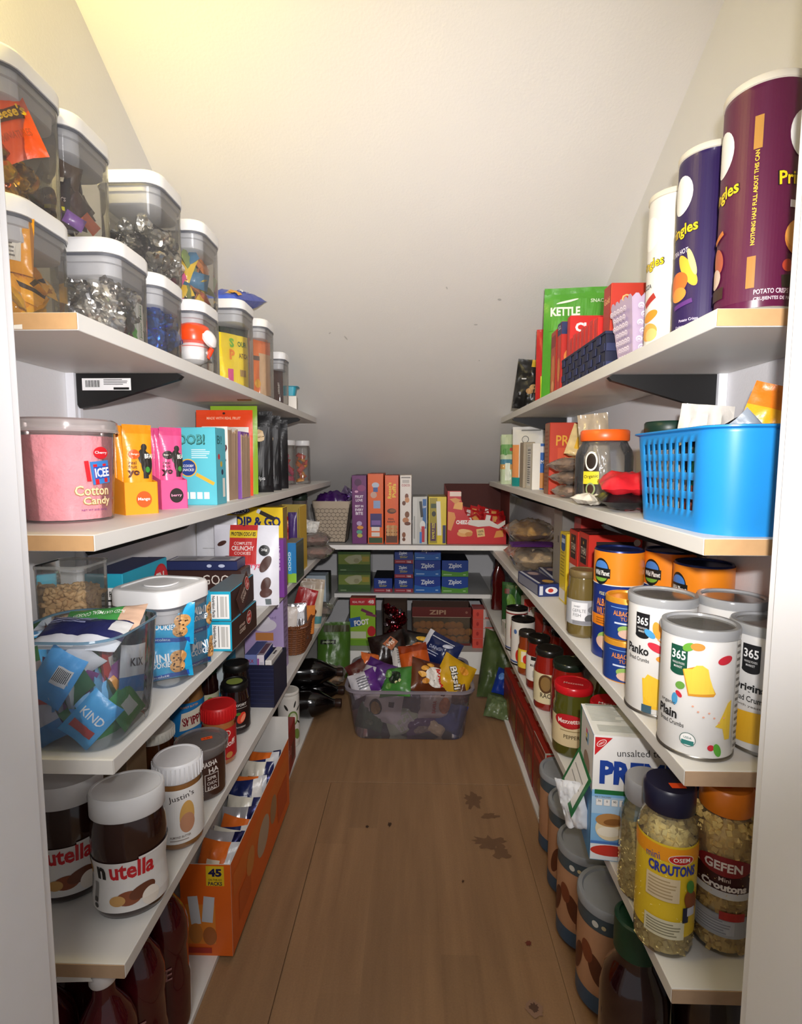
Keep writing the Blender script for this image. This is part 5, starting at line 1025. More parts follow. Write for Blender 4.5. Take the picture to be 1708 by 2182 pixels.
# ================================================================ RIGHT, THIRD SHELF
zs = S3
def crumb_can(label, loc, rz, R, H, badge, prints):
    o = thing('bread_crumb_can', label, 'can', loc, rz, 'white bread crumb cans')
    obj('can_body', lathe([(R-.001, .001), (R, .003), (R, H-.012)], True, False, 56), M('#e6e5e2', .38, vary=.03), o)
    obj('metal_base', lathe([(R-.002, 0), (R+.0012, .0008), (R+.0012, .0035), (R, .005)], True, False, 56), M('#8f8a80', .3, .9), o)
    lid = obj('plastic_lid', lathe([(R-.0005, H-.014), (R+.002, H-.013), (R+.0024, H-.003), (R+.001, H), (R-.004, H), (R-.005, H-.003)], False, False, 56), CLEAR('#c4c6c8', .62, 1, .15), o)
    obj('lid_membrane', lathe([(R-.0045, H-.003), (0, H-.0031)], False, False, 56), CLEAR('#bdbab4', .30, 1.3, .08), lid)
    obj('foil_top', lathe([(R-.002, H-.011), (R-.004, H-.009), (R-.006, H-.012), (0, H-.012)], False, False, 56), M('#9a8f86', .25, .7), o)
    decals('can_print', o, cylS(R), [R_(-.0, H-.042, .022, .034, badge), E_(-.0, H-.059, .011, .005, badge), T_('365', -.0, H-.037, .012, '#f2f2f0', .018, bold=.02), T_('WHOLE FOODS', -.0, H-.048, .003, '#d8d8d6', .016), T_('MARKET', -.0, H-.053, .003, '#d8d8d6', .011)]+prints, .0005)
    return o
def leaf(x, y, l, w, a, c): return E_(x, y, l, w, c, a)
toast = lambda x, y, s, c='#f0cf4a', d='#d9952c': [P_([(x-.9*s, y+.55*s), (x-.55*s, y-.95*s), (x+.75*s, y-.8*s), (x+.85*s, y-.62*s), (x+.45*s, y+.25*s), (x+.35*s, y+.75*s), (x-.2*s, y+.9*s)], d), P_([(x-.86*s, y+.6*s), (x-.5*s, y-.82*s), (x+.8*s, y-.62*s), (x+.5*s, y+.3*s), (x+.4*s, y+.8*s), (x+.1*s, y+1.0*s), (x-.2*s, y+.95*s), (x-.4*s, y+.7*s)], c)]
H_ = .172
crumb_can('white bread crumb can with green badge, nearest at the shelf corner', (.382, .708, zs), -1.0, .0455, H_, '#14503c',
    toast(.026, .105, .022)+[P_([(.05, .052), (.062, .078), (.068, .082), (.068, .03), (.06, .03), (.056, .045), (.046, .048)], '#e8c440'), leaf(.055, .135, .010, .0055, .3, '#c92a3a'), leaf(.012, .148, .008, .005, .6, '#6aaa3a'), leaf(.022, .15, .008, .005, .1, '#e8903c'), leaf(.004, .095, .006, .005, .5, '#6aa044'), leaf(.003, .083, .005, .003, -.8, '#c92a3a'), leaf(-.002, .075, .004, .008, 0, '#4a98c8'),
      T_('organic', -.012, .068, .006, '#3c3c3c', .022), T_('Plain', -.012, .055, .013, '#1e1e1e', .028, bold=.03), T_('Bread Crumbs', -.006, .043, .006, '#3c3c3c', .034), E_(.016, .026, .0092, .0092, '#55706a'), E_(.016, .026, .0083, .0083, '#f0f0ee'), R_(.016, .022, .014, .006, '#2f7a74'), T_('USDA', .016, .0285, .003, '#2f6a64', .009), leaf(.042, .02, .004, .004, .4, '#c92a3a'), leaf(.05, .017, .0045, .009, .3, '#5aa83a')]
      +[E_(.02+.006*i, .072-.004*(i % 3)-.002*i, .0013, .0012, '#e4a890') for i in range(7)]+[R_(.078, .086, .013, .145, '#d6d3cd')]+lines(.078, .086, .011, .14, 16, '#77736c'))
crumb_can('white panko crumb can with black badge and colourful leaves', (.384, .822, zs), -1.0, .0478, .182, '#17171a',
    [leaf(.022, .135, .006, .013, .2, '#ee9c34'), leaf(.012, .128, .009, .005, -.6, '#4a9ed4'), leaf(.042, .128, .007, .014, -.2, '#6ab03c'), leaf(.022, .108, .013, .006, -.4, '#d42f42'), leaf(.034, .092, .012, .0055, .0, '#ee9c34'), leaf(.04, .085, .011, .006, .25, '#72b03e'), leaf(.038, .068, .009, .006, .3, '#d42f42'), leaf(.05, .078, .008, .005, .2, '#ee9c34'), R_(.034, .112, .03, .0018, '#e89a5a', -.75), T_('Panko', -.006, .100, .014, '#1e1e1e', .036, bold=.03), T_('Bread Crumbs', -.004, .086, .006, '#3c3c3c', .034), R_(.026, .037, .040, .046, '#eebc2c', .08), P_([(.006, .055), (.012, .066), (.03, .06), (.046, .056), (.046, .02), (.02, .018), (.008, .03)], '#f0c436'), R_(.012, .012, .014, .012, '#3c5a6a')])
crumb_can('white bread crumb can by the wall, third of the four', (.483, .81, zs), -1.1, .0465, .182, '#17171a', [T_('Original', .0, .09, .013, '#1e1e1e', .046, bold=.03), leaf(.03, .12, .009, .005, .3, '#6ab03c'), leaf(.036, .09, .009, .005, .1, '#ee9c34'), R_(.01, .03, .05, .05, '#eebc2c')])
crumb_can('white original bread crumb can behind the right door jamb', (.478, .712, zs), -1.02, .0455, H_, '#17171a', [T_('Original', .0, .088, .014, '#1e1e1e', .046, bold=.03), T_('Bread Crumbs', .0, .074, .008, '#2c2c2c', .046), T_('with yeast', .0, .064, .004, '#77736c', .03), R_(.004, .036, .05, .042, '#e8b42c', .1), leaf(-.02, .054, .004, .008, .2, '#b83028')])
def tuna_pack(label, loc, rz, R, H):
    o = thing('tuna_can_stack', label, 'can', loc, rz, 'blue and orange tuna can towers')
    n = 4; h = H/n
    for i in range(n):
        z = i*h; obj('tin_can', lathe([(R-.001, z+.0005), (R, z+.003), (R, z+h-.003), (R-.001, z+h-.0005), (R-.004, z+h-.001), (R-.005, z+h-.004), (0, z+h-.004)], True, True, 48), M('#1a2a63' , .3, .5), o)
    can_label(o, R+.0003, .001, H-.004, '#1b2f78', .3, 'printed_sleeve', 48)
    can_label(o, R+.0007, H*.68, H-.004, '#ee8a1e', .3, 'orange_band', 48); can_label(o, R+.0007, H*.30, H*.40, '#e8861e', .3, 'lower_band', 48)
    decals('can_print', o, cylS(R+.0009), [R_(0, H*.685, .29, .002, '#e8e2d4'), E_(-.012, H*.80, .018, .026, '#121614'), E_(-.012, H*.835, .015, .014, '#4a80c8'), E_(-.012, H*.75, .014, .009, '#74a83a'), R_(-.010, H*.788, .036, .019, '#121614'), T_('Wild Planet', -.010, H*.788, .010, '#f0f0ea', .033, bold=.02),
        T_('POLE & LINE CAUGHT', .012, H*.60, .0065, '#e4e0a0', .05, -.02), T_('ALBACORE', .006, H*.52, .0145, '#e08a3c', .05, 0, .02), T_('WILD TUNA', .006, H*.44, .0145, '#e08a3c', .05, 0, .02), E_(.004, H*.20, .018, .012, '#8fb45a', .2), E_(.002, H*.15, .019, .013, '#d8b4a0', -.2), E_(.008, H*.12, .014, .011, '#e2c4b0'), T_('5oz', .03, H*.06, .005, '#d8dce8', .009)]+lines(.006, H*.35, .05, .014, 3, '#9a5a1c'), .0006)
    return o
tuna_pack('tall blue and orange tuna can tower at the aisle side', (.404, 1.055, zs), -.85, .0455, .215)
tuna_pack('tall tuna can tower by the wall, behind the others', (.498, 1.045, zs), -.9, .0455, .215)
tuna_pack('tall tuna can tower by the wall, nearest the crumb cans', (.5, .925, zs), -1.15, .0462, .212)
def small_tuna(label, loc, rz):
    R, h = .0375, .0745
    o = thing('tuna_can', label, 'can', loc, rz, 'two small stacked tuna cans')
    obj('tin_can', lathe([(R-.001, .0), (R, .002), (R, h-.002), (R-.001, h), (R-.004, h-.0005), (R-.005, h-.004), (0, h-.004)], True, True, 44), M('#d8962a', .3, .3), o)
    can_label(o, R, .002, h-.010, '#1d3a80', .3)
    decals('can_print', o, cylS(R), [T_('ALBACORE', -.004, .048, .009, '#e08a3c', .042, bold=.02), T_('TUNA', .0, .039, .006, '#e08a3c', .024), R_(0, .058, .06, .0012, '#7aa4d8'), R_(-.002, .031, .04, .003, '#c8d4e8'), E_(-.002, .02, .014, .008, '#8fb45a'), E_(.0, .013, .015, .008, '#d8b4a0')], .0009)
    return o
small_tuna('lower small blue tuna can beside the panko can', (.378, .938, zs), -.35)
small_tuna('upper small blue tuna can stacked beside the panko can', (.378, .938, zs+.0752), -.35)
jar('fish_jar', 'glass jar of pale broth with a landscape label', 'jar', (.373, 1.172, zs), -.35, .0335, .148, '#6a5a30', '#6e5c38', lidR=.031, lidH=.016, shoulder=.02, wrap=(.03, .085, '#a9abb0'), prints=[R_(-.006, .06, .034, .04, '#e4e4e6'), T_('GEFILTE', -.006, .062, .007, '#55585c', .028, bold=.0), T_('FISH', -.01, .052, .007, '#55585c', .016, bold=.0), T_('SWEET', -.01, .071, .004, '#55585c', .014), E_(.018, .045, .012, .01, '#5a5a5c'), E_(.022, .065, .01, .008, '#77777a'), R_(.006, .036, .05, .008, '#85858a')], rough=.1)
def thai(label, y, d, h):
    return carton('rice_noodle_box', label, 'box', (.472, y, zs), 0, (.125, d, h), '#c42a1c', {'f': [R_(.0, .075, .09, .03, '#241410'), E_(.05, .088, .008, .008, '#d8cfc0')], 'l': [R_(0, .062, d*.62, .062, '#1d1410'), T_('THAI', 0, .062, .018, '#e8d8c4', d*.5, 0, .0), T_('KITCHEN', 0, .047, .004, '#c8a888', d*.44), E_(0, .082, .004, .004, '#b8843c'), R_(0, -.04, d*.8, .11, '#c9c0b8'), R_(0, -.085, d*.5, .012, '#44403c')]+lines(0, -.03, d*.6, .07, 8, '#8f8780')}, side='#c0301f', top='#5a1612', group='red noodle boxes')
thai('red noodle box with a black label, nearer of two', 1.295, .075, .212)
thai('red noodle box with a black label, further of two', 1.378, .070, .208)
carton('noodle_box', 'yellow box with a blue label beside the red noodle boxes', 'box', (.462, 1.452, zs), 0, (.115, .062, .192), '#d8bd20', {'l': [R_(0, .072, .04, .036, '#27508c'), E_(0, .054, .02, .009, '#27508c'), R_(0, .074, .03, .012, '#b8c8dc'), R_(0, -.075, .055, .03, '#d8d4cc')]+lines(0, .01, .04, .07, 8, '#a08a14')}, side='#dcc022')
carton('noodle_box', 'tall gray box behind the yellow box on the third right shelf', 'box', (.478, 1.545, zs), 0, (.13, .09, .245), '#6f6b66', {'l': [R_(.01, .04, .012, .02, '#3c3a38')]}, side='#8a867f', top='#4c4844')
carton('noodle_box', 'small red box lying on the far gray box', 'box', (.49, 1.45, zs+.194), 0, (.10, .06, .04), '#b0302a', None, flap=False)
def pasta_box(label, loc, rz, rx=0):
    o = carton('pasta_box', label, 'box', loc, rz, (.062, .19, .036), '#23346e', {'t': [E_(.002, .05, .022, .03, '#4a4660'), E_(.002, .05, .016, .023, '#a89090'), E_(.008, -.06, .016, .02, '#c89a4a'), R_(-.026, 0, .008, .17, '#c8ccd6')], 'l': [R_(0, 0, .17, .028, '#8a8c9a')], 'f': [E_(.006, .0, .018, .010, '#e8e8ec'), E_(.004, .0, .008, .006, '#c03a30'), R_(-.024, 0, .01, .026, '#cfd3dc')]}, top='#2a2c50', side='#34395c')
    return o
pasta_box('navy pasta box lying flat at the shelf edge', (.372, 1.60, zs), .12)
pasta_box('navy pasta box standing on edge behind the flat one', (.44, 1.66, zs), .0).rotation_euler = (0, 0, 0)
lumpbag('noodle_bag', 'clear bag of pale noodles under the yellow noodle bag', (.42, 1.76, zs+.05), (.17, .26, .095), '#fff', seed=31, inner='#dcc29a', innerlabel='noodles', haze=.14)
lumpbag('noodle_bag', 'clear bag of yellow noodles with purple band on top', (.415, 1.80, zs+.135), (.17, .24, .08), '#fff', seed=32, inner='#d2a440', innerlabel='noodles', haze=.10)
pouch('bag_label', (.40, 1.785, zs+.098), (-1.4, 0, 0), (.15, .06, .012), '#4a2362', 'purple label strip between the two noodle bags', 'label', seed=33, style='pillow', crumple=.2)
# ================================================================ RIGHT, FOURTH SHELF
zs = S4
def crouton_jar(label, loc, rz, capcol, prints, wraps, fill, H=.235, fillz=.17, sticker=None, R=.0385):
    o = thing('crouton_jar', label, 'jar', loc, rz, 'clear crouton jars')
    hb = H-.034
    obj('clear_body', lathe([(R-.004, 0), (R-.001, .003), (R, .008), (R, hb-.032), (R-.003, hb-.018), (R-.009, hb-.006), (R-.009, hb+.004)], True, False, 48), CLEAR('#f8f6f0', .05, .9, .05), o)
    lid = obj('cap', lathe([(R-.006, hb), (R-.005, hb+.002), (R-.005, H-.004), (R-.008, H), (0, H)], True, False, 48), M(capcol, .35), o)
    if sticker: decals('price_sticker', lid, flat((sticker[0], sticker[1], H), (.95, .3, 0), (-.3, .95, 0)), [R_(0, 0, .02, .012, '#f2531e')], .0006)
    bm = bmesh.new(); rp = random.Random(int(loc[0]*1000))
    for k in range(620):
        a = rp.uniform(0, 2*PI); z = rp.uniform(.004, fillz); r = R-.0045
        if k % 8 == 0: r *= math.sqrt(rp.random()); z = fillz+rp.uniform(-.003, .003)
        m = Matrix.Translation((r*math.cos(a), r*math.sin(a), z)) @ Euler(rrot(rp)).to_matrix().to_4x4() @ Matrix.Diagonal((.0075, .0065, .0055, 1)); bmesh.ops.create_cube(bm, size=1, matrix=m)
    loft(bm, [(.003, ring_c(R-.006, 24)), (fillz-.003, ring_c(R-.006, 24))])
    cr = obj('croutons', bm, M(fill, .7, vary=.25, scale=150), o, smooth=0); cr['kind'] = 'stuff'
    for z0, z1, c in wraps: can_label(o, R, z0, z1, c, .35)
    decals('label_print', o, cylS(R), prints, .0009)
    return o
crouton_jar('crouton jar with navy cap and yellow label, nearest the aisle', (.357, .716, zs), -.32, '#17172e', [R_(.0, .152, .24, .02, '#e8961c'), T_('mini', -.022, .146, .010, '#4a5a9a', .018, .15, 0), T_('CROUTONS', .004, .131, .015, '#2c3a9c', .062, 0, .04), E_(.014, .147, .017, .0075, '#e8e0d0'), E_(.014, .147, .016, .0065, '#c0201e'), T_('OSEM', .014, .147, .006, '#f0e8dc', .022, 0, .02), R_(-.008, .102, .042, .034, '#dcc9a4')]+lines(-.008, .102, .036, .028, 6, '#b49c74')+[R_(-.004, .045, .05, .026, '#d8d2b4')]+lines(-.004, .045, .044, .02, 5, '#8a8468')+[E_(.03, .088, .010, .016, '#8a4a24', .3), E_(.028, .108, .006, .01, '#4a8a3a', .3), R_(.022, .068, .008, .022, '#22263c'), R_(.03, .072, .012, .012, '#c8ccd8')], [(.034, .165, '#e2c02c')], '#f2d890', sticker=(.008, -.01))
cj = crouton_jar('crouton jar with orange cap and maroon label', (.438, .720, zs), -.45, '#e27a18', [E_(.0, .132, .036, .014, '#8a1c22'), T_('GEFEN', -.002, .132, .013, '#f0e4dc', .046, 0, .03), T_('Mini', .0, .114, .006, '#d8c8c0', .014), T_('Croutons', .0, .1035, .011, '#f4ece6', .056, 0, .05)], [(.096, .124, '#3c1014'), (.086, .096, '#dcdcdc'), (.030, .062, '#a9abb0')], '#ecc878', .232, .188, (-.006, -.012))
decals('lower_label_print', cj, cylS(.0385), [R_(0, .046, .10, .03, '#a9abb0'), R_(.012, .062, .032, .012, '#b02c28'), R_(-.01, .045, .05, .02, '#b8bac0')]+lines(-.01, .045, .044, .02, 5, '#8a8c94'), .0009)
crouton_jar('crouton jar half hidden behind the navy capped one', (.366, .80, zs), -.3, '#8f8f92', [], [], '#f2d890', .188, .09, R=.039)
carton('sauce_box', 'small red carton by the wall behind the orange capped jar', 'box', (.508, .80, zs), 0, (.07, .07, .225), '#a8281f', {'f': [R_(0, .05, .05, .05, '#d8c8b8')]})
# cracker box, opened
CW, CD, CH = .132, .118, .222
o = thing('cracker_box', 'white and blue cracker box with opened green side flap', 'box', (.374, .915, zs), -.12)
bm = bmesh.new(); fs = bx(bm, -CW/2, -CD/2, 0, CW/2, CD/2, CH); fs[5].material_index = 1
obj('carton_body', bm, [M('#e8e6e2', .42), M('#5aa4d8', .42)], o, smooth=0)
F = faces_of(CW, CD, CH)
decals('front_print', o, F['f'], [R_(0, -.048, .132, .126, '#7fb4de'), R_(0, -.012, .132, .03, '#a8c8e2'), P_([(-.064, .108), (-.036, .108), (-.064, .076)], '#c42026'), E_(-.0535, .098, .009, .005, '#f0e4e0', .6), E_(-.0535, .098, .0078, .004, '#c42026', .6), T_('NABISCO', -.0535, .098, .003, '#f0e4e0', .011, .6), T_('unsalted tops', .014, .083, .016, '#2a2a2a', .084, .06, -.004), T_('PREMIUM', .034, .047, .042, '#1c3f94', .178, 0, .05), R_(0, .012, .124, .008, '#1e6a38'), T_('PER 5 CRACKERS', -.048, .003, .003, '#6a6864', .026)]+[R_(-.054+.0125*i, -.006, .0105, .012, '#b8b6b2') for i in range(4)]+[R_(-.054+.0125*i, -.006, .0095, .011, '#eceae6') for i in range(4)]+[T_(('70', '0', '90', '0')[i], -.054+.0125*i, -.004, .004, '#44423e') for i in range(4)]
    +[E_(-.035, -.052, .024, .022, '#e8d8b4'), E_(-.035, -.037, .024, .012, '#b5844c'), E_(-.037, -.058, .019, .009, '#efe6d2'), E_(-.03, -.04, .016, .006, '#8a5a2c', .1), R_(0, -.094, .132, .03, '#e4e8ec'), E_(-.034, -.092, .032, .010, '#c9372a'), R_(0, -.078, .132, .005, '#4a78c0')])
decals('top_print', o, F['t'], [R_(0, 0, .126, .112, '#dfdfd8')]+lines(-.03, .02, .06, .06, 12, '#aeb0a6')+lines(.038, .02, .05, .06, 12, '#aeb0a6')+lines(0, -.036, .11, .025, 5, '#b6b8ae')+[R_(0, .053, .12, .006, '#9aa094')])
decals('side_print', o, F['l'], [R_(.0, .06, CD, .1, '#e4e2de'), R_(-CD/2+.008, .06, .014, .1, '#1e6a38'), R_(.004, .09, .012, .008, '#e0457a'), R_(.004, .082, .012, .006, '#e8d02c'), R_(.004, .074, .012, .006, '#2a2a2a'), R_(.016, .082, .010, .022, '#7fb4de'), E_(.012, .035, .026, .02, '#a08878'), R_(0, -.05, CD, .12, '#4f9cd4'), R_(-.03, -.02, .02, .03, '#cfe0ec'), R_(-.03, -.06, .02, .04, '#cfe0ec')])
bm = bmesh.new(); bx(bm, -.0006, -.055, -.075, .0006, .055, .0)
fl = obj('torn_side_flap', bm, M('#1e6a38', .45), o, (-CW/2-.001, .0, CH*.62), (0, .42, 0), smooth=0)
decals('flap_inside', fl, flat((-.0006, 0, -.037), (0, -1, 0), (0, 0, 1)), [R_(0, .002, .09, .06, '#e2e0dc'), R_(0, .0, .07, .002, '#8a8884'), R_(0, .015, .07, .002, '#8a8884')])
pouch('wax_paper_sleeve', (-CW/2-.012, -.02, .03), (.1, -.25, -.6), (.05, .085, .02), '#d5d6d8', None, seed=141, crumple=.6, parent=o, rough=.5)
def sauce(label, loc, rz, R, H, sauce_col, lidc, wrapz, wrapc, prints, name='sauce_jar', cat='jar', lid_print=None, lidR=None, neck=.86, lidH=.018):
    return jar(name, label, cat, loc, rz, R, H, sauce_col, lidc, lidR, lidH, neck, .024, (wrapz[0], wrapz[1], wrapc) if wrapc else None, prints, None, .08, .25, lid_print=lid_print)
sauce('pickled pepper jar with red lid, front one of two', (.372, 1.215, zs), -.35, .0445, .165, '#4a4a14', '#c01820', (.028, .095, '#d8c49a'), None if False else '#d8c49a', [E_(-.006, .088, .034, .017, '#a8161c'), E_(-.006, .089, .031, .0145, '#b81c24'), T_('Mezzetta', -.006, .089, .011, '#f2e6dc', .05, .08, .02), T_('PEPPERS', .004, .052, .009, '#5a4a2c', .04), R_(0, .066, .05, .002, '#9a8458')], 'pepper_jar', lid_print=[T_('Mezzetta', 0, -.006, .010, '#e8a8a0', .044)], lidR=.044, neck=.92)
sauce('pickled pepper jar with red lid, partly behind the cracker box', (.43, 1.135, zs), -.4, .0445, .155, '#4a4a14', '#c01820', (.028, .09, '#d8c49a'), '#d8c49a', [E_(-.006, .085, .034, .017, '#a8161c'), T_('Mezzetta', -.006, .085, .011, '#f2e6dc', .05)], 'pepper_jar', lid_print=[T_('Mezzetta', 0, -.012, .011, '#f2e0d8', .05)], lidR=.044, neck=.92)
sauce('green pickle jar behind the red lidded jars', (.475, 1.24, zs), -.4, .044, .175, '#4c5418', '#2a3a1c', (.05, .09, '#3c4418'), None, None, 'pepper_jar')
sauce('dark red sauce jar with a dark green lid, behind the pepper jar', (.395, 1.335, zs), -.35, .043, .172, '#8a1c10', '#1c261c', (.03, .095, '#7a1a10'), None, None)
sauce('dark red sauce jar with a cream oval label', (.372, 1.44, zs), -.3, .0395, .168, '#8a1c10', '#1c1a16', (.022, .105, '#d9cca4'), '#d9cca4', [E_(-.006, .078, .020, .026, '#5a3a1e'), E_(-.006, .078, .014, .02, '#8a6a3a'), T_("RAO'S", .0, .046, .014, '#3c2a18', .04)])
sauce('marinara jar with a white label', (.372, 1.565, zs), -.25, .035, .16, '#7e1a0e', '#15130f', (.03, .105, '#e8e4de'), '#e8e4de', [R_(-.008, .099, .028, .011, '#1c1a18'), T_('MARINARA', -.003, .078, .008, '#2a2826', .042), R_(.004, .055, .012, .014, '#b8b4ae'), R_(-.012, .052, .01, .02, '#c8c4be')])
sauce('slim jar with yellow label and a red tomato', (.36, 1.672, zs), -.25, .0275, .142, '#8a3a16', '#2a2420', (.025, .085, '#e2c43a'), '#e2c43a', [R_(0, .062, .035, .035, '#ecdfc0'), E_(-.002, .055, .009, .014, '#d0261e')])
def tin(label, loc, rz, R, H, prints, col='#e0dcd4'):
    o = thing('tomato_can', label, 'can', loc, rz, 'white tomato cans')
    obj('tin_can', lathe([(R-.001, 0), (R+.001, .001), (R, .004), (R, H-.004), (R+.001, H-.001), (R-.001, H), (R-.004, H-.001), (R-.005, H-.005), (0, H-.005)], True, True, 44), M('#3a3836', .25, .85), o)
    can_label(o, R, .006, H-.008, col, .35)
    decals('label_print', o, cylS(R), prints, .0009)
    return o
tin('white tomato can with a red tomato, nearer one', (.365, 1.765, zs), -.3, .0385, .155, [E_(-.008, .035, .012, .022, '#c8281e'), R_(.006, .11, .03, .012, '#cfd3d8'), R_(0, .012, .1, .006, '#4a5a8a'), E_(-.022, .115, .006, .008, '#4a6aa0')])
tin('white tomato can with a long red pepper, further one', (.37, 1.90, zs), -.3, .0385, .155, [E_(-.006, .07, .013, .042, '#c8281e'), E_(-.006, .07, .010, .036, '#dcd4cc'), E_(-.006, .07, .007, .03, '#c8281e'), R_(0, .012, .1, .006, '#4a5a8a'), R_(0, .138, .1, .005, '#8a2a2a')])
tin('dark topped can by the wall behind the white tomato cans', (.46, 1.84, zs), 0, .04, .165, [], '#8a2a20')
sauce('dark lidded sauce jar by the wall behind the marinara', (.455, 1.60, zs), 0, .04, .17, '#6e1a10', '#14120f', (.03, .1, '#c8bfa8'), '#b8ac90', None)
sauce('dark lidded sauce jar by the wall behind the slim jar', (.455, 1.71, zs), 0, .04, .17, '#6e1a10', '#14120f', (.03, .1, '#c8bfa8'), '#8a3020', None)
o = thing('ketchup_bottle', 'dark red sauce bottle standing at the far end', 'bottle', (.383, 2.42, zs))
obj('bottle_body', rr([(0, .05, .04, .012), (.004, .064, .05, .016), (.06, .064, .05, .016), (.09, .056, .046, .016), (.12, .062, .05, .016), (.165, .058, .046, .018), (.195, .036, .034, .015), (.205, .03, .03, .014)]), M('#4a0d0c', .15, coat=.8), o)
obj('cap', lathe([(.018, .203), (.019, .205), (.017, .232), (.014, .236)]), M('#2a1410', .4), o)
pouch('snack_bag', (.40, 2.16, zs), (0, 0, -.4), (.085, .185, .05), '#2c5a2a', 'green snack bag standing past the white tomato cans', 'bag', seed=151, crumple=.2, prints=[E_(.0, .11, .018, .03, '#6a9a3a', .3), E_(.005, .05, .012, .012, '#c8a050'), R_(-.02, .15, .02, .02, '#7a3a2c')])
carton('snack_box', 'small red and white box beside the green snack bag', 'box', (.462, 2.06, zs), 0, (.08, .06, .15), '#d8d2ca', {'f': [R_(0, .06, .08, .03, '#b82c28'), T_('P', -.015, .035, .02, '#b82c28', .014)]})
carton('snack_box', 'small white and green box at the foot of the green snack bag', 'box', (.375, 2.04, zs), .1, (.06, .05, .06), '#d8d4ca', {'f': [R_(0, .02, .06, .02, '#5a8a4a')]})
# ================================================================ RIGHT, FLOOR BOARD
zs = S5
def powder_can(label, loc, rz):
    R, H = .0575, .205
    o = thing('powder_canister', label, 'canister', loc, rz, 'gray lidded canisters on the floor')
    obj('canister_body', lathe([(R-.003, 0), (R, .003), (R, H-.016)], True, False, 48), M('#b88a68', .4, vary=.25, scale=18), o)
    lid = obj('lid', lathe([(R+.0005, H-.018), (R+.003, H-.016), (R+.003, H-.003), (R+.001, H), (R-.006, H), (R-.008, H-.004), (0, H-.004)], False, True, 48), M('#8f9296', .45), o)
    can_label(o, R, 0.003, .035, '#35506a', .4, 'lower_band'); can_label(o, R, H-.045, H-.018, '#44525a', .4, 'upper_band')
    decals('label_print', o, cylS(R), [R_(-.02, .1, .15, .12, '#b88a68'), E_(-.03, .085, .014, .03, '#5a2c18', .4), E_(-.01, .07, .012, .034, '#6a3420', -.2), E_(-.05, .11, .012, .02, '#7a3e24', .2), E_(.02, .1, .02, .02, '#8a5232'), E_(-.075, .08, .012, .034, '#5c2e1a', -.3), E_(-.035, H-.032, .006, .006, '#d0cfc8'), E_(-.02, H-.032, .004, .004, '#c8b890')], .0009)
    return o
first = powder_can('gray lidded canister on the floor, nearest the door', (.364, .922, zs), -.2)
for i, (x, y, l) in enumerate(((.361, 1.052, 'second'), (.374, 1.182, 'third'), (.383, 1.31, 'fourth'))):
    copy_thing(first, (x, y, zs), (0, 0, -.2+.5*i), 'gray lidded canister on the floor, %s from the door' % l, 'gray lidded canisters on the floor')
names = ('first', 'second', 'third', 'fourth', 'fifth')
for i in range(5):
    y = 1.478+.133*i
    carton('soup_box', 'red soup carton on the right floor board, %s in the row' % names[i], 'box', (.405, y, zs), .02*(-1)**i, (.09, .128, .186-.004*i), '#b8b0a4' if i == 0 else '#8a2018', {
        'f': [R_(0, .0, .082, .178, '#b83224'), R_(.004, .0, .066, .16, '#d8d4ca'), R_(.004, .065, .066, .016, '#1a1816'), T_('TABATCHNICK', .004, .065, .007, '#e4e0d6', .056), T_('Gluten Free', .0, .047, .009, '#3a3632', .044, .05, 0), T_('Rice', -.004, .028, .016, '#3a3632', .034, 0, 0)] if i == 0 else [],
        'l': [R_(0, .075, .12, .004, '#c85a48'), R_(0, -.03, .11, .09, '#7a3420'), E_(.02, -.04, .03, .03, '#9a6a34'), E_(-.03, -.05, .02, .03, '#8a4a24'), R_(0, .045, .1, .02, '#c04032')], 't': [R_(0, .02, .05, .05, '#c8a898'), T_('SOUP', .0, -.035, .014, '#e0c0b4', .05)]}, side='#8c2a1c', top='#a02c20', group='red soup cartons')
o = thing('juice_bottle', 'dark bottle with a wide green cap on the floor by the jamb', 'bottle', (.352, .785, zs), .2)
obj('bottle_body', lathe([(.04, 0), (.05, .005), (.052, .02), (.052, .15), (.046, .18), (.034, .2), (.03, .21), (.03, .23)], True, True, 36), M('#220a0c', .1, coat=1.0), o)
obj('cap', lathe([(.032, .222), (.034, .224), (.034, .276), (.031, .279), (.027, .279), (.026, .276)], True, True, 36), M('#123a26', .4), o)
o = thing('juice_bottle', 'dark bottle beside the green capped bottle, by the wall', 'bottle', (.46, .77, zs), .2)
obj('bottle_body', lathe([(.04, 0), (.048, .005), (.05, .02), (.05, .16), (.04, .2), (.02, .225), (.016, .25)], True, True, 36), M('#1c0a0a', .1, coat=1.0), o)
obj('cap', lathe([(.018, .248), (.019, .25), (.019, .27), (.016, .273)]), M('#1c2c26', .4), o)
# ================================================================ FAR END
zs = S3+.0205
def cereal(label, x0, x1, h, col, prints, y=2.33, d=.19, side=None, top=None):
    return carton('cereal_box', label, 'box', ((x0+x1)/2, y+d/2, zs), 0, (x1-x0-.002, d, h), col, {'f': prints}, side=side, top=top, group='boxes on the upper far shelf')
cereal('purple cereal box with stacked white words', -.278, -.212, .303, '#5c1f5c', [R_(0, 0, .062, .296, '#6a2668'), E_(-.005, .12, .016, .016, '#4a1648'), E_(.01, .095, .018, .014, '#8a3a70'), E_(-.012, .08, .008, .005, '#d8a0c0'), T_('FRUIT', .0, .058, .012, '#e8dce8', .036, 0, .03), T_('LOVE', .0, .042, .012, '#e8dce8', .03, 0, .03), T_('BEST IN', .0, .016, .010, '#e8dce8', .036, 0, .03), T_('EVERY', .0, .0, .012, '#e8dce8', .036, 0, .03), T_('BITE', .0, -.016, .013, '#e8dce8', .032, 0, .03), E_(0, -.06, .012, .010, '#b8a0c8'), E_(.004, -.078, .014, .008, '#d8902c'), E_(0, -.098, .013, .009, '#5aa08a'), E_(.002, -.114, .012, .009, '#b8b04a')], top='#3f1640')
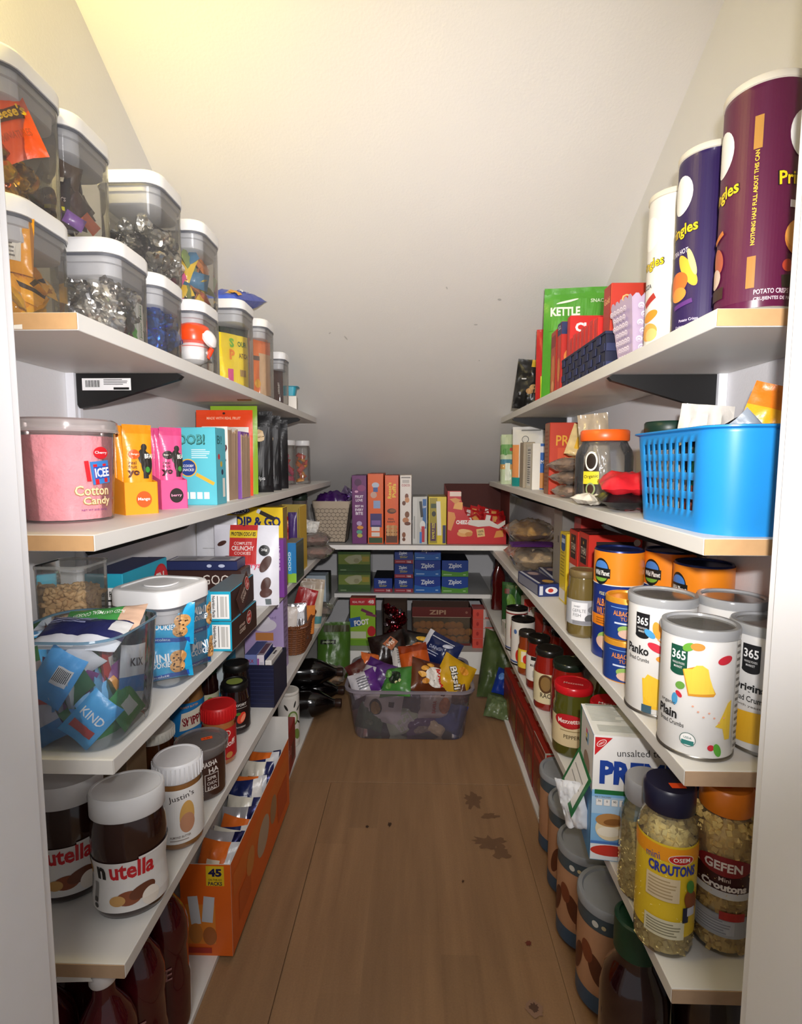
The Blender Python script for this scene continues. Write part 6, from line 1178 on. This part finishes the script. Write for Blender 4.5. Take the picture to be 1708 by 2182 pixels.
cereal('orange cereal box with small blue pictures', -.209, -.138, .31, '#cf5314', [R_(0, 0, .066, .30, '#e0601a'), E_(.0, .105, .016, .012, '#b8c0d0'), R_(.0, .085, .02, .02, '#3a5a9a'), E_(-.008, .062, .014, .014, '#c8a090'), R_(.006, .02, .03, .034, '#8aa0c8'), R_(.002, -.05, .05, .06, '#3a2c6a'), R_(.002, -.06, .04, .02, '#7a5aa0'), R_(.0, -.088, .036, .018, '#e4d8d0'), R_(.0, -.112, .036, .018, '#dcd4cc'), R_(0, -.138, .06, .024, '#2c4a24')], top='#8a3a10')
cereal('orange peanut butter cereal box with yellow script', -.133, -.072, .303, '#d9541a', [R_(-.006, 0, .046, .29, '#e25f1e'), T_("Reese's", -.010, .085, .017, '#f0d23c', .07, PI/2, .02), T_('Puffs', .010, .085, .017, '#f0d23c', .06, PI/2, .02), E_(0, -.005, .02, .012, '#5a2c16'), E_(.004, -.003, .014, .007, '#8a5226'), T_('REAL', -.002, -.04, .008, '#2c1a10', .026, 0, .03), T_("REESE'S", -.002, -.052, .008, '#2c1a10', .034, 0, .03), R_(0, -.115, .05, .06, '#5a341c')]+[E_(-.016+.011*(i % 4), -.075-.016*(i//4), .008, .008, ('#c89a64', '#b8824a')[i % 2]) for i in range(12)], top='#7a2c10', side='#c84a16')
cereal('white cereal box with brown figures', -.067, -.015, .303, '#e2d9d2', [R_(0, .125, .03, .014, '#b8b0ac'), T_('COCO', .0, .108, .010, '#a8323c', .036, 0, .03), E_(.004, .06, .008, .012, '#7a4226'), E_(.006, .044, .010, .012, '#c88a5a'), E_(-.008, .03, .008, .01, '#6a3a20'), E_(.006, -.02, .010, .014, '#7a4a2c'), E_(.0, -.045, .014, .012, '#b87a52'), E_(.008, -.06, .014, .008, '#6a3a20'), E_(-.008, -.11, .008, .012, '#8a5230'), E_(-.008, -.13, .007, .008, '#6a3a20'), R_(0, .142, .04, .006, '#8a8480')], top='#c8beb6')
cereal('white and gray toaster snack box', -.012, .054, .21, '#b9b9b4', [R_(-.022, 0, .02, .2, '#c9c8c4'), R_(.02, .03, .016, .13, '#2c62a0'), R_(.006, .05, .012, .07, '#2a2a2c', .1), E_(.012, -.02, .012, .02, '#dcdcda'), R_(.014, -.06, .014, .07, '#b82a34'), R_(.004, -.075, .010, .05, '#3a7ac0'), R_(-.024, -.03, .006, .1, '#a0a09c'), T_('DIP', .02, .06, .009, '#e8e8ea', .014)], d=.16, top='#82827e')
cereal('yellow box with a torn white strip', .058, .138, .21, '#d8bf2a', [R_(-.018, .0, .034, .2, '#9a8a1c'), R_(-.016, .065, .026, .02, '#3c4a2c'), E_(-.016, .03, .009, .012, '#2c2c28'), R_(.006, .01, .018, .15, '#e4e0d8', .04), R_(-.018, -.05, .024, .08, '#4a2246'), T_('FAMILY SIZE', -.018, -.045, .012, '#d8c83a', .07, PI/2, .02), R_(.03, -.06, .014, .08, '#2a2c5c')], d=.16, top='#8f7f2c')
# opened red cracker case
CX0, CX1, CYN = .140, .412, 2.335
o = thing('cracker_case', 'large red cracker case torn open at the front', 'box', ((CX0+CX1)/2, CYN+.12, zs)); w, d, h = CX1-CX0, .24, .258
def plate(nm, pts, mats, face='f', inner=None):
    bm = bmesh.new(); t = .0016
    if face == 'f': a = [bm.verts.new((x, -d/2, z)) for x, z in pts]; b = [bm.verts.new((x, -d/2+t, z)) for x, z in pts]
    elif face == 'r': a = [bm.verts.new((w/2, y, z)) for y, z in pts]; b = [bm.verts.new((w/2-t, y, z)) for y, z in pts]
    elif face == 'l': a = [bm.verts.new((-w/2, y, z)) for y, z in pts]; b = [bm.verts.new((-w/2+t, y, z)) for y, z in pts]
    elif face == 'b': a = [bm.verts.new((x, d/2, z)) for x, z in pts]; b = [bm.verts.new((x, d/2-t, z)) for x, z in pts]
    else: a = [bm.verts.new((x, y, .0005)) for x, y in pts]; b = [bm.verts.new((x, y, t)) for x, y in pts]
    f1 = bm.faces.new(a); f2 = bm.faces.new(b[::-1]); n = len(pts); f2.material_index = 1
    for i in range(n): bm.faces.new((a[i], b[i], b[(i+1) % n], a[(i+1) % n])).material_index = 1
    bmesh.ops.recalc_face_normals(bm, faces=bm.faces)
    return obj(nm, bm, mats, o, smooth=0)
red = M('#c0191d', .4); inn = M('#6a2a22', .8); wht = M('#d9d4cc', .7)
fpts = [(-w/2, 0), (w/2-.012, 0), (w/2-.012, .06), (w/2-.03, .105), (w/2-.08, .085), (w/2-.13, .1), (-.03, .105), (-.058, .14), (-.075, .2), (-.078, .235), (-w/2, .235)]
plate('front_panel', fpts, [red, inn]); plate('side_panel', [(-d/2, 0), (d/2, 0), (d/2, h), (-d/2, .235)], [red, inn], 'l'); plate('side_panel', [(-d/2, 0), (d/2, 0), (d/2, h), (-d/2, h*.9)], [red, inn], 'r'); plate('back_panel', [(-w/2, 0), (w/2, 0), (w/2, h), (-w/2, h)], [red, M('#4a201c', .8)], 'b'); plate('bottom_panel', [(-w/2, -d/2), (w/2, -d/2), (w/2, d/2), (-w/2, d/2)], [inn, inn], 'd')
plate('torn_white_ply', [(-.045, .088), (.0, .078), (.05, .082), (.09, .07), (.118, .09), (.118, .108), (.085, .088), (.05, .108), (-.03, .108)], [wht, wht]).location.y = -.0015
decals('front_print', o, flat((0, -d/2, 0), (1, 0, 0), (0, 0, 1)), [R_(-.004, .032, .245, .055, '#c0191d'), T_('CHEEZ-IT', -.062, .098, .018, '#f2ece8', .068, 0, .05), E_(-.057, .05, .034, .016, '#dca05c', .1), E_(-.06, .058, .026, .010, '#e6b87a', -.1), E_(-.04, .045, .016, .010, '#c88440'), R_(.012, .052, .034, .036, '#dcb878', .15), T_('100%', .012, .058, .010, '#3a2a14', .024, .15), T_('REAL', .012, .045, .008, '#3a2a14', .022, .15), P_([(-.132, .065), (-.118, .06), (-.098, .118), (-.104, .14), (-.132, .145)], '#dc9048'), P_([(-.11, .158), (-.07, .152), (-.068, .185), (-.1, .19)], '#e6a85c'), P_([(-.126, .2), (-.1, .178), (-.075, .196), (-.1, .205)], '#d89850'), R_(-.1, .222, .05, .02, '#e8d0c4'), P_([(.07, .03), (.112, .035), (.108, .065), (.08, .06)], '#d88c3c')], .0006)
rq = random.Random(3); gch = 'small red cracker packs in the torn case'
for i in range(16):
    x = CX0+.10+(i % 6)*.028; y = CYN+.03+.03*(i//6); z = zs+.095+.012*(i//6)+rq.uniform(0, .02)
    pouch('cracker_pack', (x, y, z), (-.5+rq.uniform(-.3, .3), rq.uniform(-.5, .5), rq.uniform(-.4, .4)), (.044, .055, .02), '#b01a1e', 'small red cracker pack heaped in the torn case', 'snack pack', gch, seed=160+i, crumple=.3, style='pillow', nu=8, nv=8, regions=[(-.5, .3, .5, .7, ('#d8d0cc', '#c88a4a', '#8a1418')[i % 3])], center=True)
carton('case_insert', 'dark cardboard filler under the red cracker packs', 'box', ((CX0+CX1)/2+.02, CYN+.12, zs+.003), 0, (.19, .2, .07), '#5a2420', None, flap=False)
# wire basket with fabric liner
o = thing('wire_basket', 'beige fabric basket with chicken wire outside', 'basket', (-.372, 2.42, zs)); w, d, h = .168, .15, .185
lw = lambda z: (.70+.30*z/h)
obj('fabric_liner', rr([(.002, w*.7, d*.7, .01), (h, w, d, .014), (h+.001, w-.006, d-.006, .012), (.01, w*.7-.006, d*.7-.006, .008)], True, True), M('#b8a894', .9, vary=.12, bump=.3, bscale=300), o)
obj('fabric_cuff', rr([(h-.028, w*.958+.004, d*.958+.004, .014), (h+.002, w+.006, d+.006, .015), (h+.003, w+.003, d+.003, .014)], False, False), M('#c0b09c', .9, vary=.1), o)
bm = bmesh.new(); cell = .019
for r in range(9):
    for c in range(-4, 5):
        zc = .012+r*cell*.87; xc = (c+.5*(r % 2))*cell
        if zc > h-.02: continue
        half = w*lw(zc)/2
        if abs(xc) > half-.004: continue
        pts = []
        for k in range(6):
            a = PI/6+k*PI/3; x, z = xc+cell*.57*math.cos(a), zc+cell*.57*math.sin(a)
            z = min(max(z, .003), h-.02); hw = w*lw(z)/2; pts.append((max(-hw, min(hw, x)), -d*lw(z)/2-.0016, z))
        tube(bm, pts, .0006, 4, closed=True)
wr = obj('chicken_wire', bm, M('#4a4440', .5, .6), o); wr['kind'] = 'stuff'
for sx in (-1, 1):
    for sy in (-1, 1):
        bm = bmesh.new(); tube(bm, [(sx*w*.352, sy*d*.352, .0), (sx*(w/2+.001), sy*(d/2+.001), h-.01)], .0018, 6); obj('frame_wire', bm, M('#3a3634', .5, .6), o)
bm = bmesh.new(); tube(bm, [(-w*.352, -d*.352, .002), (w*.352, -d*.352, .002), (w*.352, d*.352, .002), (-w*.352, d*.352, .002)], .0018, 6, closed=True); obj('base_wire', bm, M('#3a3634', .5, .6), o)
pouch('chip_bag', (-.375, 2.375, zs+.165), (-1.2, 0, .05), (.15, .11, .07), '#3f1a5c', 'purple foil bag lying in the wire basket', 'bag', seed=171, crumple=.4, style='pillow', rough=.25)
pouch('chip_bag', (-.325, 2.43, zs+.17), (-.3, .5, .2), (.07, .08, .04), '#8a7a9c', 'crumpled silver and purple foil tip over the wire basket', 'bag', seed=172, crumple=.7, style='pillow', metal=.6, rough=.25, regions=[(-1, 0, .1, .5, '#3f1a5c')])
# middle shelf
zs = S4+.0205
for i, z in enumerate((0, .104)):
    o = carton('tissue_box', ('lower', 'upper')[i]+' of two stacked green shrink-wrapped boxes', 'box', (-.305, 2.64+.07, zs+z), 0, (.163, .14, .1025), '#35611f', {'f': [R_(0, .012, .158, .05, '#7f8f1c'), P_([(-.05, .012), (-.03, .028), (.01, .036), (.035, .034), (.04, .01), (.02, -.008), (-.02, -.012), (-.04, .0)], '#b8b49a'), E_(.012, .006, .014, .012, '#a09a7c'), R_(.058, .014, .036, .026, '#b09a1c'), R_(-.055, -.042, .03, .006, '#8aa07a')]}, flap=False, rough=.15)
    bm = bmesh.new(); bx(bm, -.083, -.0715, -.0005, .083, .0715, .1030); obj('shrink_film', bm, CLEAR('#f0f2ea', .05, 1.0, .15), o, smooth=0)
def bagbox(label, x0, x1, z, h, kind, d=.14):
    w = x1-x0-.002; P = []
    if kind == 'slider':
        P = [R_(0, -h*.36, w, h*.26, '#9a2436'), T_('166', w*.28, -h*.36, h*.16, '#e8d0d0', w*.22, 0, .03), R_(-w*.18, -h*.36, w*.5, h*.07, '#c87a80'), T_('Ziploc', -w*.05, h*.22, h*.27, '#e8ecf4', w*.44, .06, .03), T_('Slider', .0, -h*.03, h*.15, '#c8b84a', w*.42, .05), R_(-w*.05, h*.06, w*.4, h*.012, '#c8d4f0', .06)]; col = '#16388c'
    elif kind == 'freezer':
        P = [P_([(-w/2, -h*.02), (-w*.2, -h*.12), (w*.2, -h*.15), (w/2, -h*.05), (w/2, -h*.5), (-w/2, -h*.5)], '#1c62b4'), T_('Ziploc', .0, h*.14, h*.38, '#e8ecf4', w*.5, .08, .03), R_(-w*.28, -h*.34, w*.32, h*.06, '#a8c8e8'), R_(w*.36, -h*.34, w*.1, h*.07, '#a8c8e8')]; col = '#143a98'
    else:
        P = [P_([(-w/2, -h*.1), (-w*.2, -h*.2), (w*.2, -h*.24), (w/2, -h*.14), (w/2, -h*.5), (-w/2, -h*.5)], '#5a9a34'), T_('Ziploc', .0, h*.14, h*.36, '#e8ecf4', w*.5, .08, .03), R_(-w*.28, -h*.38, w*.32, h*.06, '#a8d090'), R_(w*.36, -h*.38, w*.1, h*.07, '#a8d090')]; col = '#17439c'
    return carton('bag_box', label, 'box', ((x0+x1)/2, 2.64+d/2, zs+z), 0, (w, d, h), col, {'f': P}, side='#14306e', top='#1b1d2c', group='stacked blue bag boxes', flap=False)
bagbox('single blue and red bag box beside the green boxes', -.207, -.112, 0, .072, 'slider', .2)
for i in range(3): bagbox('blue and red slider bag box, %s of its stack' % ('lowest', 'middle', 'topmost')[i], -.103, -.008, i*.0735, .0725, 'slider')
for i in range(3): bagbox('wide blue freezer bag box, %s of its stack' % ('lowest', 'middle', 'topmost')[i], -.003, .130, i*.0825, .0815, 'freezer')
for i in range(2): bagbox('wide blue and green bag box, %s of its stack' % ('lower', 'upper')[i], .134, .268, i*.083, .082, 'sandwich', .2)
# lowest far shelf
zs = .11
carton('fruit_snack_box', 'green and red fruit snack box on the lowest far shelf', 'box', (-.25, 2.535, zs), 0, (.122, .05, .236), '#8ab42c', {'f': [R_(0, .1, .122, .036, '#b8222c'), T_('REAL FRUIT', -.02, .098, .010, '#f0d0cc', .058), E_(.04, .1, .018, .016, '#c83a40'), T_('48', .04, .1, .018, '#f0e0dc', .028, 0, .03), R_(.02, .05, .06, .014, '#6a2a4a', -.4), R_(.04, .035, .05, .012, '#7a3450', -.2), R_(-.036, .0, .055, .044, '#2a5a9c', .2), T_('FOOT', -.006, -.002, .028, '#eceae4', .072, .15, .05), E_(.042, -.045, .02, .026, '#b82428'), R_(-.022, -.064, .075, .034, '#c8ccb0'), R_(0, -.102, .122, .03, '#6a9a24')]}, side='#4a2018', top='#7a1c20')
o = open_carton('display_case', 'brown cardboard display case of dark red foil packs', 'box', (-.098, 2.62, zs), 0, (.12, .12, .205), '#4a3220', '#3a2414', cut={'f': .03})
gf = 'dark red foil packs'
scatter([foilm('foil_pack', .036, '#7a1420', 'dark red foil pack in the brown display case', 'snack pack', gf, 3, jag=.5), foilm('foil_pack', .032, '#5a1018', 'dark red foil pack in the brown display case', 'snack pack', gf, 4, jag=.6), foilm('foil_pack', .028, '#9a8a90', 'dark red foil pack in the brown display case', 'snack pack', gf, 5, jag=.6)], (-.142, 2.578, zs+.02, -.054, 2.60, zs+.175), 34, 201)
w, d, h = .285, .12, .19
o = open_carton('cookie_case', 'wide dark red case with a clear window showing round cookies', 'box', (.13, 2.585, zs), 0, (w, d, h), '#5a1a14', '#3a2012', cut={'f': .012})
bm = bmesh.new(); bx(bm, -w/2, -d/2, h-.05, w/2, -d/2+.0015, h); obj('header_panel', bm, M('#5e1c16', .45), o, smooth=0)
decals('header_print', o, flat((0, -d/2, h-.025), (1, 0, 0), (0, 0, 1)), [T_('ZIPI', -.02, .0, .022, '#a8846a', .08, 0, .03), E_(.12, .0, .006, .006, '#8a5a4a'), R_(0, -.024, .28, .002, '#b8a08c')])
bm = bmesh.new(); bx(bm, -w/2+.006, -d/2-.001, .012, w/2-.006, -d/2-.0002, h-.05); obj('clear_window', bm, CLEAR('#e8dcc8', .06, 1.0, .08), o, smooth=0)
gr_ = 'round cookies in the windowed case'; proto = None; rq = random.Random(2)
for i in range(26):
    x = .13-.12+(i % 9)*.030+rq.uniform(-.004, .004)+(.012 if i//9 % 2 else 0); z = zs+.022+.036*(i//9)+rq.uniform(-.003, .003); y = 2.548+rq.uniform(0, .014)
    if proto is None:
        bm = lathe([(.008, -.008), (.017, -.006), (.0195, 0), (.0165, .006), (.009, .009), (.002, .0095)], True, True, 20); proto = tag(obj('cookie', bm, M('#b07c38', .6, vary=.25, scale=60, bump=.4), None, (x, y, z), (PI/2+.3, 0, 0)), 'round golden cookie behind the clear window', 'cookie', gr_)
    else: copy_thing(proto, (x, y, z), (PI/2+rq.uniform(-.5, .5), rq.uniform(-.5, .5), 0))
for i in range(4):
    carton('drink_box', 'white and coral drink carton pack, %s of the stack' % ('lowest', 'second', 'third', 'topmost')[i], 'box', (.33, 2.54, zs+i*.0475), 0, (.105, .09, .0465), '#c9b8b4', {'f': [R_(-.028, 0, .05, .0465, '#cf4a3c'), E_(-.03, .0, .006, .010, '#a82c28'), R_(.03, .0, .038, .03, '#a8a4a4'), R_(.03, -.018, .05, .006, '#cf5a4c')]}, side='#c04438', top='#9a2c28', group='coral drink packs', flap=False)
# ================================================================ ON THE FLOOR
o = thing('storage_bin', 'large clear plastic bin heaped with chip bags on the floor', 'bin', (-.018, 1.99, 0)); w, d, h = .455, .34, .19
obj('bin_wall', rr([(.001, w*.86, d*.86, .04), (.006, w*.885, d*.885, .05), (.03, w*.90, d*.90, .05), (h-.03, w*.965, d*.965, .05), (h-.028, w*.975, d*.975, .05), (h, w*.985, d*.985, .052)], True, False, 8), CLEAR('#d8d2da', .10, .8, .1), o)
obj('bin_rim', rr([(h-.01, w*.99, d*.99, .052), (h-.008, w*1.035, d*1.04, .058), (h, w*1.035, d*1.04, .058), (h+.001, w*.99, d*.99, .052), (h-.003, w*.975, d*.975, .05)], False, False, 8), CLEAR('#b4adb8', .45, 1, .15), o)
def snack(label, loc, rot, size, col, prints=None, regions=(), seed=1, metal=0): 
    return pouch('chip_bag', loc, rot, size, col, label, 'chip bag', 'bags heaped in the floor bin', seed, .32, 'pillow', regions, prints, .25, metal, 14, 16, None, True)
bx0, by0 = -.018, 1.99
snack('white and orange peanut snack bag at the front of the heap', (bx0+.075, by0-.105, .215), (-.75, .35, .3), (.15, .13, .05), '#5a2c14', [E_(.012, -.0+.06, .045, .04, '#e4ded6'), T_('BAMBA', .03, .06, .02, '#c8281e', .07, -1.2, .05), E_(-.035, .085, .016, .01, '#d89a3c', .4), E_(-.045, .06, .016, .01, '#e0a848', -.3), E_(-.03, .035, .014, .01, '#d08a30', .2), E_(-.01, .105, .016, .009, '#d89a3c', .1)], (), 1)
snack('yellow snack bag with black and white letters in the heap', (bx0+.165, by0-.085, .21), (-.7, .5, -.1), (.13, .14, .05), '#c89a1c', [T_('Bissli', .0, .06, .03, '#141210', .09, -.9, .08), T_('Bissli', .0, .06, .026, '#e8e4dc', .085, -.9, .02), E_(.02, .1, .02, .016, '#d8902c')], (), 2)
snack('green snack bag with dark round shapes at the front', (bx0-.045, by0-.12, .205), (-.85, -.2, -.35), (.12, .12, .045), '#3f7a34', [E_(.0, .065, .026, .026, '#1a2a18'), E_(-.03, .08, .016, .014, '#6aa04a'), E_(.01, .045, .006, .006, '#d8d8a0'), E_(.024, .05, .006, .006, '#d8d8a0'), E_(-.02, .03, .014, .01, '#5a8a3a')], (), 3)
snack('orange and brown snack bag in the middle of the heap', (bx0+.02, by0-.03, .245), (-.7, -.15, .1), (.11, .14, .045), '#b8501a', [R_(.0, .025, .1, .03, '#1a1412'), T_('BISSLI', .005, .025, .018, '#e4e0d8', .07, 0, .04)], [(-1, .75, 1, 1, '#8a3412')], 4)
snack('navy blue and white snack bag tilted on top of the heap', (bx0+.115, by0+.01, .275), (-.6, .3, -.5), (.15, .12, .045), '#16224e', [T_('DANISH', -.01, .06, .014, '#a8b0c8', .06, .1), R_(0, .1, .1, .004, '#c8ccd8'), E_(.03, .085, .02, .008, '#b8bccc', .4), R_(-.02, .04, .06, .003, '#a8b0c8'), R_(-.02, .03, .05, .003, '#a8b0c8')], [(-1, 0, -.75, 1, '#cfd0d8')], 5)
snack('dark snack bag with an orange diamond logo at the back left', (bx0-.085, by0+.05, .265), (-.6, -.2, .2), (.14, .13, .045), '#1e1210', [P_([(-.02, .085), (.02, .11), (.045, .08), (.01, .05)], '#a8603a'), T_('VIS', .012, .08, .016, '#e0d0c0', .035, .4, .03)], (), 6)
snack('small orange bag at the left of the heap', (bx0-.15, by0-.005, .235), (-.7, .3, .6), (.08, .07, .045), '#c8642c', None, (), 7)
snack('purple and silver snack bag left of the green one', (bx0-.115, by0-.075, .215), (-.75, .2, -.4), (.12, .10, .045), '#4a2468', None, [(-1, 0, -.1, .6, '#b8b4bc')], 8)
snack('white crinkled snack bag at the front left corner', (bx0-.165, by0-.115, .195), (-.7, -.3, .25), (.10, .09, .04), '#c2bfc4', lines(0, .045, .05, .05, 5, '#6a6a70'), [(.3, 0, 1, 1, '#5a2c7a')], 9)
snack('black snack bag with a yellow mark at the back of the heap', (bx0+.03, by0+.085, .265), (-.6, .1, -.2), (.16, .12, .045), '#15110f', [E_(.02, .09, .03, .01, '#d8a82c'), E_(.01, .05, .03, .022, '#b8622c'), E_(.01, .05, .016, .014, '#1a1210')], (), 10)
snack('dark maroon bag at the left rim of the bin', (bx0-.17, by0-.04, .20), (-.5, -.4, .5), (.11, .12, .04), '#4a1c18', None, (), 11)
snack('white paper packet deep in the heap', (bx0-.03, by0+.02, .24), (-.8, .1, .3), (.08, .11, .03), '#bdb8b4', lines(0, .055, .05, .06, 6, '#7a7874'), (), 12)
inner = [('#d8d4d0', 'white bag with a gold round picture seen through the bin front', (-.10, -.125, .115), (.0, .15, -.25), (.15, .13, .04), [E_(-.018, .065, .026, .032, '#2a2220'), E_(-.018, .062, .02, .026, '#b08a3c'), R_(.04, .09, .02, .02, '#4a4844')]), ('#b8c4a4', 'pale green and white bag low behind the bin front', (-.02, -.12, .06), (.05, -.3, .1), (.13, .11, .04), [R_(.0, .055, .07, .06, '#c8c6be', .3)]), ('#c8bcb4', 'white and orange bag on the right behind the bin front', (.095, -.13, .125), (.0, .1, .15), (.12, .11, .04), [T_('BAMBA', -.01, .055, .014, '#b83a30', .05, PI/2, .03), E_(.03, .06, .022, .03, '#c87a3c')]),
         ('#3a4a86', 'navy bag in the lower right of the bin', (.145, -.12, .075), (0, .3, -.1), (.11, .12, .04), None), ('#5a3a62', 'dark purple bag along the bin bottom', (.05, -.12, .045), (0, -.2, .1), (.13, .08, .04), [E_(-.01, .03, .03, .016, '#8a7a6a')]), ('#4a6246', 'dark green bag in the lower left of the bin', (-.142, -.115, .07), (0, .2, -.1), (.10, .11, .04), [E_(0, .04, .016, .012, '#6a7a5a')]), ('#5a3a2a', 'brown bag in the upper right inside of the bin', (.165, -.11, .15), (0, -.2, -.2), (.09, .08, .04), None), ('#6a6470', 'gray silver bag in the middle of the bin front', (.015, -.125, .135), (0, .4, 0), (.10, .09, .04), None), ('#4a2a4a', 'plum bag at the left inside of the bin', (-.17, -.10, .14), (0, 0, .2), (.08, .1, .04), None),
         ('#6a5844', 'brown gray bag filling the middle of the bin', (.0, -.04, .11), (-.3, 0, 0), (.34, .15, .08), None), ('#5a5464', 'dark gray bag filling the back of the bin', (.0, .06, .11), (-.3, 0, 0), (.34, .16, .09), None), ('#c8b48a', 'tan crinkled packet on the bin bottom, right', (.095, -.128, .035), (0, .5, 0), (.07, .05, .03), None)]
for i, (c, l, p, r, s, pr) in enumerate(inner): snack(l, (bx0+p[0], by0+p[1], p[2]), r, s, c, pr, (), 20+i)
# bags on the floor at the right
pouch('produce_bag', (.338, 2.17, .0), (-.6, .15, -.12), (.155, .30, .11), '#46562f', 'dark green net bag slumped on the floor at the right', 'bag', seed=181, crumple=.3, style='pillow', rough=.4)
pouch('snack_bag', (.365, 2.10, .05), (-.7, .15, -.4), (.11, .11, .04), '#17348c', 'blue snack bag lying on the green net bag', 'bag', seed=182, crumple=.35, style='pillow', prints=[T_('TRI', .02, .05, .022, '#b8c4e4', .05, -PI/2, .02), E_(-.03, .07, .014, .016, '#5a8ad0')])
pouch('snack_bag', (.315, 1.985, .012), (-1.0, .1, -.3), (.10, .10, .05), '#5a6a44', 'green clear bag end in front of the blue snack bag', 'bag', seed=183, crumple=.4, style='pillow')
